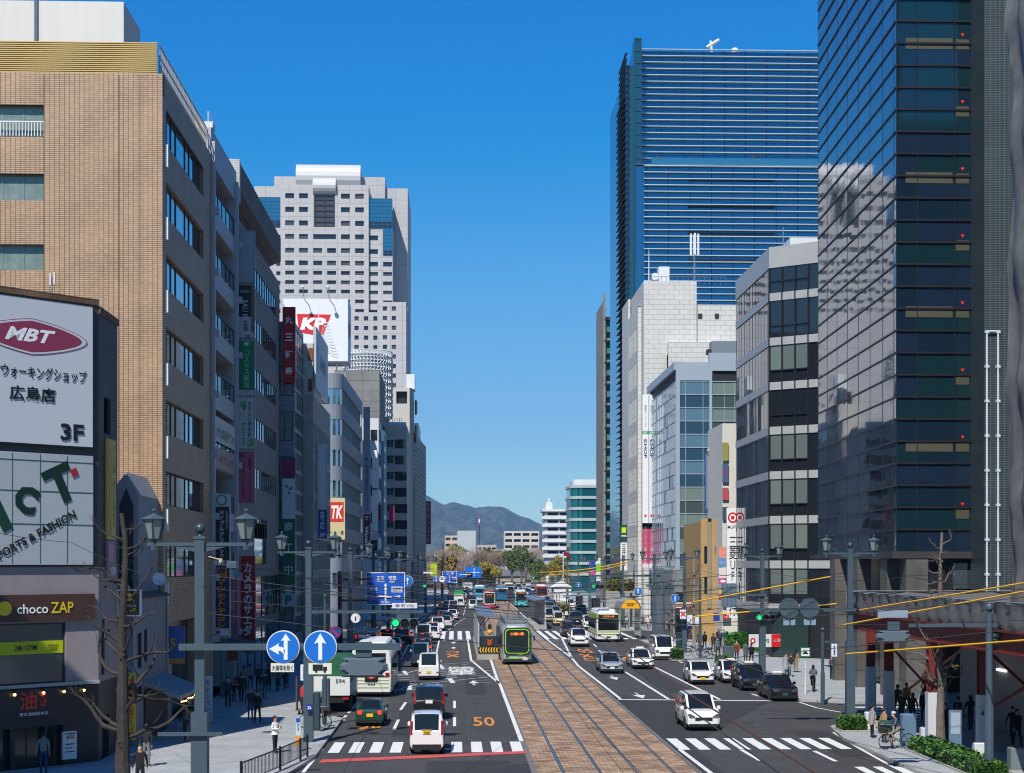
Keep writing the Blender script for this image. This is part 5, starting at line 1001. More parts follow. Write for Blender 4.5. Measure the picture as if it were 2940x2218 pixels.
t = thing('striped_mast', 'tall thin mast with red and white bands in front of the mountain', 'mast', (XY(1376, 900), 900, 0)); MB().tube([(0, 0, 0), (0, 0, 30)], .28, 6).build('pole', fr_d, t)
for i, (a, c) in enumerate(((30, 31.7), (31.7, 33.6), (33.6, 35.2))): MB().tube([(0, 0, a), (0, 0, c)], .42, 6).build('band', C_('c84048' if i != 1 else 'w'), t)
MB().tube([(0, 0, 35.2), (0, 0, 39)], [.2, .06], 5).build('tip', C_('a04048'), t)
# mountain
b = MB(); rr = random.Random(3)
prof = [(900, 1470), (1000, 1440), (1100, 1425), (1224, 1422), (1245, 1432), (1275, 1446), (1305, 1437), (1340, 1448), (1366, 1462), (1400, 1449), (1440, 1452), (1480, 1472), (1520, 1488), (1555, 1502), (1600, 1530), (1700, 1560), (1900, 1590)]
def hgt(px):
    for (a, ya), (c, yc) in zip(prof, prof[1:]):
        if a <= px <= c: return ya + (yc - ya) * (px - a) / (c - a)
    return 1600
NX, NY = 150, 26; YM = 6500; rows = []
nz_ = [[rr.uniform(-1, 1) for _ in range(60)] for _ in range(60)]
def vn(x, y):
    i, j = int(math.floor(x)), int(math.floor(y)); fx, fy = x - i, y - j; f = lambda t: t * t * (3 - 2 * t); g_ = lambda a, c: nz_[a % 60][c % 60]
    fx, fy = f(fx), f(fy); return (g_(i, j) * (1 - fx) + g_(i + 1, j) * fx) * (1 - fy) + (g_(i, j + 1) * (1 - fx) + g_(i + 1, j + 1) * fx) * fy
for j in range(NY):
    v = j / (NY - 1); Y = 4300 + (YM - 4300) * v; row = []
    for i in range(NX):
        px = 900 + 1000 * i / (NX - 1); H = ZT(hgt(px), px, YM); x = XY(px, YM) * (.85 + .15 * v)
        rd = abs(vn(x / 260, Y / 420)) * .55 + abs(vn(x / 110 + 9, Y / 170)) * .3 + vn(x / 45, Y / 70) * .12
        z = H * (math.sin(v * math.pi / 2) ** 1.3) - H * rd * math.sin(v * math.pi) * .9 + (vn(x / 30, 5) * 6 if v > .9 else 0)
        row.append((x, Y, max(-2, z)))
    rows.append(row)
rows.append([(p[0], p[1] + 900, -5) for p in rows[-1]])
b.rings(rows, 0, False, False); o = b.build('mountain', M('forest_mountain', (.075, .085, .045), .95, noise=.85, ns=.03), smooth=True); tag(o, kind='structure')
# ---------------------------------------------------------------- vehicles
tyre_m = M('tyre', (.015, .015, .016), .8); rim_m = M('rim', '9a9ea2', .3, metal=.8); cglass = M('car_glass', (.010, .012, .014), .03, spec=.5)
head_m = M('headlight', '6c7276', .08, metal=.6); tail_m = M('taillight', '9c0c10', .15, coat=1); amber_m = M('amber', 'd87818', .2); trim_m = M('black_trim', (.012, .012, .013), .45)
plate_w = M('plate_white', 'dcdcdc', .5); plate_y = M('plate_yellow', 'e0b414', .5); plate_g = M('plate_green', '16503c', .5); brake_m = M('brake_lit', 'ff2a18', .3, emit=1.6)
def paintm(c): return M('car_paint_' + c, c, .28, coat=.8, spec=.5)
SP = { # L, W, H, belt, hood, wsb, rf, rr, rb, deck, top width factor
 'kwagon': (3.4, 1.475, 1.75, 1.03, 1.02, .55, 1.15, .14, .03, 1.03, .88), 'kvan': (3.4, 1.475, 1.88, 1.1, 1.02, .25, .85, .12, .03, 1.05, .86),
 'hatch': (3.8, 1.66, 1.5, .95, .94, .95, 1.65, .45, .08, .95, .78), 'hybrid': (4.5, 1.75, 1.48, .94, .86, .95, 1.9, 1.0, .15, 1.02, .74),
 'sedan': (4.7, 1.70, 1.5, .93, .93, 1.3, 1.95, 1.5, .8, 1.0, .76), 'minivan': (4.27, 1.695, 1.72, 1.0, 1.02, .75, 1.65, .35, .08, 1.0, .8),
 'suv': (4.6, 1.84, 1.72, 1.08, 1.12, 1.05, 1.8, .5, .1, 1.05, .78), 'coupe': (3.4, 1.475, 1.27, .8, .78, .75, 1.35, 1.15, .45, .86, .68),
 'hiace': (4.7, 1.72, 2.0, 1.18, 1.08, .38, 1.05, .1, .02, 1.1, .88), 'wagon': (4.4, 1.72, 1.65, 1.0, .98, .8, 1.65, .25, .06, 1.0, .82)}
def car(kind, label, px, py, color, away=True, group='vehicles in the street', name='parked_car', plate='w', cat='car', rot=None, lights=False, extra=None, at=None, simple=None, lower=None):
    L, W, H, belt, hood, wsb, rf, rr, rb, deck, tf = SP[kind]
    x, y = at or G(px, py)
    if rot is None:
        y += L / 2; rz = 0 if away else math.pi
        if y > 190: rz -= .012
    else: rz = rot
    t = thing(name, label, cat, (x, y, .0), rz, group)
    far = y > 215 if simple is None else simple
    hw = W / 2; h2 = L / 2; pm = paintm(color)
    S_ = []   # y, half width, belt z, top half width, top z, cabin?
    S_.append((h2, hw * .80, .60, hw * .76, hood * .66)); S_.append((h2 - .07, hw * .93, .70, hw * .86, hood * .82)); S_.append((h2 - .3, hw * .98, hood * .88, hw * .86, hood * .93))
    S_.append((h2 - wsb, hw, hood - .03, hw * .84, hood)); S_.append((h2 - rf, hw, belt, hw * tf, H - .05))
    mid = -h2 + rr + (L - rf - rr) * .5
    S_.append((mid + .04, hw, belt + .0, hw * tf, H)); S_.append((mid - .04, hw, belt, hw * tf, H))
    q = -h2 + rr + (L - rf - rr) * .12; S_.append((q + .05, hw, belt + .02, hw * tf, H - .01)); S_.append((q - .05, hw, belt + .02, hw * tf, H - .015))
    S_.append((-h2 + rr, hw * .99, belt + .03, hw * tf * .98, H - .04)); S_.append((-h2 + rb + .0, hw * .96, deck - .03, hw * .84, deck + .0))
    if rb > .2: S_.append((-h2 + .08, hw * .95, deck - .10, hw * .82, deck - .02))
    S_.append((-h2 + .0, hw * .93, min(deck - .14, .9), hw * .82, deck - .05 if rb <= .2 else deck - .12)); nS = len(S_)
    zb = .22; rings_ = []
    for i, (yy, w_, bz, wt, tz_) in enumerate(S_):
        e = 0 if 0 < i < nS - 1 else .06
        half = [(w_ * .86, zb + e), (w_ * .985, zb + .14), (w_, min(.62, bz - .05)), (w_ * .975, bz), (wt, tz_ - (.05 if tz_ > bz + .3 else .01)), (wt - .11, tz_), (wt * .45, tz_ + .022)]
        rings_.append([(a, yy, z) for a, z in half] + [(-a, yy, z) for a, z in reversed(half)])
    body = MB(); gl = {'windscreen': MB(), 'rear_window': MB(), 'side_window': MB()}
    n = len(rings_[0]); iR = 10 if True else 0
    for i in range(nS - 1):
        a, b_ = rings_[i], rings_[i + 1]
        for k in range(n):
            k2 = (k + 1) % n; quad = [a[k], a[k2], b_[k2], b_[k]]; tgt = body
            if i == 3 and k in (5, 6, 7): tgt = gl['windscreen']
            elif i == 9 and k in (5, 6, 7): tgt = gl['rear_window']
            elif k in (3, 9) and i in (3, 4, 6, 8): tgt = gl['side_window']
            elif k in (3, 9) and i == 9 and rb < .2: tgt = body
            if k == n - 1: tgt = body
            tgt.face(quad)
    body.face([rings_[0][k] for k in range(n)]); body.face([rings_[-1][k] for k in reversed(range(n))])
    # trims
    tr = MB(); zf = hood * .5
    tr.box(-hw * .84, hw * .84, h2 - .12, h2 + .02, .2, .36); tb = MB(); tb.box(-hw * .84, hw * .84, -h2 - .02, -h2 + .12, .2, .44 if kind == 'kwagon' else .34)
    tr.box(-hw * .5, hw * .5, h2 - .1, h2 + .014, hood * .5, hood * .66)
    hl = MB(); ty = 'h'
    wheels = [(s * (hw - .1), yy) for yy in (h2 - .72, -h2 + .68) for s in (-1, 1)]; rw = .29 if W < 1.5 else .32
    def wheel(s, wx, wy, T_, Rm):
        pr = [(rw * .7, -.09), (rw, -.07), (rw, .07), (rw * .7, .09)]
        b1 = MB(); b1.lathe(pr, n=14); b2 = MB(); b2.lathe([(.02, .1 * s), (rw * .62, .098 * s), (rw * .64, 0)], n=10)
        mt = Matrix.Translation((wx, wy, rw)) @ Matrix.Rotation(R(90), 4, 'Y'); T_.add(b1, mt); Rm.add(b2, mt)
    arch = []
    for wx, wy in wheels:
        s = 1 if wx > 0 else -1; pts = [(wy + (rw + .06) * math.cos(a), rw + (rw + .06) * math.sin(a)) for a in [math.pi * i / 10 for i in range(11)]] + [(wy - rw - .06, .2), (wy + rw + .06, .2)]
        arch.append(MB().prisma(pts, s * (hw * .8), s * (hw + .004), 'x'))
    heads = []; tails = []
    for s in (-1, 1):
        b = MB(); 
        tall = kind in ('kwagon', 'kvan', 'hiace', 'wagon')
        b.prisma([(s * hw * .50, hood * .62), (s * hw * .80, hood * .62), (s * hw * .92, hood * .82), (s * hw * .78, hood * .84), (s * hw * .52, hood * .72)][::s], h2 - .3, h2 + .005, 'y') if not tall else b.prisma([(s * hw * .60, hood * .60), (s * hw * .88, hood * .60), (s * hw * .91, hood * .80), (s * hw * .6, hood * .78)][::s], h2 - .2, h2 + .012, 'y')
        heads.append(b)
        b = MB(); zc = deck - .18
        if kind in ('kvan', 'hiace'): b.box(s * hw * .72, s * hw * .92, -h2 - .012, -h2 + .1, .5 if kind == 'kvan' else .8, .62 if kind == 'kvan' else 1.2)
        elif kind in ('kwagon', 'minivan', 'wagon'): b.box(s * hw * .83, s * hw * .955, -h2 - .012, -h2 + (.14 if kind == 'kwagon' else .07), .85, 1.38 if kind != 'kwagon' else 1.45)
        elif kind == 'coupe':
            b.lathe([(.10, -.0), (.115, .03), (.09, .06)], n=12); b2 = MB(); b2.add(b, Matrix.Translation((s * hw * .68, -h2 + .03, .72)) @ Matrix.Rotation(R(90), 4, 'X')); b = b2
        else: b.box(s * hw * .58, s * hw * .94, -h2 - .012, -h2 + .2, zc - .08, zc + .1)
        tails.append(b)
    mirr = []
    for s in (-1, 1): b = MB(); b.rbox(s * (hw + .06) - .09, s * (hw + .06) + .09, h2 - wsb - .45, h2 - wsb - .3, belt - .02, belt + .15, .03); b.box(s * hw * .9, s * (hw + .04), h2 - wsb - .42, h2 - wsb - .36, belt, belt + .04); mirr.append(b)
    pl = MB(); yy = -h2 - .03; pz = .82 if kind in ('minivan', 'wagon') else (.88 if kind == 'kwagon' else .5 if kind in ('kvan', 'coupe') else .75)
    pl.box(-.165, .165, yy, yy + .04, pz, pz + .165); pf = MB(); pf.box(-.165, .165, h2 + .0, h2 + .035, .36, .525)
    pm_ = {'w': plate_w, 'y': plate_y, 'g': plate_g}[plate]
    if far:
        b = MB(); b.add(body)
        for g_ in gl.values(): b.add(g_, None, 1)
        b.add(tr, None, 2); b.add(tb, None, 2); [b.add(a_, None, 2) for a_ in arch]; b.add(pf, None, 5)
        for h_ in heads: b.add(h_, None, 3)
        for h_ in tails: b.add(h_, None, 4)
        for wx, wy in wheels: wheel(1 if wx > 0 else -1, wx, wy, (T_ := MB()), (Rm := MB())); b.add(T_, None, 2)
        for m_ in mirr: b.add(m_)
        b.add(pl, None, 5); b.build('body', [pm, cglass, trim_m, head_m, tail_m, pm_], t, smooth=True)
    else:
        body.build('body', pm, t, smooth=True)
        for nme, g_ in gl.items():
            if nme == 'side_window':
                for s in (1, -1):
                    b = MB(); [b.face([g_.v[i] for i in f]) for f in g_.f if s * g_.v[f[0]][0] > 0]; b.build(nme, cglass, t)
            elif g_.f: g_.build(nme, cglass, t)
        tr.build('bumper_trim', trim_m, t); tb.build('bumper_trim', trim_m, t); pf.build('number_plate', pm_, t)
        for h_ in heads: h_.build('headlight', head_m, t)
        for h_ in tails: h_.build('taillight', brake_m if lights else tail_m, t)
        for (wx, wy), a_ in zip(wheels, arch):
            T_, Rm = MB(), MB(); wheel(1 if wx > 0 else -1, wx, wy, T_, Rm); T_.add(a_); o = T_.build('wheel', tyre_m, t, smooth=True); Rm.build('rim', rim_m, o)
        for m_ in mirr: m_.build('mirror', pm if color not in ('e4e4e2',) or kind != 'kwagon' else trim_m, t)
        pl.build('number_plate', pm_, t)
        if kind != 'coupe' and y < 160:
            for s in (-1, 1):
                b = MB(); [b.box(s * (hw - .01), s * (hw + .004), q_ - .012, q_ + .012, .34, belt - .08) for q_ in (h2 - wsb - .35, mid, -h2 + rr + .45)]; [b.box(s * hw, s * (hw + .03), q_ - .2, q_ - .06, belt - .2, belt - .16) for q_ in (mid + .3, -h2 + rr + .9)]; b.build('door_seam', trim_m, t)
        if lights: MB().box(-.16, .16, -h2 + rr - .06, -h2 + rr + .02, H - .1, H - .06).build('brake_light', brake_m, t)
        w_ = MB(); w_.tube([(.1, h2 - wsb + .06, hood + .05), (-.45, h2 - wsb - .05, hood + .14)], .012, 4); w_.build('wiper', trim_m, t)
        if kind in ('kwagon', 'minivan', 'suv', 'wagon') and not far: MB().box(-hw * .32, hw * .32, -h2 - .025, -h2 + .02, 1.06 if kind == 'kwagon' else .78 + .2, 1.1 if kind == 'kwagon' else .78 + .24).build('garnish', rim_m, t)
    if extra == 'taxi': MB().rbox(-.3, .3, -.1 - .0, .12, H + .02, H + .16, .03).build('roof_sign', M('taxi_lamp', 'd8d4c8', .4), t)
    if extra == 'taxiy': MB().rbox(-.16, .16, -.1, .12, H + .02, H + .16, .03).build('roof_sign', M('taxi_lamp_yellow', 'e8c020', .4), t)
    return t
WH = 'dfdfdd'
# left carriageway, seen from behind
t_ = car('kwagon', 'nearest white boxy kei wagon with yellow plate and tall rear lamps at the zebra crossing', 1225, 2166, WH, plate='y')
put_text(t_, '73-86', 0, -1.76, .96, .22, .08, C_('203820'), bold=.02)
for s in (-1, 1): MB().tube([(s * .6, 1.0, 1.79), (s * .6, -1.4, 1.79)], .02, 5).build('roof_rail', trim_m, t_)
car('kwagon', 'black boxy wagon directly ahead of the nearest white kei wagon', 1232, 2066, '0b0c0e').scale = (1.12, 1.1, 1.0)
car('coupe', 'dark green two seat coupe with round red lamps behind the bus', 1061.5, 2086, '0c3a28', plate='y', lights=True)
car('kvan', 'white kei van with yellow plate on the hatched box', 1231, 1953, WH, plate='y', name='kei_van', cat='van')
car('kvan', 'silver kei van ahead of the white kei van', 1207, 1915, 'a8abae', plate='y', name='kei_van', cat='van')
car('hatch', 'dark hatchback with red lamps ahead of the silver kei van', 1213, 1882, '1c1e22', lights=True)
car('hatch', 'second dark hatchback in the queue, ahead of the first dark one', 1213, 1862, '26303a', lights=True)
car('hiace', 'tall white van in the queue before the far crossing', 1215, 1850, WH, name='van', cat='van')
car('hatch', 'white hatchback right of the tall white van in the queue', 1241, 1839, WH)
car('hatch', 'white hatchback waiting on the far crossing stripes', 1243, 1824, WH, lights=True)
car('wagon', 'white minivan just past the far crossing', 1257, 1811, WH, name='minivan')
car('hatch', 'silver white hatchback right of the minivan past the far crossing', 1281, 1802, 'b8bcbe')
car('hatch', 'dark blue hatchback with bright red tail beyond the far crossing', 1284, 1788, '1c2638')
car('hatch', 'red roofed small car among the far queue', 1272, 1783, '8c1a20')
car('hatch', 'small white car beside the black kei wagon in the far queue', 1299, 1780, WH)
car('kwagon', 'black kei wagon behind the far white box van', 1303, 1768, '101214')
car('hiace', 'white box van behind the green tarp truck', 1302, 1758, WH, name='van', cat='van')
car('sedan', 'black sedan alone in the far left lane', 1271, 1740, '141416', lights=True)
car('sedan', 'white taxi sedan in the kerb lane ahead of the bus', 1126, 1880, WH, extra='taxiy', name='taxi', cat='taxi', lights=True)
car('kwagon', 'dark taxi wagon with bright red lamps left of the white taxi', 1112, 1858, '20242c', extra='taxiy', name='taxi', cat='taxi', lights=True)
car('wagon', 'black taxi wagon with yellow roof lamp ahead of the white taxi', 1154, 1850, '0e0f12', extra='taxiy', name='taxi', cat='taxi', lights=True)
car('wagon', 'silver wagon in the kerb lane ahead of the black taxi', 1176, 1834, '8c9298')
car('kvan', 'white kei van alone in the far centre lane near the red tram', 1358, 1751, WH, name='kei_van', cat='van', plate='y')
car('sedan', 'dark car with red lamps just ahead of the lone white kei van', 1357, 1733, '2a2c30', lights=True)
for i, (px, py, c, k, lb) in enumerate(((1361, 1688, 'b01c1c', 'wagon', 'small red minivan far off in the left lanes'), (1330, 1720, WH, 'hatch', 'far white car ahead of the green tarp truck'), (1336, 1712, WH, 'wagon', 'far white wagon second ahead of the green tarp truck'), (1344, 1706, 'c06a60', 'hatch', 'far pale red car ahead of the white wagon'), (1340, 1699, WH, 'sedan', 'far white sedan behind the small red minivan'), (1376, 1690, '20242a', 'sedan', 'far black car right of the small red minivan'), (1390, 1686, '606870', 'sedan', 'far grey car between the small red minivan and the round tree'), (1325, 1728, '4a1c20', 'hatch', 'dark red car right beside the green tarp truck'))):
    car(k, lb, px, py, c)
# right carriageway, oncoming
car('minivan', 'nearest white oncoming minivan alone past the stop line', 2021, 2099, WH, False)
car('hybrid', 'silver hybrid saloon oncoming in the inner lane', 1758, 1934, '8f959b', False)
car('hybrid', 'white taxi saloon with roof lamp oncoming beside the silver hybrid', 1847, 1921, WH, False, extra='taxi', name='taxi', cat='taxi', plate='g')
car('hiace', 'white high roof van with dark bumper near the hedge', 1910, 1895, WH, False, name='van', cat='van')
car('hatch', 'small white kei hatchback with yellow plate in the outer lane', 2018, 1966, WH, False, plate='y')
car('hybrid', 'white taxi parked at the kerb behind the black taxi van', 2112, 1962, WH, False, extra='taxi', name='taxi', cat='taxi', plate='g')
car('wagon', 'black taxi van parked between the white taxi and the black taxi saloon', 2168, 1984, '0c0d12', False, extra='taxi', name='taxi', cat='taxi', plate='g')
car('sedan', 'black boxy taxi saloon first in the kerb rank', 2254, 2014, '0a0b0e', False, extra='taxi', name='taxi', cat='taxi', plate='g')
car('hybrid', 'white taxi turned sideways on the forecourt by the bank', 2266, 1890, WH, rot=R(90), at=(XY(2304, 137), 137), name='taxi', cat='taxi', simple=False)
car('suv', 'white four wheel drive oncoming before the far crossing', 1665, 1857, WH, False)
car('kwagon', 'dark plum kei wagon beside the white four wheel drive', 1632, 1829, '2a1c24', False, plate='y')
car('kwagon', 'cream kei car with yellow plate behind the plum kei wagon', 1605, 1796, 'd8c69a', False, plate='y')
car('kvan', 'silver kei van left of the cream kei car', 1577, 1785, 'a8acb0', False, plate='y', name='kei_van', cat='van')
car('suv', 'dark navy four wheel drive behind the green bus', 1658, 1793, '101828', False)
car('kwagon', 'white kei wagon right beside the green bus', 1692, 1807, WH, False, plate='y')
car('hybrid', 'silver blue car behind the silver kei van', 1598, 1768, '8a98a8', False)
car('wagon', 'grey wagon near the bus stop shelter on the right', 1672, 1767, '74797c', False)
car('suv', 'dark silver car under the right platform roof edge', 1580, 1756, '5c646c', False)
car('hatch', 'dark blue car far off behind the dark silver one', 1570, 1735, '1c3050', False)
for i, (px, py, c, k, lb) in enumerate(((1470, 1697, WH, 'hiace', 'far white van leading the oncoming lanes'), (1496, 1703, WH, 'hybrid', 'far white saloon left of the blue minivan'), (1517, 1708, '1c3f80', 'wagon', 'far blue minivan with white windscreen band'), (1486, 1712, WH, 'hatch', 'far white hatchback behind the turquoise bus'), (1490, 1690, '303844', 'sedan', 'far dark car right of the far white van'), (1505, 1690, WH, 'wagon', 'far white wagon before the white lorry'), (1476, 1683, '8a9096', 'sedan', 'far silver car furthest up the oncoming lanes'), (1540, 1712, '3a4048', 'wagon', 'far dark wagon between blue minivan and red bus'), (1447, 1682, 'c8ccd0', 'sedan', 'farthest pale car before the park wall'))):
    car(k, lb, px, py, c, False)

# ---- buses
def bus(label, px, py, away, base, stripe, L=10.5, W=2.48, H=3.05, front=None, group='city buses', cat='bus'):
    x, y = G(px, py); y += L / 2; t = thing('city_bus', label, cat, (x, y, 0), 0 if away else math.pi, group); far = y > 240
    hw, h2 = W / 2, L / 2; sec = lambda q: [(-hw + q, .32), (hw - q, .32), (hw - q * .6, .5), (hw - q * .4, 2.0), (hw - .06 - q, H - .25), (hw - .25 - q, H - .03), (-hw + .25 + q, H - .03), (-hw + .06 + q, H - .25), (-hw + q * .4, 2.0), (-hw + q * .6, .5)]
    b = MB(); b.rings([[(a, yy, z) for a, z in sec(q)] for yy, q in ((-h2, .12), (-h2 + .12, 0), (h2 - .15, 0), (h2, .12))]); b.build('body', base, t, smooth=True)
    f = MB(); f.box(-hw + .16, hw - .16, h2 - .02, h2 + .012, 1.25, 2.45); f.build('windscreen', cglass, t)
    f = MB(); f.box(-hw + .2, hw - .2, h2 - .02, h2 + .016, 2.5, 2.85); f.build('destination_display', black, t)
    put_text(t, '広島港 本通', 0, h2 + .03, 2.68, 1.2, .2, M('led_orange', 'f08030', .5, emit=1), rot=math.pi)
    f = MB(); f.box(-hw + .35, hw - .35, -h2 - .012, -h2 + .02, 1.95, 2.7); f.build('rear_window', cglass, t)
    for s in (-1, 1): f = MB(); f.box(s * (hw - .01), s * (hw + .012), -h2 + .5, h2 - 1.0, 1.35, 2.35); f.build('side_window', cglass, t)
    st_ = MB()
    for z, hgt_ in stripe: st_.box(-hw - .008, hw + .008, -h2 + .02, h2 - .02, z, z + hgt_, 0); st_.box(-hw + .14, hw - .14, -h2 - .01, h2 + .01, z, z + hgt_, 0)
    st_.build('stripe', front or C_('7d8a28'), t)
    ac = MB(); ac.rbox(-hw + .3, hw - .3, -h2 + .8, h2 - 2, H - .05, H + .3, .12); ac.build('roof_unit', fr_w, t)
    for s in (-1, 1):
        MB().box(s * (hw - .42), s * (hw - .14), h2 - .02, h2 + .02, .62, .84).build('headlight', head_m, t); MB().box(s * (hw - .38), s * (hw - .12), -h2 - .02, -h2 + .02, 1.25, 1.5).build('taillight', tail_m, t)
        m_ = MB(); m_.tube([(s * (hw - .1), h2 - .1, 2.3), (s * (hw + .22), h2 + .15, 2.2)], .02, 4); m_.rbox(s * (hw + .22) - .09, s * (hw + .22) + .09, h2 + .1, h2 + .2, 1.8, 2.2); m_.build('mirror', trim_m, t)
    for yy in (h2 - 2.2, -h2 + 2.6):
        for s in (-1, 1):
            w1 = MB(); w1.lathe([(.3, -.13), (.46, -.12), (.46, .12), (.3, .13)], n=14); w2 = MB(); w2.add(w1, Matrix.Translation((s * (hw - .13), yy, .46)) @ Matrix.Rotation(R(90), 4, 'Y')); w2.build('wheel', tyre_m, t)
    MB().box(-.22, .22, -h2 - .03, -h2 + .02, .75, .95).box(-.22, .22, h2 - .02, h2 + .03, .42, .6).build('number_plate', plate_g, t)
    b = MB(); b.box(-hw + .1, hw - .1, -h2 + .02, h2 - .02, .2, .33); b.build('skirt', trim_m, t); return t
ivory = M('bus_ivory', 'dcdcd6', .3, coat=.4)
t = bus('white hybrid city bus with thin olive stripes seen from behind at the left kerb', 1066, 2001, True, ivory, [(.55, .05), (.8, .05), (1.0, .04), (1.2, .05)])
put_text(t, 'HYBRID', .6, -5.29, 1.75, .95, .14, C_('505860')); MB().box(-.4, .4, -5.29, -5.2, .95, 1.5).build('advert_panel', C_('k'), t)
b = MB(); b.prisma([(-.3, 1.23), (0, 1.08), (.3, 1.23), (0, 1.38)], -5.31, -5.2, 'y'); b.build('emblem', C_('d0141c'), t); put_text(t, 'TKH', 0, -5.33, 1.23, .25, .1, C_('w'))
MB().box(-1.0, -.5, -5.28, -5.2, 1.55, 1.8).build('wheelchair_sticker', C_('2060b0'), t); put_text(t, '22-83', 0, -5.3, .85, .34, .12, C_('w'))
bus('green and ivory city bus with orange display coming towards the far crossing', 1747, 1843, False, ivory, [(.75, .12), (1.02, .1), (1.22, .05), (2.46, .42)], front=C_('8a9a30'))
bus('turquoise and white coach oncoming beside the right platform', 1497, 1743, False, M('bus_teal', '5ab8c0', .3, coat=.4), [(1.9, .9)], L=8, W=2.3, H=2.9, front=C_('e0e4e4'))
bus('red topped city bus far off on the right', 1556, 1722, False, M('bus_red', 'c8382c', .3), [(.5, .5)], L=10, H=3.1, front=C_('d8c8a0'))
bus('blue and white patterned coach left of the red tram', 1377, 1727, True, M('bus_blue', '4a9ccc', .3), [(.5, .5)], L=10, H=3.2, front=C_('e0e8f0'))
bus('deep blue coach with white roof turning behind the red tram', 1442, 1726, True, M('bus_blue2', '1c6898', .3), [(2.6, .3)], L=10, H=3.3, front=C_('e8e8e8'))
bus('long dark and white coach crossing at the far junction', 1462, 1716, True, M('bus_dark', '4a4248', .3), [(2.5, .4)], L=9, H=3.3, front=C_('e8e8e8'))
# ---- trucks
def truck(label, px, py, cover, boxc, L=7.5, W=2.15, H=3.0, txt=None, away=True):
    x, y = G(px, py); y += L / 2; t = thing('flatbed_truck', label, 'truck', (x, y, 0), 0 if away else math.pi, 'lorries'); hw, h2 = W / 2, L / 2
    MB().rbox(-hw + .05, hw - .05, h2 - 1.8, h2, .5, 2.4, .12).build('cab', M('truck_white', 'd4d4d0', .4), t); MB().box(-hw + .15, hw - .15, h2 - .02, h2 + .012, 1.45, 2.15).build('windscreen', cglass, t)
    MB().box(-hw, hw, -h2, h2 - 1.95, .95, 1.1).box(-hw, hw, -h2, -h2 + .06, 1.1, 2.0).box(-hw, -hw + .06, -h2 + .06, h2 - 2, 1.1, 1.6).box(hw - .06, hw, -h2 + .06, h2 - 2, 1.1, 1.6).build('truck_bed', M('truck_white'), t)
    b = MB(); b.prisma([(-hw + .05, 1.12), (hw - .05, 1.12), (hw - .03, H - .15), (hw - .3, H), (-hw + .3, H), (-hw + .03, H - .15)], -h2 + .1, h2 - 2.1, 'y'); b.build('tarpaulin', cover, t)
    b = MB(); [b.box(s * hw - .01, s * hw + .02, -h2 + .3 + .55 * i, -h2 + .36 + .55 * i, 1.0, 1.65) for s in (-1, 1) for i in range(9)]; b.build('side_rail_frame', M('truck_white'), t)
    b = MB(); b.box(-hw + .3, hw - .3, -h2 + .1, h2 - .2, .55, .94); b.build('chassis', trim_m, t)
    for s in (-1, 1): MB().box(s * hw * .8 - .16, s * hw * .8 + .16, -h2 - .03, -h2 + .03, .72, .86).build('taillight', tail_m, t)
    for yy in (h2 - 1.2, -h2 + 1.2, -h2 + 2.2):
        for s in (-1, 1):
            w1 = MB(); w1.lathe([(.25, -.15), (.42, -.14), (.42, .14), (.25, .15)], n=14); w2 = MB(); w2.add(w1, Matrix.Translation((s * (hw - .18), yy, .42)) @ Matrix.Rotation(R(90), 4, 'Y')); w2.build('wheel', tyre_m, t)
    if txt: put_text(t, txt, .55, -h2 - .03, 1.75, .5, .22, C_('404448'))
    return t
truck('white flatbed lorry with green tarpaulin parked behind the kerb at the left', 948, 2046, M('tarp_green', '1c5a3a', .6, noise=.2, ns=3), WH, txt='594')
truck('small lorry with bright green tarpaulin far ahead in the left lanes', 1317, 1735, M('tarp_bright', '2a9a50', .6), WH, L=5, W=1.9, H=2.8)
truck('white lorry far off at the head of the oncoming lanes', 1517, 1682, M('truck_white'), WH, L=7, away=False, H=3.1)
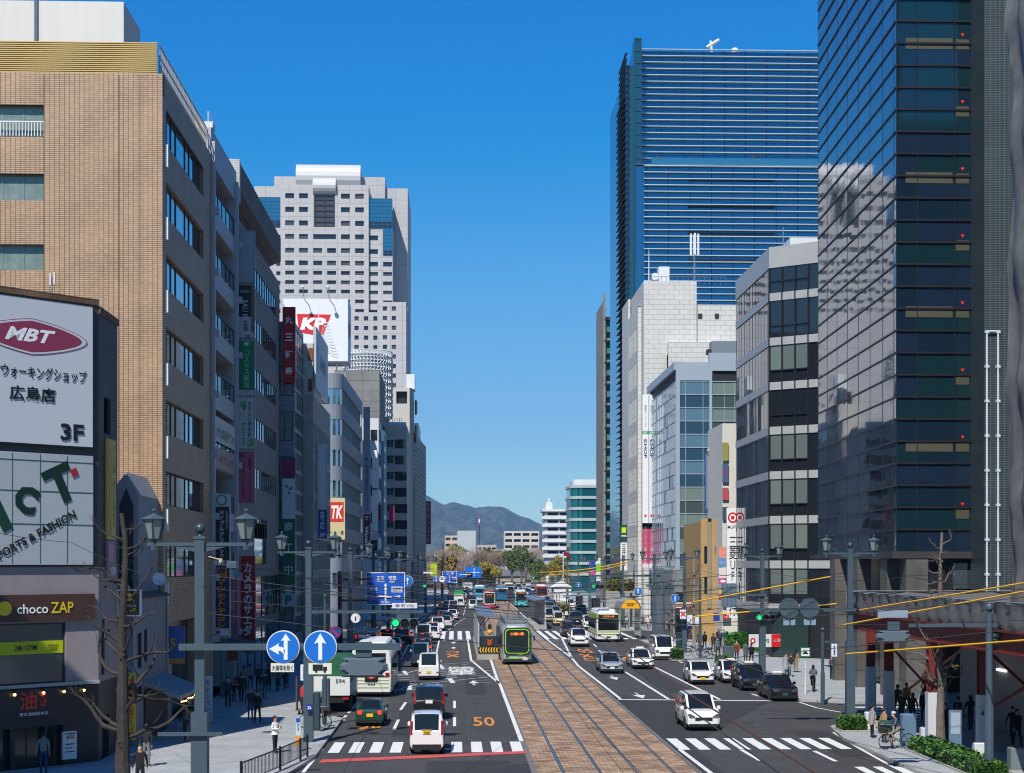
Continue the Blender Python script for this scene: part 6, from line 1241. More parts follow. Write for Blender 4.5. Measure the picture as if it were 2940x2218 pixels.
# ---- trams
def tram(label, px, py, body, frontc, ring, base, text):
    x, y = G(px, py); x0 = 4.92 + (bend(y)); t = thing('tram', label, 'tram', (x0 if y < 190 else x, y, 0), 0 if y < 190 else -.012, 'low floor trams'); W = 2.44; hw = W / 2; H = 3.25; L = 18.5
    def sec(q, zt, zb=.28): return [(-hw + q, zb), (hw - q, zb), (hw - q * .8, .9), (hw - q, 2.3), (hw - .1 - q, zt - .3), (hw - .35 - q, zt), (-hw + .35 + q, zt), (-hw + .1 + q, zt - .3), (-hw + q, 2.3), (-hw + q * .8, .9)]
    b = MB(); b.rings([[(a, yy, z) for a, z in sec(q, zt)] for yy, q, zt in ((0, .34, H - .35), (.12, .16, H - .12), (.5, .04, H), (L - .5, .04, H), (L, .3, H - .3))]); b.build('body', body, t, smooth=True)
    def rr_(w_, z0, z1, r): 
        pts = []
        for cx, cz, a0 in ((w_ - r, z1 - r, 0), (-w_ + r, z1 - r, 90), (-w_ + r, z0 + r, 180), (w_ - r, z0 + r, 270)):
            pts += [(cx + r * math.cos(R(a0 + 18 * i)), cz + r * math.sin(R(a0 + 18 * i))) for i in range(6)]
        return pts
    MB().prisma(rr_(1.06, .75, 3.02, .38), -.06, .15).build('front_mask', frontc, t)
    MB().prisma(rr_(.97, .92, 2.9, .33), -.085, .05).build('green_ring' if ring else 'front_ring', ring or frontc, t)
    MB().prisma(rr_(.90, .99, 2.83, .28), -.10, .0).build('windscreen', M('tram_glass', (.01, .022, .025), .03, spec=.3), t)
    MB().box(-.7, .7, -.115, -.09, 2.3, 2.7).build('destination_display', black, t); put_text(t, text, 0, -.12, 2.5, 1.1, .24, M('led_orange'), bold=.02)
    for s in (-1, 1): b = MB(); b.ball((s * .82, -.06, .68), .13, 8, 0, 1.2, .5, .7); b.build('headlight', head_m, t)
    MB().box(-hw + .1, hw - .1, -.03, .3, .24, .5).build('front_skirt', base, t)
    if ring: MB().box(-hw + .2, hw - .2, -.05, .3, .5, .56).build('lower_stripe', ring, t); put_text(t, 'LEX', .28, -.11, .84, .36, .09, ring, bold=.02); MB().box(.45, .85, -.1, -.03, .38, .62).build('front_sticker', C_('d0b8c0'), t)
    w_ = MB(); w_.tube([(.0, -.13, 1.05), (.62, -.13, 1.5)], .015, 4); w_.build('wiper', black, t)
    for s in (-1, 1):
        b = MB(); [b.box(s * (hw - .02), s * (hw + .012), 1.0 + 2.2 * i, 2.9 + 2.2 * i, 1.3, 2.55) for i in range(8)]; b.build('side_window_frame', cglass, t)
        b = MB(); b.tube([(s * (hw - .1), .3, 2.4), (s * (hw + .16), .1, 2.3)], .02, 4); b.rbox(s * (hw + .16) - .06, s * (hw + .16) + .06, .05, .15, 1.95, 2.35); b.build('mirror', trim_m, t)
    b = MB(); b.box(-.95, -.88, .9, L - 1, H, H + .32).box(.88, .95, .9, L - 1, H, H + .32)
    for i in range(12): b.box(-.88, .88, 1.0 + 1.4 * i, 1.06 + 1.4 * i, H + .2, H + .28)
    b.build('roof_rack_frame', fr_a, t)
    for i in range(4): MB().rbox(-.75, .75, 1.3 + 4.2 * i, 4.3 + 4.2 * i, H, H + .22, .05).build('roof_box', M('roof_box', '6a6f72', .6), t)
    b = MB(); yb = 8; b.tube([(-.5, yb, H + .3), (-.4, yb + 1.2, H + 1.2), (-.3, yb, H + 2.0)], .03, 4).tube([(.5, yb, H + .3), (.4, yb + 1.2, H + 1.2), (.3, yb, H + 2.0)], .03, 4).tube([(-.75, yb, H + 1.95), (-.5, yb, H + 2.05), (.5, yb, H + 2.05), (.75, yb, H + 1.95)], .03, 4); b.build('pantograph', dark_m, t)
    for s in (-1, 1): MB().box(s * .9, s * 1.15, .6, L - .6, .05, .3).build('bogie_cover', trim_m, t)
    return t
tram('near silver tram with dark blue nose and bright lime ring at the platform', 1487, 1908, M('tram_silver', 'b4b8bb', .3, metal=.3, coat=.3), M('tram_navy', '0b2030', .15, coat=1), M('lime', '86d21c', .35), M('tram_navy'), '④横川駅')
tram('far tram half white half crimson beyond the first platform', 1405, 1747, M('tram_crimson', 'b8284c', .3, coat=.4), M('tram_white', 'c8ccce', .3), None, M('tram_crimson'), '広島港')
# ---------------------------------------------------------------- tram platforms
def platform(label, x0, x1, y0, y1, wall_x, side, roof):
    t = thing('tram_platform', label, 'tram platform', (x0, y0, 0)); B = MB(); B.box(x0, x1, y0, y1, .02, .42); B.box(x0, x1, y0 - .15, y0, .02, .62); B.build('slab', conc, t, True)
    xa, xb = wall_x, wall_x + .12; B = MB(); B.box(xa, xb, y0 + .8, y1 - 1, .42, 3.0); B.build('screen_wall', M('screen_white', 'aeb2b2', .5, noise=.06), t, True)
    for i in range(int((y1 - y0) / 3)): MB().box(xa - .04, xa, y0 + 1 + 3 * i, y0 + 1.1 + 3 * i, .42, 3.3).build('post', fr_a, t, True)
    ra, rb_, z = roof; b = MB(); b.prisma([(ra, z + (.25 if side > 0 else 0)), (rb_, z + (0 if side > 0 else .25)), (rb_, z + (.1 if side > 0 else .35)), (ra, z + (.35 if side > 0 else .1))], y0 + 1.2, y1 - .5, 'y'); b.build('roof', M('zinc_roof', '6e7884', .45, metal=.2, noise=.05), t, True)
    b = MB()
    for i in range(5): y = y0 + 2 + (y1 - y0 - 4) * i / 4; b.tube([(wall_x + .06, y, 2.2), ((ra + rb_) / 2 + .2, y, z + .05)], .04, 5)
    b.build('bracket_frame', fr_a, t, True); return t
t = platform('left tram platform with tilted grey roof and striped end barrier', 1.75, 3.6, 133.4, 166, 1.85, 1, (1.8, 3.5, 3.5))
b = MB(); b.box(1.85, 3.6, 133.15, 133.24, .62, 1.08); b.build('barrier_board', C_('k'), t, True)
b = MB()
for i in range(7): x = 1.95 + .235 * i; b.prisma([(x, .85), (x + .1, .64), (x + .2, .64), (x + .1, .85), (x + .2, 1.06), (x + .1, 1.06)], 133.12, 133.16, 'y')
b.build('chevron_stripes', C_('e8b41c'), t, True)
b = MB(); b.box(2.1, 3.6, 133.6, 133.66, 1.08, 2.0); b.build('dark_fence_panel', M('mesh_dark', '1e2228', .6), t, True); 
b = MB()
for i in range(4): z = 1.28 + .13 * i; b.prisma([(2.65, z), (2.85, z - .1), (3.05, z), (3.05, z + .07), (2.85, z - .03), (2.65, z + .07)], 133.5, 133.56, 'y')
b.build('orange_arrow_chevrons', C_('e0602c'), t, True)
MB().ball((2.85, 133.6, 2.35), .24, 12).build('orange_globe', C_('f0a010'), t, True); MB().box(2.7, 3.0, 133.5, 133.7, 2.6, 3.0).build('camera', trim_m, t, True)
platform('right tram platform with slatted dark shelter and grey roof', 9.6, 11.2, 194, 224, 11.05, -1, (9.6, 11.2, 3.5))
MB().box(1.0, 1.72, 131, 150, 0, .5).build('x', conc) if 0 else None
# ---------------------------------------------------------------- street lamps
lg = M('lantern_glass', (.22, .26, .25), .15, metal=.1); ball_m = M('post_ball', '35444e', .35)
def make_lamp():
    t = thing('street_lamp', 'x', 'street lamp', (0, 0, 0), 0, 'twin lantern street lamps')
    b = MB(); b.box(-.21, .21, -.21, .21, 0, 4.3); b.box(-.125, .125, -.125, .125, 4.3, 8.88); b.box(-.15, .15, -.15, .15, 8.84, 8.92); b.build('pole', metal_g, t)
    MB().lathe([(.06, 8.92), (.04, 8.98)], n=8).ball((0, 0, 9.12), .14, 12).build('finial_ball', ball_m, t, smooth=True)
    b = MB(); b.box(-1.38, -.126, -.05, .05, 8.66, 8.75); b.box(.126, 1.38, -.05, .05, 8.66, 8.75)
    for s in (-1, 1): b.prisma([(s * .126, 8.64), (s * .126, 8.5), (s * .75, 8.65)][::s], -.03, .03, 'y')
    b.build('arm_frame', metal_g, t)
    for s in (-1, 1):
        o = MB().lathe([(.08, 8.55), (.08, 8.80), (.16, 8.84)], (s * 1.2, 0, 0), 6).lathe([(.35, 9.36), (.34, 9.38), (.12, 9.47), (.05, 9.5), (.03, 9.53), (.06, 9.57), (.05, 9.62), (.01, 9.65)], (s * 1.2, 0, 0), 6)
        for i in range(6):
            a = 2 * math.pi * (i + .5) / 6; o.tube([(s * 1.2 + .16 * math.cos(a), .16 * math.sin(a), 8.84), (s * 1.2 + .29 * math.cos(a), .29 * math.sin(a), 9.36)], .018, 4)
        o = o.build('lantern', metal_g, t); MB().lathe([(.145, 8.85), (.275, 9.355)], (s * 1.2, 0, 0), 6).build('lantern_glass', lg, o)
    return t
lamp0 = make_lamp(); first = [True]
def lamp(x, y, label):
    o = lamp0 if first[0] else copy_tree(lamp0); first[0] = False; o.location = (x, y, .0); o['label'] = label
    if y > 183: o.rotation_euler = (0, 0, 0)
    return o
LW = ('nearest twin lantern lamp post on the left pavement, cut by the lower edge', 'second lamp post on the left, behind the straight ahead arrow sign', 'third lamp post along the left kerb, beside the parked lorry', 'fourth lamp post along the left kerb, beside the taxis', 'fifth lamp post on the left, before the far crossing', 'first lamp post on the left past the far crossing', 'second lamp post on the left past the far crossing', 'third lamp post on the left past the far crossing', 'fourth lamp post on the left past the far crossing', 'fifth lamp post on the left past the far crossing')
for i, (x, y) in enumerate(((-6.72, 41.4), (-6.66, 71), (-9.0 + 2.2, 101), (-6.9, 131), (-6.9, 160), (-7.2, 196), (-6.3, 226), (-5.0, 256), (-3.9, 290), (-3.0, 325))): lamp(x, y, LW[i])
RW = ('nearest right lamp post, in front of the granite columns', 'right lamp post carrying the green signal before the bank', 'right lamp post between the bank and the white van', 'right lamp post before the far crossing by the crowd', 'first right lamp post past the far crossing', 'second right lamp post past the far crossing', 'third right lamp post past the far crossing', 'fourth right lamp post past the far crossing', 'fifth right lamp post past the far crossing')
for i, (x, y) in enumerate(((19.75, 78), (21.4, 109), (20.6, 141), (20.4, 161), (20.9, 196), (21.4, 226), (22.0, 258), (22.8, 292), (23.4, 330))): lamp(x, y, RW[i])
# ---------------------------------------------------------------- poles, arms, signals, traffic signs
def post(label, x, y, h, r=.09, ball=True, name='sign_pole', cat='pole', arm=None, mat=metal_g):
    t = thing(name, label, cat, (x, y, 0)); b = MB(); b.tube([(0, 0, 0), (0, 0, h)], r, 10); b.tube([(0, 0, 0), (0, 0, h * .45)], r * 1.35, 10); b.build('pole', mat, t, smooth=False)
    if ball: MB().tube([(0, 0, h), (0, 0, h + .12)], r * .6).ball((0, 0, h + .22), r * 1.3, 10).build('finial_ball', mat, t)
    if arm: a0, a1, z = arm; MB().box(a0, a1, -.06, .06, z - .07, z + .07).build('arm', mat, t)
    return t
def arm_thing(label, x0, x1, y, z, s=.17):
    t = thing('signal_arm', label, 'gantry arm', (x0, y, z)); b = MB(); b.box(0, x1 - x0, -.07, .07, -s / 2, s / 2); b.build('beam', metal_g, t)
    return t
arm_thing('thick grey arm on the nearest left post carrying two blue arrow signs', XY(515, 41.2), XY(1150, 41.2), 41.15, 6.02)
arm_thing('grey arm on the second left post above the green signal', XY(895, 70.8), XY(1215, 70.8), 70.75, 6.02, .13)
arm_thing('short low grey arm on the nearest left post near the pavement', XY(455, 41.2), XY(640, 41.2), 41.15, 3.75, .09)
arm_thing('grey arm between the nearest right post and round sign backs', XY(2150, 78), XY(2455, 78), 77.8, 5.88)
arm_thing('grey arm on the right lamp post behind the square sign back', XY(2080, 109), XY(2200, 109), 108.8, 6.0)
arm_thing('long thin grey arm with round sign backs before the far crossing', XY(1855, 141), XY(1995, 141), 140.8, 6.2)
arm_thing('thin arm with signal and round sign backs beyond the far crossing', XY(1695, 163), XY(1900, 163), 162.8, 6.9)
def signal(label, x, y, z, face=True, on='green', group='traffic signals', s=1.0, rot=None):
    t = thing('traffic_signal', label, 'traffic signal', (x, y, z), (0 if face else math.pi) if rot is None else rot, group); t.scale = (s, s, s)
    b = MB(); b.rings([[(.68 * q * math.cos(a) if abs(math.cos(a)) > .5 else .62 * q * math.copysign(1, math.cos(a)), yy, .22 * q * math.sin(a)) for a in [2 * math.pi * (i + .5) / 12 for i in range(12)]] for yy, q in ((0, 1), (.12, 1), (.24, .8))]); b.build('housing', M('signal_grey', '56656e', .45), t)
    for i in range(3):
        x_ = -.41 + .41 * i; b = MB(); b.rings([[(x_ + .19 * math.cos(a), -.24 + (.16 if math.sin(a) < -.2 else 0), .01 + .19 * math.sin(a)) for a in [2 * math.pi * k / 14 for k in range(14)]], [(x_ + .19 * math.cos(a), .01, .19 * math.sin(a)) for a in [2 * math.pi * k / 14 for k in range(14)]]], 0, False); b.build('visor', trim_m, t)
        lit = (i == 0 and on == 'green'); b = MB(); b.lathe([(.155, 0), (.13, .03), (.01, .05)], n=14); c = MB(); c.add(b, Matrix.Translation((x_, -.01, 0)) @ Matrix.Rotation(R(90), 4, 'X')); c.build('lens', M('green_lit', '18d878', .3, emit=1.3) if lit else M('lens_' + 'gyr'[i], ('14503c', '382008', '3a0a0e')[i], .15), t)
    MB().box(-.22, .22, .0, .16, .22, .55).build('bracket_box', metal_g, t)
    return t
signal('green signal on the second left post facing the camera', XY(1162, 70.6), 70.6, 8.2 - 170 / 63.6)
t = signal('grey signal seen from behind under the near left arm', XY(1045, 41.3), 41.3, 5.48, False, s=1.0); t.scale = (.95, 1, 1.2)
signal('green signal before the bank facing the camera', XY(2198, 108.5), 108.5, 8.2 - 156 / 41.4, s=1.05)
t = signal('grey signal seen from behind over the bare tree on the right', XY(2563, 59), 59, 8.2 - 207 / 75, False)
signal('white side signal at the right edge facing across the street', XY(2878, 59.5), 59.5, 8.2 - 204 / 75, rot=R(60))
signal('small green signal beyond the far crossing on the right', XY(1716, 163), 163, 8.2 - 66 / 27.6, s=1.05)
signal('small green signal far along the left carriageway', XY(1230, 185), 185, 8.2 - 64 / 24.3, s=1.1)
signal('tiny green signal at the distant junction', XY(1538, 330), 330, 8.2 - 42 / 13.6, s=1.1)
def disc(label, px, py, Y, r, c, marks=(), back=False, rim='e4e4e4', cat='traffic sign', group='round traffic signs'):
    t = thing('round_sign', label, cat, (XY(px, Y), Y, ZT(py, px, Y)), 0, group); s = 1
    n = 28; cir = lambda q: [(q * math.cos(2 * math.pi * i / n), q * math.sin(2 * math.pi * i / n)) for i in range(n)]
    MB().prisma(cir(r), -.02, .12).build('disc_rim', C_(rim) if not back else metal_g, t)
    if back:
        b = MB(); b.box(-r * .9, r * .9, -.06, -.02, -.02, .03).box(-.03, .03, -.08, -.06, -r * 1.3, r * 1.0); b.build('back_rail_frame', metal_g, t)
    else: MB().prisma(cir(r * .95), -.035, -.01).build('face', C_(c), t)
    for m in marks:
        MB().prisma(m[0], -.05, -.02).build('arrow' if len(m) < 3 else m[2], C_(m[1]), t)
    return t
ARU = [(-.05, -.34), (.05, -.34), (.05, .12), (.16, .08), (.0, .36), (-.16, .08), (-.05, .12)]
disc('blue round sign with left and ahead white arrows on the near arm', 813, 1857, 41, .43, '1068c0', [([(.02, -.33), (.12, -.33), (.12, .18), (.2, .15), (.07, .35), (-.06, .15), (.02, .18)], 'e0e4e4'), ([(.03, -.2), (.05, -.08), (-.02, .0), (-.12, .02), (-.1, .1), (-.36, -.05), (-.1, -.2), (-.12, -.1), (-.05, -.11)], 'e0e4e4')])
disc('blue round sign with single white arrow pointing ahead on the near arm', 920, 1857, 41, .43, '1068c0', [([(a, b_) for a, b_ in ARU], 'e0e4e4')])
sign('cream plate with black characters under the left and ahead sign', XY(811, 41), 41, ZT(1916, 811, 41), .6, .23, 0, 'd8d6c8', [('大貨等を除く', 0, 0, .54, .14, 'k')], t=.03)
sign('cream plate with black lorry silhouette under the ahead arrow sign', XY(919, 41), 41, ZT(1919, 919, 41), .6, .29, 0, 'd8d6c8', [('#', -.06, .03, .26, .16, 'k'), ('#', .13, .0, .1, .1, 'k'), ('o', -.1, -.07, .06, .06, 'k'), ('o', .12, -.07, .06, .06, 'k')], t=.03)
disc('left of two large round sign backs on the right arm near the bank', 2266, 1745, 77.6, .5, '', back=True); disc('right of two large round sign backs on the right arm near the bank', 2325, 1745, 77.6, .5, '', back=True)
for px, w_ in ((2266, 'left'), (2325, 'right')): sign('small grey plate back under the ' + w_ + ' round sign back', XY(px, 77.7), 77.7, ZT(1785, px, 77.7), .6, .32, 0, '7d95a6', t=.03)
sign('square ribbed sign back on the arm beside the white bank sign', XY(2094, 108.6), 108.6, ZT(1708, 2094, 108.6), 1.12, 1.65, 0, '5c7080', [('#', x_, 0, .03, 1.6, '46545e') for x_ in (-.4, -.13, .13, .4)] + [('#', 0, -.1, 1.3, .12, '3c4a54')], t=.06)
for i, px in enumerate((1884, 1920)): disc(('left', 'right')[i] + ' of two round sign backs on the arm before the far crossing', px, 1688, 140.6, .47, '', back=True)
for i, (px, py, Y) in enumerate(((1586, 1661, 255), (1604, 1661, 255), (1644, 1663, 200))): disc(('left of the paired', 'right of the paired', 'single')[i] + ' small round sign backs above the far right lanes', px, py, Y, .45, '', back=True)
for px, py, Y, l_ in ((1832, 1697, 150, 'blue round pedestrian sign above the yellow arcade roof'), (1938, 1716, 140, 'blue round pedestrian sign behind the right bare trees'), (1661, 1679, 215, 'small blue round sign right of the far lamp posts'), (1252, 1662, 185, 'small blue round arrow sign over the far left lanes'), (1170, 1668, 121, 'blue round arrow sign at the edge of the direction board')):
    disc(l_, px, py, Y, .38 if Y > 121 else .44, '1470c4', [([(a * .85, b_ * .85) for a, b_ in ARU], 'e8e8e8')])
disc('white round sign with red ring and turn arrow over the far left lanes', 1269, 1662, 185, .36, 'e8e8e8', [([(-.12, -.15), (-.06, -.15), (-.06, .08), (.06, .08), (.06, -.05), (.14, -.05), (.14, .16), (-.12, .16)], '202020')], rim='c02020')
disc('round red ring turn ban sign by the left bus shelter', 1021, 1774, 95, .3, 'd8d8d8', [([(-.04, -.15), (.04, -.15), (.04, .1), (-.04, .1)], '202060')], rim='b82020')
disc('round blue no stopping sign low behind the arrow signs', 962, 1815, 72, .28, '1c3c90', [([(-.2, .14), (-.14, .2), (.2, -.14), (.14, -.2)], 'b02030')], rim='b02030')
# direction boards
def dboard(label, px, py, Y, w, h, full=True):
    s_ = [('三次', -.28 * w + .15 * w, .33 * h, .2 * w, .11 * h * 1.3, 'w', {'bold': .01}), ('可部', .18 * w, .33 * h, .2 * w, .11 * h * 1.3, 'w', {'bold': .01}), ('Miyoshi', -.13 * w, .22 * h, .2 * w, .06 * h, 'w'), ('Kabe', .17 * w, .22 * h, .13 * w, .06 * h, 'w'),
          ('横川', -.33 * w, -.02 * h, .2 * w, .13 * h, 'w', {'bold': .01}), ('Yokogawa', -.31 * w, -.13 * h, .22 * w, .05 * h, 'w'), ('#', .3 * w, -.03 * h, .29 * w, .18 * h, 'd8dce4'), ('広島駅', .3 * w, -.0 * h, .24 * w, .08 * h, '1444a0'), ('Hiroshima Sta', .3 * w, -.08 * h, .22 * w, .04 * h, '1444a0'),
          ('p', 0, 0, [(-.02 * w, -.4 * h), (.02 * w, -.4 * h), (.02 * w, .1 * h), (.05 * w, .08 * h), (0, .17 * h), (-.05 * w, .08 * h), (-.02 * w, .1 * h)], 0, 'e0e4e8'), ('o', 0, -.0 * h, .13 * w, .14 * h, '1444a0'), ('54', 0, 0, .08 * w, .07 * h, 'w', {'bold': .02}),
          ('p', 0, 0, [(-.4 * w, -.25 * h), (-.34 * w, -.2 * h), (-.34 * w, -.235 * h), (.34 * w, -.235 * h), (.34 * w, -.2 * h), (.4 * w, -.25 * h), (.34 * w, -.3 * h), (.34 * w, -.265 * h), (-.34 * w, -.265 * h), (-.34 * w, -.3 * h)], 0, 'e0e4e8'), ('#', 0, -.25 * h, .4 * w, .12 * h, '1444a0'), ('相生通り', 0, -.25 * h, .34 * w, .08 * h, 'w'), ('350m', -.0, -.42 * h, .25 * w, .08 * h, 'w')]
    return sign(label, XY(px, Y), Y, ZT(py, px, Y), w, h, 0, '0f54bc', s_, t=.08, frame='d8dce0', cat='road sign')
dboard('large blue direction board with white lettering over the left lanes', 1107, 1689, 120, 2.9, 2.42); dboard('smaller blue direction board further along the left lanes', 1291, 1656, 200, 1.8, 1.5)
t = post('dark red square post holding the large blue direction board', XY(976, 120), 120, 7.6, .16, False, mat=M('brown_red_post', '5a2c28', .5)); MB().box(.1, XY(1060, 120) - XY(976, 120), -.06, .06, 6.9, 7.05).box(.1, XY(1060, 120) - XY(976, 120), -.06, .06, 5.3, 5.45).build('arm_frame', M('brown_red_post'), t)
for l_, px, py, Y, w_, h_ in (('blue board left of the round park tree', 1335, 1649, 420, 4.0, 1.6), ('blue map board with route lines beside the round park tree', 1358, 1643, 420, 4.4, 2.9)): sign(l_, XY(px, Y), Y, ZT(py, px, Y), w_, h_, 0, '1068c8', [('#', 0, 0, w_ * .8, .15, 'e0e8f0'), ('#', .3, 0, .15, h_ * .8, 'e0e8f0')], cat='road sign')
sign('white place name plate above the left green signal', XY(1162, 70.7), 70.7, ZT(1738, 1162, 70.7), 1.12, .24, 0, 'd4d4d2', [('袋 町 (北)', 0, 0, .85, .15, '204080')], t=.04)
sign('white name plate above the far left green signal', XY(1229, 185), 185, ZT(1644, 1229, 185), 1.1, .24, 0, 'd4d4d2', t=.04)
sign('yellow green banner hanging by the far left lamp posts', XY(1245, 230), 230, ZT(1635, 1245, 230), 1.0, 1.8, 0, 'a8b81c', [('#', .2, 0, .1, 1.4, 'd8dc60')], t=.06)
sign('white grey board over the distant junction on the left', XY(1343, 330), 330, ZT(1678, 1343, 330), 1.9, .9, 0, 'c8ccd0', [('紙屋町', 0, 0, 1.5, .5, '607080')], t=.1)
post('slim grey pole with ball top beside the second left lamp post', XY(933, 79), 79, 6.35, .07)
t = post('grey signal pole with ball top near the lower right corner', XY(2840, 59), 59, 6.3, .13, arm=(-3.1, .9, 5.85)); 
post('slim grey pole at the right kerb corner', XY(2362, 90.2), 90.2, 4.15, .09, arm=(.1, .95, 3.65))
post('slim dark pole between bare tree and lamp on the right pavement', XY(2010, 133), 133, 6.6, .1)
post('slim grey pole by the far right crowd', XY(1905, 150), 150, 6.2, .09)
sign('long grey sign back lying over the right rear signal', XY(2563, 59.2), 59.2, ZT(1762, 2563, 59.2), 1.15, .28, 0, '8494a0', t=.04)
# pedestrian plates and taxi stop
t = post('white post of the taxi stop sign', XY(2312, 96.3), 96.3, 2.2, .035, False, mat=M('white_post', 'd8d8d4', .5))
sign('square green and white taxi stop sign with black car symbol', XY(2312, 96.2), 96.2, 2.72, .62, .6, 0, '147046', [('#', 0, 0, .5, .48, 'e0e0dc'), ('タクシー', 0, .13, .34, .09, '606060'), ('p', 0, 0, [(-.17, -.12), (-.17, -.04), (-.1, -.03), (-.06, .05), (.06, .05), (.1, -.03), (.17, -.04), (.17, -.12)], 0, 'k')], t=.04)
for px, py, Y, l_ in ((2395, 1866, 88, 'small white and blue pedestrian plate by the side street'), (873, 1930, 71, 'white and blue pedestrian plate beside the second left lamp post'), (1961, 1762, 140, 'white plate with red crossed bicycle on a right post')):
    sign(l_, XY(px, Y), Y, ZT(py, px, Y), .32 if Y < 100 else .55, .72 if Y < 100 else .85, 0, 'dcdce0', [('歩行者専用', 0, 0, .12, .55, '2048a8', {'vert': 1, 'bold': .01})] if Y < 100 else [('×', 0, 0, .5, .5, 'c83040', {'bold': .02})], t=.03)
sign('small blue route number plate low on the pavement', XY(856, 67.5), 67.5, 1.2, .2, .75, 0, 'b4c8c8', [('#', 0, .28, .18, .18, '1c4ca0'), ('0\n3', 0, 0, .08, .3, '2050a0')], t=.03)
sign('small orange notice plate under the blue route plate', XY(856, 67.5), 67.5, .58, .22, .45, 0, 'd89020', t=.04)
sign('blue number plate 23 on the second left lamp post', XY(889, 70.6), 70.6, ZT(2031, 889, 70.6), .3, .28, 0, '14248c', [('23.', 0, 0, .2, .13, 'w', {'bold': .02})], t=.02)
for px, py, Y, w_, h_, c, tx_, l_ in ((1990, 1780, 150, 1.2, 1.0, 'd0d8e4', '原の', 'white and blue notice board with arrow on the right pavement'), (1978, 1785, 150.5, .8, 1.3, '1c50b8', '', 'blue panel left of the arrow notice board'), (2057, 1770, 140, .55, .75, '243c88', '', 'navy and white shop sign on a pole'), (2085, 1771, 140, .5, .35, 'd01c24', 'アコム', 'small red sign beside the navy shop sign'), (2107, 1420, 151, .1, .1, 'd0d0d0', '', None)):
    if l_: sign(l_, XY(px, Y), Y, ZT(py, px, Y), w_, h_, 0, c, [(tx_, 0, 0, w_ * .7, h_ * .5, 'w')] if tx_ else [])
sign('striped convenience store fascia in orange, green and white', XY(1967, 158), 158, ZT(1737, 1967, 158), 1.9, .55, 0, 'e0e0dc', [('#', 0, .14, 1.88, .1, 'd86020'), ('#', 0, 0, 1.88, .1, '1c7a50'), ('#', 0, -.14, 1.88, .1, 'c02028')], t=.3)
T = thing('grey_shop_building', 'dark grey shop building between the tan building and silver framed glass building', 'building', (XY(1930, 175), 175, 0)); MB().box(XY(1930, 175), XY(2012, 175), 175, 190, 0, 7.5).build('wall', M('shop_grey', '7c8488', .6, noise=.1), T, True); MB().box(XY(1938, 175), XY(2000, 175), 174.9, 175, .3, 5.0).build('shop_glass', glass_d, T, True)
sign('two tone blue and pink banner beside the teal round building', XY(1702, 330), 330, ZT(1640, 1702, 330), .9, 4.6, 0, '283c9c', [('#', 0, -.4, .88, 1.2, 'd83c90'), ('#', 0, -1.6, .88, 1.2, '2a6a80')]); sign('white and bright green banner beside the blue and pink banner', XY(1718, 330), 330, ZT(1635, 1718, 330), .9, 5.0, 0, 'dcdcdc', [('#', 0, .4, .88, 1.8, '70c828')])
# arcade entrance with yellow sign
t = thing('arcade_canopy', 'curved glass canopy of the underground entrance with yellow end sign', 'canopy', (XY(1825, 165), 172, 0)); b = MB()
for k in range(9): b.tube([(1.1 * math.cos(R(a)), k * .7 - 2, 3.3 + 1.1 * math.sin(R(a))) for a in range(0, 181, 20)], .05, 4)
for a in (30, 60, 90, 120): b.tube([(1.1 * math.cos(R(a)), -2, 3.3 + 1.1 * math.sin(R(a))), (1.1 * math.cos(R(a)), 3.6, 3.3 + 1.1 * math.sin(R(a)))], .03, 4)
b.build('rib_frame', fr_a, t); MB().prisma([(1.0 * math.cos(R(a)), 3.3 + 1.0 * math.sin(R(a))) for a in range(0, 181, 15)], -2.1, -2.02).build('yellow_sign', C_('e8a80c'), t); put_text(t, '紙屋町', 0, -2.14, 3.7, .8, .28, C_('k'))
for x in (-1.1, 1.1): MB().box(x - .08, x + .08, -2, -1.8, .15, 3.6).box(x - .02, x + .02, -1.8, 3.6, .3, 3.5).build('side_wall', glass_c, t)
for l_, px, Y, w_ in (('long flat shelter roof along the right bus stop', 1790, 205, 5.0), ('flat bus shelter roof by the far right shrubs', 1680, 240, 6.0), ('low slanting shelter roof beyond the flat ones', 1640, 262, 5.0)):
    t = thing('bus_shelter', l_, 'bus shelter', (XY(px, Y), Y, .15), 0, 'bus shelters'); b = MB(); b.prisma([(-w_ / 2, 2.9), (w_ / 2, 3.3), (w_ / 2, 3.42), (-w_ / 2, 3.02)], 0, 7); b.build('roof', M('shelter_roof', '7c8488', .5), t)
    for x in (-w_ * .4, w_ * .4):
        for yy in (.3, 6.7): MB().box(x - .06, x + .06, yy - .06, yy + .06, 0, 3.0).build('post', fr_a, t)
    MB().box(w_ * .25, w_ * .45, 3, 6.5, 0, 2.6).build('kiosk_wall', M('kiosk_grey', '7a756e', .8, noise=.1), t)
for l_, px, Y in (('dark glazed bus shelter on the left by the taxis', 1100, 118), ('second dark bus shelter on the left, nearer the far crossing', 1128, 145)):
    t = thing('bus_shelter', l_, 'bus shelter', (XY(px, Y) - 1.2, Y, .15), 0, 'bus shelters'); MB().box(-1.4, .6, 0, 9, 2.7, 2.85).build('roof', M('shelter_roof'), t); MB().box(-1.3, -1.24, .2, 8.8, .2, 2.6).build('glass_wall', glass_d, t)
    for yy in (.2, 4.5, 8.8): MB().box(-1.3, -1.2, yy - .06, yy + .06, 0, 2.7).build('post', fr_a, t)
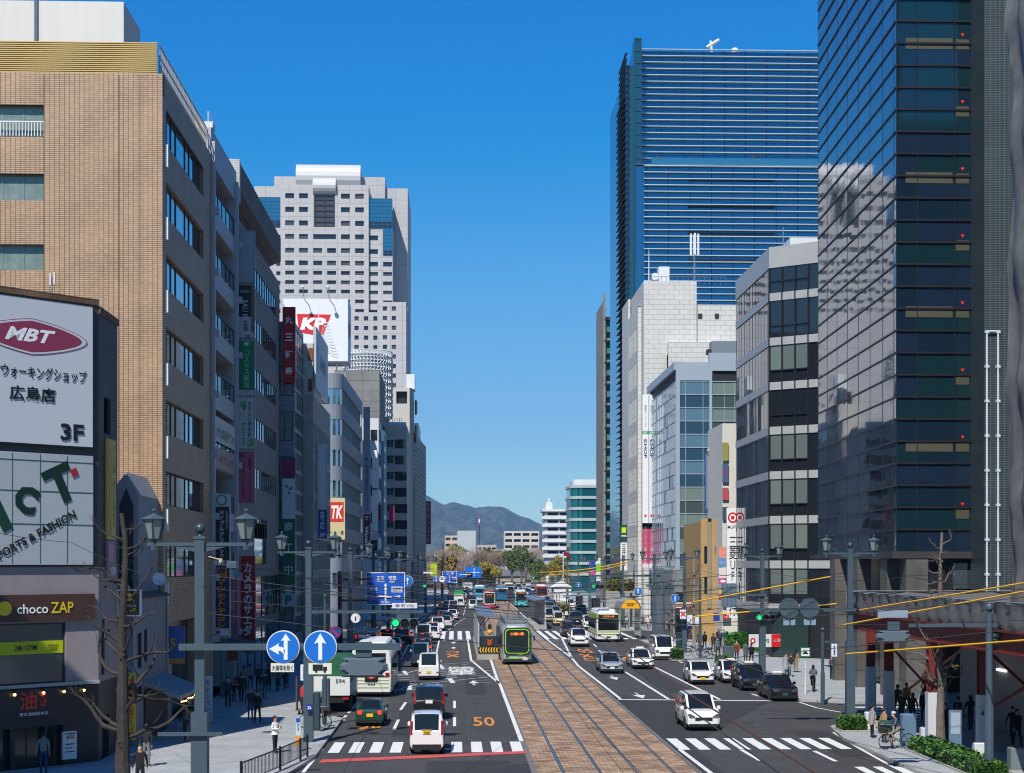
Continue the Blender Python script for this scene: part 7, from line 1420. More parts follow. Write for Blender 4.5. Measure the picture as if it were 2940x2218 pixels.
# left railing, bollards, boxes
t = thing('kerb_railing', 'black barred railing curving along the lower left kerb', 'railing', (-6.6, 62, .15)); pts = [(-6.2, 65.6), (-6.35, 64.2), (-6.85, 61.3), (-7.75, 56.8)]; b = MB()
for a, c in zip(pts, pts[1:]):
    n_ = max(2, int(math.hypot(c[0] - a[0], c[1] - a[1]) / .16)); b.tube([(*a, 1.0), (*c, 1.0)], .03, 5); b.tube([(*a, .3), (*c, .3)], .02, 4)
    for i in range(n_): q = i / n_; b.tube([(a[0] + (c[0] - a[0]) * q, a[1] + (c[1] - a[1]) * q, .28), (a[0] + (c[0] - a[0]) * q, a[1] + (c[1] - a[1]) * q, 1.0)], .012, 4)
for p in pts: b.tube([(*p, .15), (*p, 1.08)], .05, 6)
b.build('bars_frame', C_('k'), t, True)
def cab(label, px, py, w_, d_, h_, mat, name='control_box', cat='cabinet', rz=0):
    x, y = G(px, py); t = thing(name, label, cat, (x, y, .15), rz); MB().rbox(-w_ / 2, w_ / 2, 0, d_, 0, h_, .04).build('housing', mat, t); MB().box(-w_ / 2 + .05, w_ / 2 - .05, -.012, .01, .1, h_ - .12).build('door', mat, t); MB().box(-w_ / 2 - .04, w_ / 2 + .04, -.04, d_ + .04, -.02, .06).build('plinth', conc, t); return t
bluebox = M('box_blue_grey', '5f7890', .5, noise=.15, ns=4); cab('blue grey control cabinet on the right corner pavement', 2612, 2155, .62, .5, 1.45, bluebox); cab('grey control cabinet behind the taxi rank', 2093, 1905, .85, .6, 1.3, M('box_dark', '44545c', .5))
cab('dark blue green cabinet at the right kerb near the white van', 1950, 1868, .5, .4, 1.6, M('box_navy', '16303c', .5)); cab('grey cabinet in the bottom right corner', 2925, 2225, .6, .5, .9, M('box_grey', '6c7478', .6)); cab('tall dark cabinet behind the second left lamp post', 909, 2110, .3, .5, 1.9, M('box_slate', '2c3c44', .5)); cab('grey square cabinet beside the parked lorry', 935, 2066, .4, .5, 2.0, M('box_slate2', '3c4a52', .5))
t = thing('street_map_board', 'slim blue grey information board right of the bare tree', 'information board', (*G(2742, 2178), .15)); MB().box(-.26, .26, -.05, .05, 0, 1.9).build('panel', bluebox, t); MB().box(-.2, .2, -.06, -.05, .9, 1.8).build('poster', C_('9aa8b4'), t)
MB_ = [(2500, 2100, 'far left'), (2662, 2150, 'middle'), (2815, 2200, 'near right')]
for px, py, l_ in MB_:
    t = thing('bollard_barrier', l_ + ' white water barrier with yellow corners at the steel column feet', 'barrier', (*G(px, py), .15), 0, 'barriers at the column feet'); MB().rbox(-.25, .25, 0, .35, 0, .8, .04).build('body', C_('c8ccce'), t); b = MB(); [b.box(.2, .27, -.02, .02, .1 + .2 * i, .2 + .2 * i) for i in range(3)]; b.build('stripe_marking', C_('e0a818'), t)
# ---------------------------------------------------------------- steel deck and hoarding at the right
red_s = M('red_oxide_steel', '6a241c', .55, noise=.2, ns=3)
t = thing('steel_deck', 'red steel work deck wrapped in grey sheeting above the right pavement', 'scaffold deck', (21, 70, 0))
b = MB(); b.box(20.7, 21.0, 54, 82, 4.85, 5.6); b.box(20.7, 34, 81.7, 82, 4.85, 5.6); b.box(20.5, 21.2, 54, 82, 5.6, 5.68); b.box(20.5, 21.2, 54, 82, 4.8, 4.86); b.box(21.2, 34, 54, 82, 5.62, 5.7)
for i in range(6): b.box(21, 34, 56 + 5 * i, 56.2 + 5 * i, 4.9, 5.6)
b.build('girder', red_s, t, True)
sheet = M('grey_sheeting', '6c6b69', .7, noise=.25, ns=1.2, bump=0); b = MB(); n_ = 70; rg = []
for z, q in ((5.6, .1), (6.0, 0), (6.35, .08), (6.7, 0)): rg.append([(20.55 + q + .05 * math.sin(i * 1.7 + z * 3) + .03 * math.sin(i * .7), 82 - 28 * i / n_, z + .04 * math.sin(i * 1.1)) for i in range(n_ + 1)])
b.rings(rg, 0, False, False); b.rings([[(20.55 + 13 * i / 20, 82.05 + .05 * math.sin(i * 2 + z), z) for i in range(21)] for z in (5.6, 6.1, 6.7)], 0, False, False); b.build('wrapping_sheet', sheet, t, True, smooth=True)
b = MB(); b.tube([(20.6, 54, 6.74), (20.6, 82, 6.74)], .03, 4).tube([(20.6, 82, 6.74), (33, 82, 6.74)], .03, 4); b.build('top_rail', fr_a, t, True)
whp = M('column_white', 'c4c6ca', .5, noise=.05)
for px, py in ((2500, 2050), (2552, 2068), (2676, 2158), (2822, 2168), (2700, 2075)):
    x, y = G(px, py); b = MB(); b.box(x - .2, x + .2, y - .2, y - .15, .15, 4.85); b.box(x - .2, x + .2, y + .15, y + .2, .15, 4.85); b.box(x - .03, x + .03, y - .15, y + .15, .15, 4.85); b.build('steel_column', red_s, t, True)
    MB().box(x - .24, x + .24, y - .24, y + .24, .15, 2.6).build('column_casing', whp, t, True)
x3, y3 = G(2676, 2158)
b = MB(); b.tube([(21.2, 78, 4.7), (22.6, 70, 1.2)], .08, 4).tube([(22.6, 78, 1.8), (22.4, 68, 4.6)], .08, 4).tube([(22.5, 66, 4.6), (24, 58, 1.2)], .08, 4).tube([(22.4, 66, 1.8), (24, 60, 4.6)], .08, 4); b.build('brace_frame', red_s, t, True)
t = thing('site_hoarding', 'pale grey hoarding wall in the shade under the steel deck', 'hoarding', (26.4, 70, 0)); B = MB(); B.box(26.3, 26.5, 50, 81, .15, 4.8); B.box(26.5, 34, 80.8, 81, .15, 4.8); B.build('panel', M('hoarding_panel', 'a8a6a4', .6, noise=.06), t, True)
for i in range(3): MB().box(26.18, 26.3, 62 + 6 * i, 63.2 + 6 * i, 3.0, 3.12).build('strip_lamp', C_('f0f0f0', emit=1.2), t, True)
t = thing('scaffold_sheeting', 'tall grey rippled scaffold sheeting at the right edge of the photo', 'scaffold', (24.5, 64, 5.7)); b = MB(); rg = []
for k in range(60):
    z = 5.7 + k * .75; q = abs(math.sin(k * math.pi / 7)) * .22
    rg.append([(24.35 + q + .1 * math.sin(i * 1.3 + k * .3) + .05 * math.sin(i * 3.1 + k), 68.6 - 14 * i / 40, z) for i in range(41)] + [(24.5 + q + .3 * i, 68.7 + .04 * math.sin(i + k), z) for i in range(1, 20)])
b.rings([r_[:41] for r_ in rg], 0, False, False); b.rings([[(24.35 + (r_[0][0] - 24.35) + .35 * i, 68.6 + .05 * math.sin(i * 2 + k), r_[0][2]) for i in range(25)] for k, r_ in enumerate(rg)], 0, False, False); b.build('sheeting', sheet, t, True, smooth=True)
# ---------------------------------------------------------------- overhead wires
wm = M('wire', (.03, .028, .026), .5); wr = M('wire_rust', '5a3424', .7); wy = M('yellow_guard', 'e8b010', .45)
def wire(label, pts, r=.014, mat=wm, sag=0.0, cat='wire', group='overhead tram wires', name='wire'):
    P_ = []
    for a, c in zip(pts, pts[1:]):
        for i in range(8): q = i / 8; P_.append((a[0] + (c[0] - a[0]) * q, a[1] + (c[1] - a[1]) * q, a[2] + (c[2] - a[2]) * q - sag * 4 * q * (1 - q)))
    P_.append(pts[-1]); b = MB(); b.tube([tuple(Vector(p) - Vector(pts[0])) for p in P_], r, 5); o = b.build(name, mat, loc=pts[0]); return tag(o, label, cat, group)
wire('rust brown tram wire crossing the lower right road nearest the camera', [(4.7, 20, 5.45), (5.0, 34.8, 5.4), (5.7, 53, 5.4), (5.2, 75, 5.4)], .016, wr)
wire('grey tram wire beside the rust brown one at the lower right', [(4.3, 20, 5.4), (4.55, 34, 5.4), (4.9, 53, 5.4), (4.95, 75, 5.4)], .013)
wire('tram wire over the near silver tram', [(5.0, 75, 5.4), (4.92, 133, 5.4), (4.92, 183, 5.4)], .014); wire('tram wire over the empty right hand track', [(7.9, 40, 5.4), (7.8, 100, 5.4), (7.8, 183, 5.4)], .014)
wire('tram wire over the far left track past the crossing', [(4.92, 183, 5.4), (6.2, 290, 5.4)], .02); wire('tram wire over the far right track past the crossing', [(7.8, 183, 5.4), (9.1, 290, 5.4)], .02)
for i, (y, y2) in enumerate(((41.4, 45), (71, 78), (101, 109), (131, 141), (160, 161), (196, 196), (226, 226))):
    w_ = ('first', 'second', 'third', 'fourth', 'fifth', 'sixth', 'seventh')[i]; xr = 19.75 if i < 2 else 20.8; r_ = .012 if y < 90 else .02
    wire(w_ + ' upper span wire from the camera between left and right posts', [(-6.6, y, 7.9), (6.3, (y + y2) / 2, 6.5), (xr, y2, 7.6)], r_, sag=.12); wire(w_ + ' lower span wire from the camera carrying the tram wires', [(-6.6, y, 6.9), (4.9, (y + y2) / 2, 5.6), (7.8, (y + y2) / 2, 5.6), (xr, y2, 6.7)], r_, sag=.05)
wire('thin wire running left from the near left post over the gym sign', [(-6.8, 41.4, 7.4), (-14.6, 60, 9.0), (-18, 58, 9.6)], .01, sag=.1); wire('feeder wire from the near left post insulator', [(-6.55, 41.4, 8.35), (-2, 55, 7.0), (6, 95, 6.4)], .014)
t = thing('insulator', 'white insulator and grey feeder clamp on the near left post', 'insulator', (-6.5, 41.4, 8.38)); MB().tube([(0, 0, 0), (.35, .1, -.1)], .02).lathe([(.05, 0), (.05, .1)], (.3, .1, -.15), 8).build('insulator_stack', C_('c8b898'), t); MB().rbox(.45, .75, .05, .2, -.3, -.12, .04).build('clamp', metal_g, t)
def guard(label, a, c, r=.035, sag=.0): 
    o = wire(label, [a, c], r, wy, sag=sag, cat='wire guard', group='yellow wire guards', name='yellow_guard'); return o
def UP(px, py, Y): return (XY(px, Y), Y, ZT(py, px, Y))
guard('upper short yellow guard ending at the nearest right lamp post', UP(1990, 1728, 84), UP(2384, 1655, 78)); guard('lower yellow guard crossing in front of the green signal', UP(1990, 1770, 82), UP(2402, 1733, 77))
guard('thick yellow guard rising to the right edge, upper of the pair', UP(2468, 1751, 70), UP(2960, 1670, 52)); guard('thick yellow guard rising to the right edge, lower of the pair', UP(2410, 1796, 66), UP(2960, 1694, 50)); guard('lowest yellow guard running to the right edge past the rear signal', UP(2430, 1877, 62), UP(2960, 1836, 50))
guard('far upper yellow guard over the round teal building foot', UP(1550, 1643, 150), UP(1800, 1612, 160), .06, .25); guard('far lower yellow guard beneath the far upper one', UP(1577, 1649, 150), UP(1800, 1617, 158), .05, .3)
# ---------------------------------------------------------------- trees and plants
bark = M('pale_bark', '6c6258', .85, noise=.45, ns=3); barkl = M('light_bark', '8f877c', .85, noise=.3, ns=3)
def bare_tree(label, x, y, h, r, spread, n, seed, mat=bark, z0=.15, group='pruned bare street trees', up=.5, zlow=.22):
    rr = random.Random(seed); t = thing('bare_tree', label, 'tree', (x, y, z0), 0, group)
    tr = []; rs = []; k = 12
    for i in range(k + 1): q = i / k; tr.append((rr.uniform(-.05, .05) * q * 2, rr.uniform(-.05, .05) * q * 2, h * q)); rs.append(r * (1 - .72 * q) * (1.25 if i == 0 else 1) * rr.uniform(.93, 1.1))
    b = MB(); b.tube(tr, rs, 9); 
    for i in range(n * 2): q = rr.uniform(.1, .95); a = rr.uniform(0, 6.28); rad = r * (1 - .72 * q); b.ball((rad * .8 * math.cos(a), rad * .8 * math.sin(a), h * q), rad * .38, 6)
    b.build('trunk', mat, t, smooth=True)
    c = MB()
    for i in range(n):
        q = zlow + (.98 - zlow) * i / n + rr.uniform(-.02, .02); a = rr.uniform(0, 6.28) if i % 2 else (0 if rr.random() < .5 else math.pi) + rr.uniform(-.5, .5); L = spread * (1.15 - .75 * q) * rr.uniform(.6, 1.15); p = Vector((0, 0, h * q)); d = Vector((math.cos(a), math.sin(a), up * rr.uniform(.0, 1))); pts = [p.copy()]; rb_ = [r * (1 - .7 * q) * .42]
        for s_ in range(6): d = (d + Vector((rr.uniform(-.55, .55), rr.uniform(-.55, .55), rr.uniform(-.4, .6)))).normalized(); p = p + d * L / 6 * rr.uniform(.7, 1.3); pts.append(p.copy()); rb_.append(rb_[0] * (1 - .1 * (s_ + 1)) * rr.uniform(.85, 1.2))
        c.tube(pts, rb_, 6); c.ball(tuple(p), rb_[-1] * 1.9, 6)
        for s_ in range(7): d2 = (d + Vector((rr.uniform(-1, 1), rr.uniform(-1, 1), rr.uniform(-.3, 1)))).normalized(); l2 = L * rr.uniform(.1, .3); c.tube([p, p + d2 * l2 * .5, p + d2 * l2 + Vector((0, 0, .05))], [rb_[-1] * .5, rb_[-1] * .3, .004], 4)
        m_ = pts[rr.randint(2, 4)]; d2 = (d + Vector((rr.uniform(-1, 1), rr.uniform(-1, 1), .5))).normalized(); c.tube([m_, m_ + d2 * L * .2, m_ + d2 * L * .32 + Vector((0, 0, L * .08))], [rb_[-1] * .8, rb_[-1] * .5, .006], 5)
    c.build('limbs', mat, t, smooth=True); return t
bare_tree('large knobbly bare plane tree in front of the noodle bar', XY(352, 52), 52, 9.7, .26, 2.5, 26, 5, M('dark_bark', '3a342f', .85, noise=.5, ns=4), group=None)
bare_tree('tall bare tree with stubby branches in front of the steel deck', *G(2700, 2160), 9.4, .19, 1.9, 30, 11, bark)
bare_tree('bare white barked tree beside the lamp post before the bank', *G(1992, 1875), 8.6, .16, 2.4, 22, 13, barkl, up=.8); bare_tree('bare tree with many upward twigs left of the white barked one', *G(1928, 1838), 7.6, .16, 2.6, 22, 17, bark, up=.9)
bare_tree('thin pale bare tree far along the left pavement', XY(1272, 330), 330, 14, .16, 2.2, 22, 23, barkl); bare_tree('tall thin bare tree nearer on the far left pavement', XY(1199, 250), 250, 9, .15, 2, 16, 29, barkl)
def leafy(label, px, Y, zc, rx, rz, cols, n, seed, leaf=.5, twig=False, group='park trees beyond the junction', name='park_tree', trunk=True, blobs=9):
    rr = random.Random(seed); x = XY(px, Y); t = thing(name, label, 'tree', (x, Y, 0), 0, group); b = MB()
    bl = [(0, 0, 0, .62)] + [(rr.uniform(-.62, .62), rr.uniform(-.62, .62), rr.uniform(-.5, .62), rr.uniform(.28, .46)) for _ in range(blobs)]
    for i in range(n):
        bx, by, bz, br = rr.choice(bl); u = rr.uniform(-1, 1); a = rr.uniform(0, 6.283); q = br * (rr.random() ** .25) * rr.uniform(.85, 1.12); s_ = math.sqrt(1 - u * u)
        c = Vector(((bx + q * s_ * math.cos(a)) * rx, (by + q * s_ * math.sin(a)) * rx, zc + (bz + q * u) * rz)); L = leaf * rr.uniform(.6, 1.3)
        e1 = Vector((rr.uniform(-1, 1), rr.uniform(-1, 1), rr.uniform(-1, 1))).normalized(); e2 = e1.cross(Vector((rr.uniform(-1, 1), rr.uniform(-1, 1), rr.uniform(-1, 1)))).normalized()
        if twig: e1 = (c - Vector((0, 0, zc - rz))).normalized() + e1 * .5; b.face([c, c + e1 * L * 2.4, c + e1 * L * 1.2 + e2 * L * .12], rr.randint(0, len(cols) - 1))
        else: b.face([c - e1 * L * .5, c + e2 * L * .35, c + e1 * L * .5, c - e2 * L * .35], min(len(cols) - 1, int(abs(rr.gauss(0, .9)))))
    b.build('crown', [M('leaf_' + c_, c_, .7) for c_ in cols], t)
    if trunk:
        b = MB(); b.tube([(0, 0, 0), (.1, 0, zc * .5), (0, 0, zc)], [.05 * zc, .035 * zc, .012 * zc], 7)
        for i in range(6): a = i * 1.05; b.tube([(0, 0, zc * .45), (rx * .35 * math.cos(a), rx * .35 * math.sin(a), zc * .8), (rx * .7 * math.cos(a), rx * .7 * math.sin(a), zc + rz * .3)], [.02 * zc, .012 * zc, .004 * zc], 5)
        b.build('trunk', bark, t)
    return t
gy = ['8c8024', 'a09030', '747428', 'b09a2c']; gn = ['5e6630', '6c7236', '464e28']; br_ = ['a08874', 'b09a86', '8a7464']
leafy('round yellow green tree standing alone in the middle of the far junction', 1412, 470, 5.4, 4.3, 3.6, gy, 5200, 1, .5, group=None)
leafy('yellow green tree with flag in front of the white balcony block', 1607, 500, 7.0, 4.6, 5.2, gy, 5000, 2, .55, group=None)
PT = [('brown bare park tree at the left edge behind the magenta sign', 1240, 610, 8, 5, 5, br_, 1), ('brown twiggy park tree second from the left', 1262, 600, 8, 5, 5.5, br_, 1), ('olive brown park tree beside the thin pale tree', 1283, 570, 7, 4.5, 5, ['8c7438', '9c8440', '705c30'], 0), ('broad brown park tree left of the blank slab', 1312, 650, 9, 6.5, 6, br_, 1), ('greenish crowned park tree under the blank slab', 1330, 690, 11, 7.5, 5.5, ['8c8844', '7c7a40', '9c944e'], 0), ('pinkish brown twiggy park tree in the centre left', 1328, 600, 6.5, 5, 5, ['b09a92', '9c867e'], 1),
      ('small dark green park tree behind the round tree', 1357, 620, 5.5, 3, 4, ['3c6448', '2c5038'], 0), ('wide brown park tree behind the striped mast', 1372, 680, 9.5, 7, 5, br_, 1), ('olive green park tree right of the striped mast', 1408, 690, 11, 6, 4.5, gn, 0), ('brown park tree above the round yellow green tree', 1432, 680, 9.5, 6, 4.5, br_, 1), ('tall dark green park tree right of centre', 1470, 650, 10, 6, 6, gn, 0), ('rounded green park tree behind the tall dark green one', 1497, 680, 10.5, 6, 5, gn, 0),
      ('grey brown bare park tree on the right', 1510, 590, 8, 6, 6.5, ['b0a298', 'a09088'], 1), ('green brown park tree at the right end of the wood', 1538, 670, 11, 7, 6, ['8c8844', '7a7a3a'], 0), ('low olive park tree in front of the white balcony block', 1548, 560, 6, 4, 4, gn, 0), ('dark olive park tree at the far left under the mountain', 1222, 640, 7, 5, 5, gn, 0)]
for i, (l_, px, Y, zc, rx, rz, c_, tw) in enumerate(PT):
    k = .83 if px < 1500 else 1; Y, rx, rz, zc = Y * k, rx * k * 1.12, rz * k * 1.05, 8.2 + (zc - 8.2) * k
    leafy(l_, px, Y, zc, rx, rz, c_, 3600 if not tw else 5200, 40 + i, .62 if not tw else .55, bool(tw))
def hedge(label, px, py, w_, d_, h_, cols=('2e5a1c', '3c6a22', '5a7a28', '24461a'), n=1400, leaf=.09, rz=0, at=None, z0=.15, group='clipped hedges'):
    x, y = at or G(px, py); t = thing('hedge', label, 'hedge', (x, y, z0), rz, group); rr = random.Random(int(px)); b = MB()
    for i in range(n):
        u, v, q = rr.uniform(-1, 1), rr.uniform(0, 1), rr.uniform(0, 1); bump = 1 + .12 * math.sin(u * 7 + v * 3) + .08 * math.sin(u * 17)
        f = rr.random()
        if f < .45: q = 1
        elif f < .8: v = 0
        else: u = math.copysign(1, u)
        e = 1 - .18 * (q if q > .8 else 0) * abs(2 * v - 1)
        c = Vector((u * w_ / 2 * e, v * d_, q * h_ * bump)); e1 = Vector((rr.uniform(-1, 1), rr.uniform(-1, 1), rr.uniform(-1, 1))).normalized(); e2 = e1.cross(Vector((rr.uniform(-1, 1), rr.uniform(-1, 1), 1))).normalized(); L = leaf * rr.uniform(.6, 1.4)
        b.face([c - e1 * L, c + e2 * L * .7, c + e1 * L, c - e2 * L * .7], rr.randint(0, len(cols) - 1))
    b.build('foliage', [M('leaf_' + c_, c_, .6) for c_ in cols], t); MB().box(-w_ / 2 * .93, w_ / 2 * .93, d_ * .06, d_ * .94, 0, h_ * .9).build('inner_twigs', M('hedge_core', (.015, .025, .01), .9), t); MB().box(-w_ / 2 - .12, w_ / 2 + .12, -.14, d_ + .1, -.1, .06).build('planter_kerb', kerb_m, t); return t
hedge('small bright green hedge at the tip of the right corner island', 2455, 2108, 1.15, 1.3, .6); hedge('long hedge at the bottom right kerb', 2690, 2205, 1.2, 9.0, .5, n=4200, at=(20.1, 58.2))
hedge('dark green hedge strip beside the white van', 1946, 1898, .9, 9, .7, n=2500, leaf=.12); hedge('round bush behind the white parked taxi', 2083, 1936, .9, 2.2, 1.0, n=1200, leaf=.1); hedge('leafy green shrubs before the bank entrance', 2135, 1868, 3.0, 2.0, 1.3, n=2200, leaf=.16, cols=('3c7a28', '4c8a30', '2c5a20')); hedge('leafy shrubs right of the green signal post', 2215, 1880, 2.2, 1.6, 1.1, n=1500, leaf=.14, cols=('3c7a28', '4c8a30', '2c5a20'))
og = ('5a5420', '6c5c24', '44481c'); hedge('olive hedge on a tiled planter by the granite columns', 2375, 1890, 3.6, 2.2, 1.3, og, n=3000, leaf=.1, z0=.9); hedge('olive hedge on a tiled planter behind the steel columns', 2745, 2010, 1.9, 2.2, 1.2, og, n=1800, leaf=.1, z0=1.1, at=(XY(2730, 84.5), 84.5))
wt_ = TILE('planter_tile', 'b8bcc0', 'b0b4b8', '84888c', .15, .15, .012, 0, .5)
for l_, px, py, w_, z1, at in (('white tiled planter under the olive hedge by the granite columns', 2375, 1890, 3.8, .9, None), ('white tiled planter under the olive hedge behind the steel columns', 2745, 2010, 2.1, 1.1, (XY(2730, 84.5), 84.5))):
    x, y = at or G(px, py); t = thing('tiled_planter', l_, 'planter', (x, y, .15)); MB().box(-w_ / 2, w_ / 2, -.1, 2.4, 0, z1 - .26).build('wall', wt_, t)
for l_, px, Y, w_ in (('rooftop shrubs over the arcade entrance', 1782, 200, 3.5), ('shrub bed beyond the right platform', 1620, 250, 2.0)): hedge(l_, px, 1700, w_, 2, 1.3, ('6c6a20', '807420', '505018'), n=900, leaf=.2, at=(XY(px, Y), Y), z0=4.6 if Y == 200 else .1)
t = thing('shrub_plinth', 'concrete plinth of the underground exit with rooftop shrubs', 'building', (XY(1782, 200), 200, .15)); MB().box(-1.9, 1.9, -.2, 2.4, 0, 4.34).build('wall', conc, t)
zp = zl_t = ZT(472, 1900, 266)
for l_, px, c_, s_ in (('thin yellow leaved terrace tree at the left of the high rise', 1892, ('8a6a20', '6c5a20'), .9), ('bushy yellow green terrace shrub on the high rise', 1971, ('7a7a20', '5a6a20'), .8), ('reddish brown terrace tree at the right of the high rise', 2163, ('6a3a1c', '5a4420'), 1.1), ('pale bare terrace sapling beside the reddish tree', 2200, ('6a6050', '7a7060'), .6)):
    o = leafy(l_, px, 268, 1.3 * s_, .9 * s_, 1.1 * s_, c_, 500, px, .22, group='terrace plants on the high rise', name='terrace_plant', blobs=4); o.location.z = zp
# castle side wall and gate house
t = thing('park_wall', 'long low tan wall along the park edge behind the junction', 'wall', (XY(1400, 660), 660, 0)); MB().box(-60, 55, 0, 1.5, 0, 4).build('wall', M('tan_wall2', '8a7a5c', .9, noise=.2, ns=.2), t)
t = thing('gate_house', 'low tiled roof gate house right of the round park tree', 'building', (XY(1465, 600), 600, 0)); MB().box(-5.5, 5.5, 0, 6, 0, 3.2).build('wall', M('gate_wall', 'b0a894', .8), t); MB().prisma([(-6.5, 3.2), (6.5, 3.2), (6.0, 3.4), (-6.0, 3.4)], -.6, 6.6, 'y').build('eaves', fr_d, t); MB().rings([[(-6, -.4, 3.4), (6, -.4, 3.4), (6, 6.4, 3.4), (-6, 6.4, 3.4)], [(-5, 2.8, 6.0), (5, 2.8, 6.0), (5, 3.2, 6.0), (-5, 3.2, 6.0)]]).build('roof', M('roof_tile', '5c6068', .7, noise=.2, ns=2), t)
for l_, x0, x1, y, h in (('long low brown roofed shops at the far left of the junction', 1225, 1290, 480, 5), ('white temporary tents right of the far lanes', 1590, 1640, 330, 4.5)):
    t = thing('low_building', l_, 'building', (XY(x0, y), y, 0)); MB().box(0, XY(x1, y) - XY(x0, y), 0, 8, 0, h * .7).build('wall', M('tent_white' if h < 5 else 'shed_brown', 'd8d8d6' if h < 5 else '5a4a40', .7), t); w_ = XY(x1, y) - XY(x0, y); MB().prisma([(-.3, h * .7), (w_ + .3, h * .7), (w_ / 2, h)], -.3, 8.3, 'y').build('roof', M('tent_roof' if h < 5 else 'shed_roof', 'e0e0de' if h < 5 else '6a6058', .7), t)
t = thing('flagpole', 'pole with a dark red flag beside the teal round building', 'flagpole', (XY(1617, 380), 380, 0)); MB().tube([(0, 0, 0), (0, 0, 11)], .12, 6).build('pole', fr_w, t); b = MB(); b.rings([[(.1 + .2 * i, .12 * math.sin(i), z + .1 * math.sin(i * .8)) for i in range(8)] for z in (9.9, 10.9)], 0, False, False); b.build('flag', C_('7c1830'), t)
# ---------------------------------------------------------------- people
skin_m = M('skin', 'b98468', .6); shoe_m = M('shoe', '1c1a1a', .5)
PM = {}
def base_person(pose):
    if pose in PM: return PM[pose]
    s = {'stand': dict(l=(0, 0), a=(.05, .05), e=(.0, .0)), 'walk': dict(l=(.26, -.26), a=(-.2, .22), e=(-.08, .0)), 'walk2': dict(l=(-.18, .2), a=(.16, -.14), e=(-.05, -.1)), 'phone': dict(l=(0, .04), a=(.0, -.02), e=(-.28, -.24), up=.12), 'fold': dict(l=(.03, -.02), a=(-.03, -.02), e=(-.24, -.24), up=.1), 'ride': dict(l=(-.3, -.25), a=(-.15, -.15), e=(-.42, -.42), up=.1, ride=1), 'lean': dict(l=(.1, -.15), a=(-.2, -.15), e=(-.4, -.38), up=.15)}[pose]
    V = []; E = []; RR = []; SEG = []
    def v(p, r): V.append(p); RR.append(r); return len(V) - 1
    def e(a, b, m): E.append((a, b)); SEG.append((a, b, m))
    lf = .0 if pose not in ('ride', 'lean') else -.1
    pel = v((0, 0, .95), (.135, .105)); be = v((0, lf * .3, 1.1), (.125, .1)); ch = v((0, lf, 1.3), (.155, .11)); nk = v((0, lf * 1.4, 1.44), (.06, .06)); hd = v((0, lf * 1.6 - .015, 1.54), (.085, .09)); ht = v((0, lf * 1.6 - .01, 1.65), (.08, .085))
    e(pel, be, 1); e(be, ch, 1); e(ch, nk, 1); e(nk, hd, 0); e(hd, ht, 0); hands = []
    for i, sx in enumerate((-1, 1)):
        sh = v((sx * .17, lf, 1.38), (.06, .06)); aa = s['a'][i]; el = v((sx * .235, lf + aa * .9, 1.12), (.046, .046)); ee = s['e'][i]; up = s.get('up', 0)
        hx = sx * (.25 if up == 0 else .1); hp = (hx, lf + aa * 1.4 + ee, .87 + up * 1.6 - ee * .3); wr_ = v(hp, (.03, .03)); d = (Vector(hp) - Vector(V[el])).normalized(); h2 = v(tuple(Vector(hp) + d * .06), (.03, .018))
        e(ch, sh, 1); e(sh, el, 1); e(el, wr_, 1); e(wr_, h2, 0); hands.append((Vector(hp) + d * .07, d, sx))
        l = s['l'][i]; rd = s.get('ride')
        hp_ = v((sx * .085, 0, .88), (.09, .09)); kn = v((sx * .1, (l * .5 if not rd else -.34), .48 if not rd else (.62 + .14 * sx)), (.06, .06)); an = v((sx * .1, l if not rd else -.12, .09 + (abs(l) * .12 if not rd else .18 + .14 * sx)), (.04, .045)); to = v((sx * .11, (l if not rd else -.12) - .15, .045 + (max(0, l) * .1 if not rd else .2 + .14 * sx)), (.038, .03))
        e(pel, hp_, 2); e(hp_, kn, 2); e(kn, an, 2); e(an, to, 3)
    me = bpy.data.meshes.new('body'); me.from_pydata(V, E, []); o = bpy.data.objects.new('tmp', me); col.objects.link(o)
    sk = o.modifiers.new('s', 'SKIN'); 
    if not me.skin_vertices: return None
    for i, sv in enumerate(me.skin_vertices[0].data): sv.radius = RR[i]; sv.use_root = (i == 0)
    sb = o.modifiers.new('b', 'SUBSURF'); sb.levels = 1; sb.render_levels = 1
    bpy.context.view_layer.update(); m2 = bpy.data.meshes.new_from_object(o.evaluated_get(bpy.context.evaluated_depsgraph_get())); bpy.data.objects.remove(o)
    vs2 = [tuple(v_.co) for v_ in m2.vertices]; fs = [tuple(p.vertices) for p in m2.polygons]; ms = []
    sg = [(Vector(V[a]), Vector(V[b]), m) for a, b, m in SEG]
    for f in fs:
        c = sum((Vector(vs2[i]) for i in f), Vector()) / len(f); best = (9, 0)
        for a, b, m in sg:
            ab = b - a; q = max(0, min(1, (c - a).dot(ab) / ab.length_squared)); dd_ = (c - (a + ab * q)).length
            if dd_ < best[0]: best = (dd_, m if not (m == 1 and c.z > 1.455) else 0)
        ms.append(best[1])
    b = MB(); b.v = vs2; b.f = fs; b.m = ms
    for p, d, sx in hands:
        side = d.cross(Vector((0, 0, 1))).normalized() if abs(d.z) < .95 else Vector((0, 1, 0))
        for k in range(4): q = p + side * (-.027 + .018 * k); b.tube([q - d * .02, q + d * (.035 + .008 * (k in (1, 2))), q + d * .06 + Vector((-sx * .012, -.006, 0))], [.009, .008, .006], 4, 0)
        b.tube([p - d * .04 + side * .03, p + side * .045 - d * .01, p + side * .042 + d * .02], [.01, .009, .007], 4, 0)
    b.tube([(0, lf * 1.6 - .1, 1.585), (0, lf * 1.6 - .118, 1.56)], [.008, .014], 5, 0)
    PM[pose] = (b, lf * 1.6); return PM[pose]
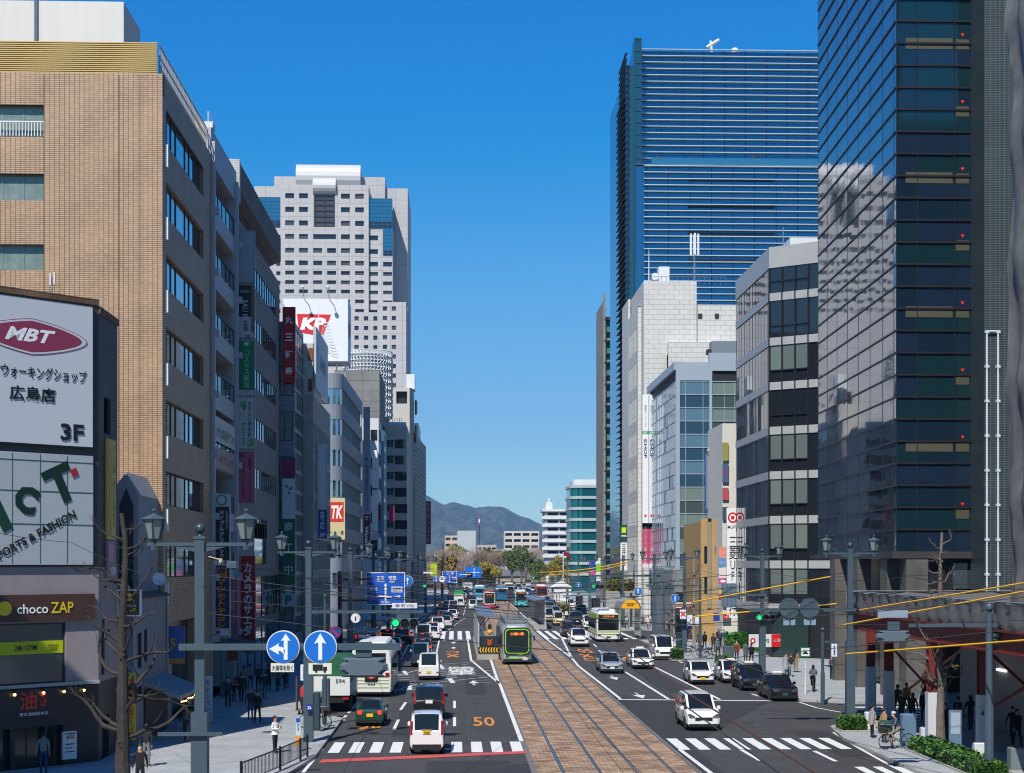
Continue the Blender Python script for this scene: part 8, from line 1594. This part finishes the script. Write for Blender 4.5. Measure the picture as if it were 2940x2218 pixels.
def person(label, px, py, pose='stand', face=0, top='2a2e38', bot='1c1e24', hair='k', sc_=1.0, mask=True, coat=None, bag=None, hat=None, shoe='1c1a1a', at=None, long_=False, z=.15, group='people on the pavements'):
    bm_, hy = base_person(pose); x, y = at or G(px, py, z); t = thing('person', label, 'person', (x, y, z), R(face), group); t.scale = (sc_, sc_, sc_)
    key = (pose, top, bot, shoe)
    if key not in WC: WC[key] = bm_.mesh('body', [skin_m, M('cloth_' + top, top, .85), M('cloth_' + bot, bot, .85), M('cloth_' + shoe, shoe, .6)], None, True)
    o = bpy.data.objects.new('body', WC[key]); col.objects.link(o); o.parent = t
    h = MB(); hc = {'k': '141110', 'b': '3c2418', 'g': '6a6460'}.get(hair, hair); h.ball((0, hy + .028, 1.625), .105, 10, 0, .92, .95, 1.02)
    if long_: h.lathe([(.05, 1.32), (.09, 1.42), (.098, 1.62)], (0, hy + .045, 0), 10, 0, 1, .7)
    h.build('hair', M('hair_' + hc, hc, .6), t, smooth=True)
    f = MB(); [f.ball((sx * .034, hy - .088, 1.605), .011, 6) for sx in (-1, 1)]; f.build('eyes_frame', C_('k'), t)
    if mask: MB().ball((0, hy - .055, 1.545), .06, 8, 0, .9, .75, .8).build('face_mask', C_('dcdcdc'), t)
    else: MB().ball((0, hy - .09, 1.535), .018, 6, 0, 1.4, .4, .4).build('mouth', C_('8a4840'), t)
    if coat: c_, z0 = coat; MB().lathe([(.21, z0), (.19, .95), (.165, 1.12), (.17, 1.36)], n=12, sy=.78).build('coat', M('cloth_' + c_, c_, .85), t, smooth=True)
    if bag == 'pack': MB().rbox(-.14, .14, .1, .26, 1.02, 1.42, .04).build('backpack', C_('14161c'), t)
    elif bag: MB().rbox(.27, .36, -.12, .12, .62, .88, .02).build('handbag', C_(bag), t)
    if hat: MB().ball((0, hy, 1.66), .115, 10, 0, 1, 1, .7).build('helmet', C_(hat), t)
    if pose == 'phone': MB().box(-.04, .04, hy - .33, hy - .32, 1.12, 1.25).build('phone', C_('k'), t)
    return t
# facing 0 = towards the camera, 180 = away
person('woman in white padded jacket looking at a phone on the sunlit left pavement', 790, 2162, 'phone', 60, 'e0ddd4', '1c1c20', 'b', .93, False, ('e0ddd4', .86))
person('man in dark jacket and blue jeans walking with the suited man', 719, 2069, 'walk', 5, '2c2e34', '3c5878', 'g', .98, False, shoe='5a3424'); person('man in open black suit and glasses walking on the left pavement', 739, 2078, 'walk2', -8, '18191c', '141518', 'k', .98, False)
person('young man in dark jacket and light jeans in the left shade', 760, 2008, 'walk', 0, '22242a', '4c5a6c', 'k', .95, False); person('person in white shirt seen from behind by the awning shop', 718, 1978, 'walk2', 175, 'a8aab0', '2a3040', 'k', .95)
person('dark figure with blue bag walking away in the left shade', 693, 2018, 'walk', 180, '15161a', '121318', 'k', 1.0, bag='1c2c60'); person('small child in dark clothes beside the left shops', 671, 2016, 'stand', 180, '16181e', '1a1c22', 'k', .68, shoe='c8c060'); person('tall dim figure beneath the shop awning', 772, 1985, 'walk', 180, '2a3040', '1c2028', 'k', 1.0)
person('suited man with white mask at the lower left corner', 0, 0, 'stand', 10, '14151a', '14151a', 'k', 1.0, at=(XY(402, 55.6), 55.6)); person('man in black jacket and grey trousers seen from behind near the bare tree', 0, 0, 'stand', 170, '1a1c22', '70706c', 'k', 1.0, at=(XY(421, 62.5), 62.5))
person('person in beige top and jeans facing the noodle bar door', 0, 0, 'stand', 180, '8a8478', '2c3c60', 'k', .96, at=(XY(125, 60.2), 60.2)); person('dark figure with backpack in the shade by the tiled building', 535, 2130, 'walk', 180, '17181c', '141418', 'k', 1.0, bag='pack'); person('second dark figure beside the backpack wearer by the tiled building', 558, 2120, 'walk2', 170, '1c1d22', '17181c', 'k', 1.0)
person('man in red shirt pushing a goods cart behind the left lamp post', 868, 2050, 'lean', 150, 'b01c20', '2c2e34', 'k', 1.0)
for i, (px, py, tp, l_) in enumerate(((1118, 1815, '16181e', 'dark suited man standing by the left bus shelter'), (1128, 1813, '1c1e26', 'second dark suited man standing by the left bus shelter'), (1090, 1822, '2a2420', 'waiting figure in brown at the left bus stop'), (1076, 1826, '1a2030', 'waiting figure in navy at the left bus stop'), (1062, 1830, '303236', 'waiting figure in grey at the left bus stop'))): person(l_, px, py, ('stand', 'fold')[i % 2], 90 + 40 * i, tp, '15161a')
# right side
person('woman in light grey coat waiting at the right corner', 2504, 2118, 'stand', 100, '8c8e94', '141518', 'k', .9, True, ('8c8e94', .68)); person('woman in long tan coat waiting at the right corner', 2538, 2132, 'stand', 110, '9a7c50', '24344c', 'b', .92, True, ('9a7c50', .42))
person('person in orange hooded jacket under the steel deck', 2603, 2052, 'walk', 0, 'd07c14', '4c4c34', 'k', 1.0, False); person('man in dark grey coat left of the orange hooded person', 2577, 2058, 'walk', 180, '34363c', '1c1d22'); person('long haired woman in black in front of the orange hooded person', 2587, 2078, 'walk2', 0, '141416', '121214', 'k', .93, False, long_=True)
person('woman in black with wide hair facing away under the deck', 2620, 2082, 'stand', 180, '121214', '141416', 'k', .95, long_=True); person('dark figure behind the middle white steel column', 2652, 2075, 'stand', 200, '1c1e28', '17181e')
person('backpacked man in deep shade by the hoarding', 2750, 2102, 'walk', 180, '14151a', '111216', bag='pack'); person('woman with handbag in deep shade by the hoarding', 2786, 2098, 'walk2', 180, '141418', '111216', long_=True, bag='1a1412'); person('man in dark suit in shade at the right edge', 2920, 2148, 'walk', 0, '101115', '0e0f12', mask=False); person('companion behind the dark suited man at the right edge', 2908, 2138, 'walk2', 0, '141318', '101014'); person('person in black standing right of the bare trunk', 2713, 2125, 'stand', 0, '141418', '121216', mask=False)
person('woman with orange lanyard and bag walking by the granite columns', 2389, 1950, 'fold', 0, '3a3c50', '141518', 'k', .97, bag='7a4438')
person('woman in light grey dress with green suitcase near the taxi sign', 2256, 1940, 'stand', 20, '8c9096', '9aa0a8', 'k', .96, coat=('9298a0', .5)); person('woman in black top and pale jeans in the trio near the taxi sign', 2271, 1942, 'walk', -10, '1a1a1e', '7c90a4', 'b', .92, False, bag='9c6420'); person('woman in tan jumpsuit in the trio near the taxi sign', 2285, 1930, 'stand', 160, '8a7450', '8a7450', 'k', .98)
t = thing('suitcase', 'dark green suitcase beside the woman in the grey dress', 'suitcase', (*G(2262, 1944), .15)); MB().rbox(-.2, .2, -.14, .14, .05, .68, .05).build('shell', C_('143c34'), t); MB().tube([(-.12, 0, .66), (-.12, 0, .95), (.12, 0, .95), (.12, 0, .66)], .012, 4).build('handle', fr_a, t)
for px, py, ps, fc, tp, bt, l_, k in ((2157, 1908, 'walk', 180, '1a1b20', '222226', 'woman in black with backpack behind the parked taxi', dict(bag='pack')), (2141, 1902, 'stand', 200, '5a5c62', '1c1d22', 'person in grey coat beside the backpacked woman', dict(coat=('4c4e54', .6))), (2115, 1897, 'stand', 0, '9a6c38', '1a1a1c', 'person in tan jacket and black skirt by the cabinet', dict(coat=('6c2c24', .7))), (2092, 1893, 'stand', 180, '1c1e26', '1a1a1e', 'dark haired person behind the grey cabinet', {}), (2061, 1888, 'walk', 0, '5c6066', '1c1c20', 'woman in grey dress carrying a pink bag', dict(coat=('5c6066', .55), bag='c87890')), (2048, 1872, 'walk', 180, '26282e', '202228', 'person in dark coat with tan bag in the group', dict(bag='a8905c')), (2023, 1865, 'walk', 180, '1c2430', '15161a', 'man with navy backpack on the right pavement', dict(bag='pack')), (2009, 1863, 'walk2', 180, 'a89c90', 'b0a8a0', 'woman in beige with red bag on the right pavement', dict(coat=('a89c90', .6), bag='c02030')), (2078, 1858, 'stand', 10, '2c4068', '8c8c90', 'man in navy with pale trousers by the bank corner', {}), (2062, 1856, 'walk', 0, '1a1c24', '202228', 'person in black near the bank corner', {}), (2068, 1860, 'stand', 30, '38405c', '1c1c20', 'person in blue grey between others near the bank corner', {})): person(l_, px, py, ps, fc, tp, bt, **k)
cr = [(1826, 1813, '17181c', 'black'), (1836, 1811, '2a2226', 'plum black'), (1855, 1806, 'b0a8a4', 'pale beige'), (1861, 1805, 'd0ccc8', 'white'), (1868, 1800, 'b8b4ac', 'cream'), (1880, 1811, '1c6aa8', 'bright blue'), (1874, 1803, '6c5c50', 'brown'), (1886, 1806, 'a8acb0', 'light grey'), (1908, 1821, '2c4a78', 'denim blue'), (1914, 1818, 'b08858', 'tan'), (1920, 1825, '131416', 'jet black'), (1938, 1823, '28303c', 'slate'), (1946, 1818, 'd4d0cc', 'off white'), (1958, 1816, 'd89a9c', 'pink'), (1965, 1812, '3c3e48', 'charcoal'), (1899, 1812, '8a9cb0', 'pale blue'), (1846, 1799, '4a3c38', 'dark brown'), (1838, 1795, '5a6068', 'mid grey')]
for i, (px, py, tp, cn) in enumerate(cr): person('crowd member in ' + cn + ' top waiting near the far right crossing', px, py, ('stand', 'walk', 'walk2', 'fold')[i % 4], (i * 67) % 360, tp, ('1c1d22', '3c4450', '6c6458')[i % 3], ('k', 'b')[i % 2], .9 + .02 * (i % 5), coat=(tp, .6) if i % 3 == 0 else None, group='crowd near the far right crossing')
# ---- bicycles
def bike(label, x, y, rz, color='1c1e20', cargo=False, z=.15, group='bicycles'):
    t = thing('bicycle', label, 'bicycle', (x, y, z), R(rz), group); cm = C_(color)
    for yy in (-.52, .52):
        w1 = MB(); w1.tube([(0, .32 * math.cos(a), .32 * math.sin(a)) for a in [2 * math.pi * i / 20 for i in range(21)]], .022, 5, cap=False); o = w1.build('wheel', tyre_m, t); o.location = (0, yy, .34)
        w2 = MB(); [w2.tube([(0, 0, 0), (0, .31 * math.cos(a), .31 * math.sin(a))], .004, 3) for a in [2 * math.pi * i / 12 for i in range(12)]]; w2.build('spoke_frame', rim_m, o)
    b = MB(); b.tube([(0, .52, .34), (0, .12, .32), (0, .2, .8)], .016, 5).tube([(0, .52, .34), (0, .2, .78), (0, -.36, .74)], .014, 5).tube([(0, .12, .32), (0, -.38, .68)], .018, 5).tube([(0, -.52, .34), (0, -.36, .9), (0, -.34, .98)], .016, 5); b.build('frame', cm, t)
    MB().tube([(-.28, -.22, 1.0), (-.1, -.34, .98), (.1, -.34, .98), (.28, -.22, 1.0)], .014, 5).build('handlebar', fr_a, t); MB().rbox(-.08, .08, .08, .34, .82, .88, .02).build('saddle', C_('k'), t); MB().rbox(-.17, .17, -.78, -.48, .72, .94, .02).build('basket', fr_d, t)
    return t
x, y = G(2335, 1985, .15); bike('bicycle ridden along the right pavement', x, y, 170); person('person in grey jacket cycling away on the right pavement', 0, 0, 'ride', 170, '55575c', '17181c', 'k', .98, at=(x, y), long_=True)
x, y = G(2575, 2150, .15); bike('cargo bicycle with child seat at the right corner', x, y, -80); person('cyclist in helmet and mask waiting on the cargo bicycle', 0, 0, 'ride', -80, '4c5468', '8a7868', 'k', .95, at=(x, y), hat='b8c0c8'); t = thing('child_seat', 'green covered child seat on the cargo bicycle', 'child seat', (x - .5, y + .05, .9)); MB().rbox(-.3, .3, -.2, .2, 0, .5, .1).build('cover', C_('2c4438'), t)
for px, py, rz, c, l_ in ((2018, 1895, 80, '1c1e20', 'parked bicycle under the right bare tree'), (2040, 1893, 85, '30343c', 'second parked bicycle right of the first under the bare tree'), (1992, 1888, 100, '50585c', 'third parked bicycle by the dark lamp post'), (1885, 1850, 90, '202428', 'bicycle by the far right crossing kerb'), (905, 2100, 75, '8a7a60', 'cream bicycle leaning behind the second left lamp post'), (930, 2092, 10, '303438', 'dark bicycle end on beside the cream bicycle')): bike(l_, *G(px, py), rz, c)
for i, (px, py) in enumerate(((799, 1992), (822, 1984))): x, y = G(px, py); bike(('left', 'right')[i] + ' bicycle of two ridden towards the left shops', x, y, 5 - 10 * i); person(('left', 'right')[i] + ' cyclist of two in the left shade', 0, 0, 'ride', 5 - 10 * i, ('5c5850', '2c3c34')[i], '17181c', 'k', .98, at=(x, y))
x, y = G(1626, 1776); t = thing('motorcycle', 'white police style motorcycle with rider in the right lanes', 'motorcycle', (x, y, 0)); MB().tube([(0, .6, .3), (0, .62, .3)], .3, 12).build('fork', dark_m, t)
b = MB(); b.rbox(-.22, .22, -.5, -.1, .6, 1.1, .08); b.build('fairing', C_('e0e0e0'), t); b = MB(); b.rbox(-.15, .15, -.1, .8, .55, .85, .05); b.build('seat', C_('k'), t)
for yy in (-.6, .6): w1 = MB(); w1.lathe([(.2, -.06), (.3, -.05), (.3, .05), (.2, .06)], n=14); w2 = MB(); w2.add(w1, Matrix.Translation((0, yy, .3)) @ Matrix.Rotation(R(90), 4, 'Y')); w2.build('wheel', tyre_m, t)
person('motorcycle rider in black with white helmet', 0, 0, 'ride', 0, '15161a', '15161a', 'k', 1.0, at=(x, y + .3), hat='e0e0e0', z=.05)
t = thing('goods_cart', 'goods cart with tall brown panel pushed by the man in red', 'cart', (XY(852, 84), 84, .15)); MB().box(-.05, .35, -.3, .5, .2, .26).box(-.02, .02, -.3, .5, .26, 2.0).build('frame', M('cart_wood', '6a5a48', .8, noise=.2, ns=4), t)
for yy in (-.2, .4): MB().tube([(.1, yy, .1), (.14, yy, .1)], .1, 10).build('wheel', tyre_m, t)
t = thing('parcel_stack', 'stack of white and blue parcels behind the lorry', 'parcels', (XY(908, 85), 85.2, 0)); MB().rbox(-.3, .25, 0, .5, .95, 1.3).rbox(.3, .7, 0, .5, .95, 1.2).build('parcel', C_('a8b8c0'), t)
# awning over the left shops
t = thing('dark_awning', 'grey sloping awning over the shop by the red camera sign', 'awning', (-14.4, 97, 0)); b = MB(); b.prisma([(-14.5, 3.6), (-12.3, 2.9), (-12.3, 2.7), (-14.5, 3.4)], 95, 102, 'y'); b.build('canopy', M('awning_dark', '3c3e42', .8), t, True)
sign('tall pale green shop pillar sign below the balcony building', -13.9, 94.3, 2.0, .4, 3.6, 0, '4c6a68', [('DRUG', 0, 0, 1.6, .2, '90b0a8', {'tilt': R(90)})]); sign('small maroon tax free sign on the left shop front', -13.2, 95.2, .95, .5, .75, 0, '701c2c', [('TAX\nFREE', 0, .05, .4, .35, 'c8b8b8', {'bold': .02})], t=.04)
# more far traffic, waiting people and thin wires
for px, py, c, k, lb, aw in ((1322, 1742, 'd8d8d6', 'hatch', 'far white hatchback behind the bright green tarp lorry', 1), (1352, 1712, '8a9098', 'sedan', 'far silver saloon left of the patterned blue coach', 1), (1364, 1703, '20242c', 'wagon', 'far black wagon ahead of the patterned blue coach', 1), (1398, 1700, 'c8ccd0', 'hatch', 'far pale hatchback between the coach and the round tree', 1), (1285, 1748, '5a6068', 'hatch', 'far grey hatchback near the lone black sedan', 1), (1350, 1696, 'e0e0de', 'kvan', 'far tiny white van left of the red minivan', 1), (1424, 1693, '2c3440', 'sedan', 'far dark saloon under the round tree', 1), (1530, 1699, 'd0d4d8', 'hatch', 'far pale hatchback left of the red topped bus', 0), (1527, 1727, '6a7078', 'hatch', 'grey hatchback between turquoise coach and right platform', 0), (1461, 1690, '383e46', 'wagon', 'far dark wagon beside the leading white van', 0), (1480, 1700, 'b0b4b8', 'hatch', 'far silver hatchback behind the leading white van', 0), (1586, 1745, '202428', 'hatch', 'far black hatchback right of the platform roof', 0), (1640, 1748, 'dcdcda', 'kwagon', 'white kei wagon near the flat bus shelter', 0)): car(k, lb, px, py, c, bool(aw))
for i, (px, py, tp) in enumerate(((1150, 1790, '1a2238'), (1142, 1796, '38342e'), (1070, 1812, '5c5a58'), (1082, 1808, '22242c'), (655, 2030, '2c3440'), (700, 1990, '8c8a86'), (742, 1985, '3a3430'), (1980, 1835, '8c3038'), (1972, 1842, '2c2e36'), (1800, 1806, 'a8a49c'), (1792, 1800, '34506c'), (1745, 1760, '44484c'), (1760, 1765, '9c7c50'))):
    person(('passer by in a %s top ' % ('deep navy', 'dark olive brown', 'warm grey', 'near black', 'steel blue', 'stone coloured', 'coffee brown', 'dull red', 'charcoal grey', 'light stone', 'mid blue', 'ash grey', 'ochre')[i]) + ('on the left pavement' if px < 1200 else 'on the right pavement'), px, py, ('walk', 'stand', 'walk2')[i % 3], 180 * (i % 2) + 10, tp, ('1c1d22', '2c3444')[i % 2], 'kb'[i % 2])
for i in range(9):
    y = 46 + 13 * i; wire(('first', 'second', 'third', 'fourth', 'fifth', 'sixth', 'seventh', 'eighth', 'ninth')[i] + ' thin slack cross wire from the camera above the tram wires', [(-6.6, y, 7.1 + .1 * (i % 3)), (20.3, y + 5 - 3 * (i % 3), 6.4 + .2 * (i % 2))], .009 + .0012 * i, sag=.45)
for i, x_ in enumerate((-6.6, 20.6)): wire(('left', 'right')[i] + ' long cable strung along the lamp posts', [(x_, 41, 7.6), (x_, 71, 7.6), (x_, 101, 7.6), (x_, 131, 7.6), (x_, 161, 7.6)], .014, sag=.35)
# ---------------------------------------------------------------- haze
def haze(dens):
    m = bpy.data.materials.new('haze'); m.use_nodes = True; n = m.node_tree.nodes; n.remove(n['Principled BSDF']); v = n.new('ShaderNodeVolumePrincipled')
    v.inputs['Density'].default_value = dens; v.inputs['Color'].default_value = (.22, .52, 1.0, 1); v.inputs['Anisotropy'].default_value = .0
    m.node_tree.links.new(v.outputs[0], n['Material Output'].inputs['Volume'])
    b = MB(); b.box(-7500, 8500, -700, 9500, -8, 900); o = b.build('haze', m); tag(o, kind='stuff'); return o
HAZE = haze(7.5e-5)
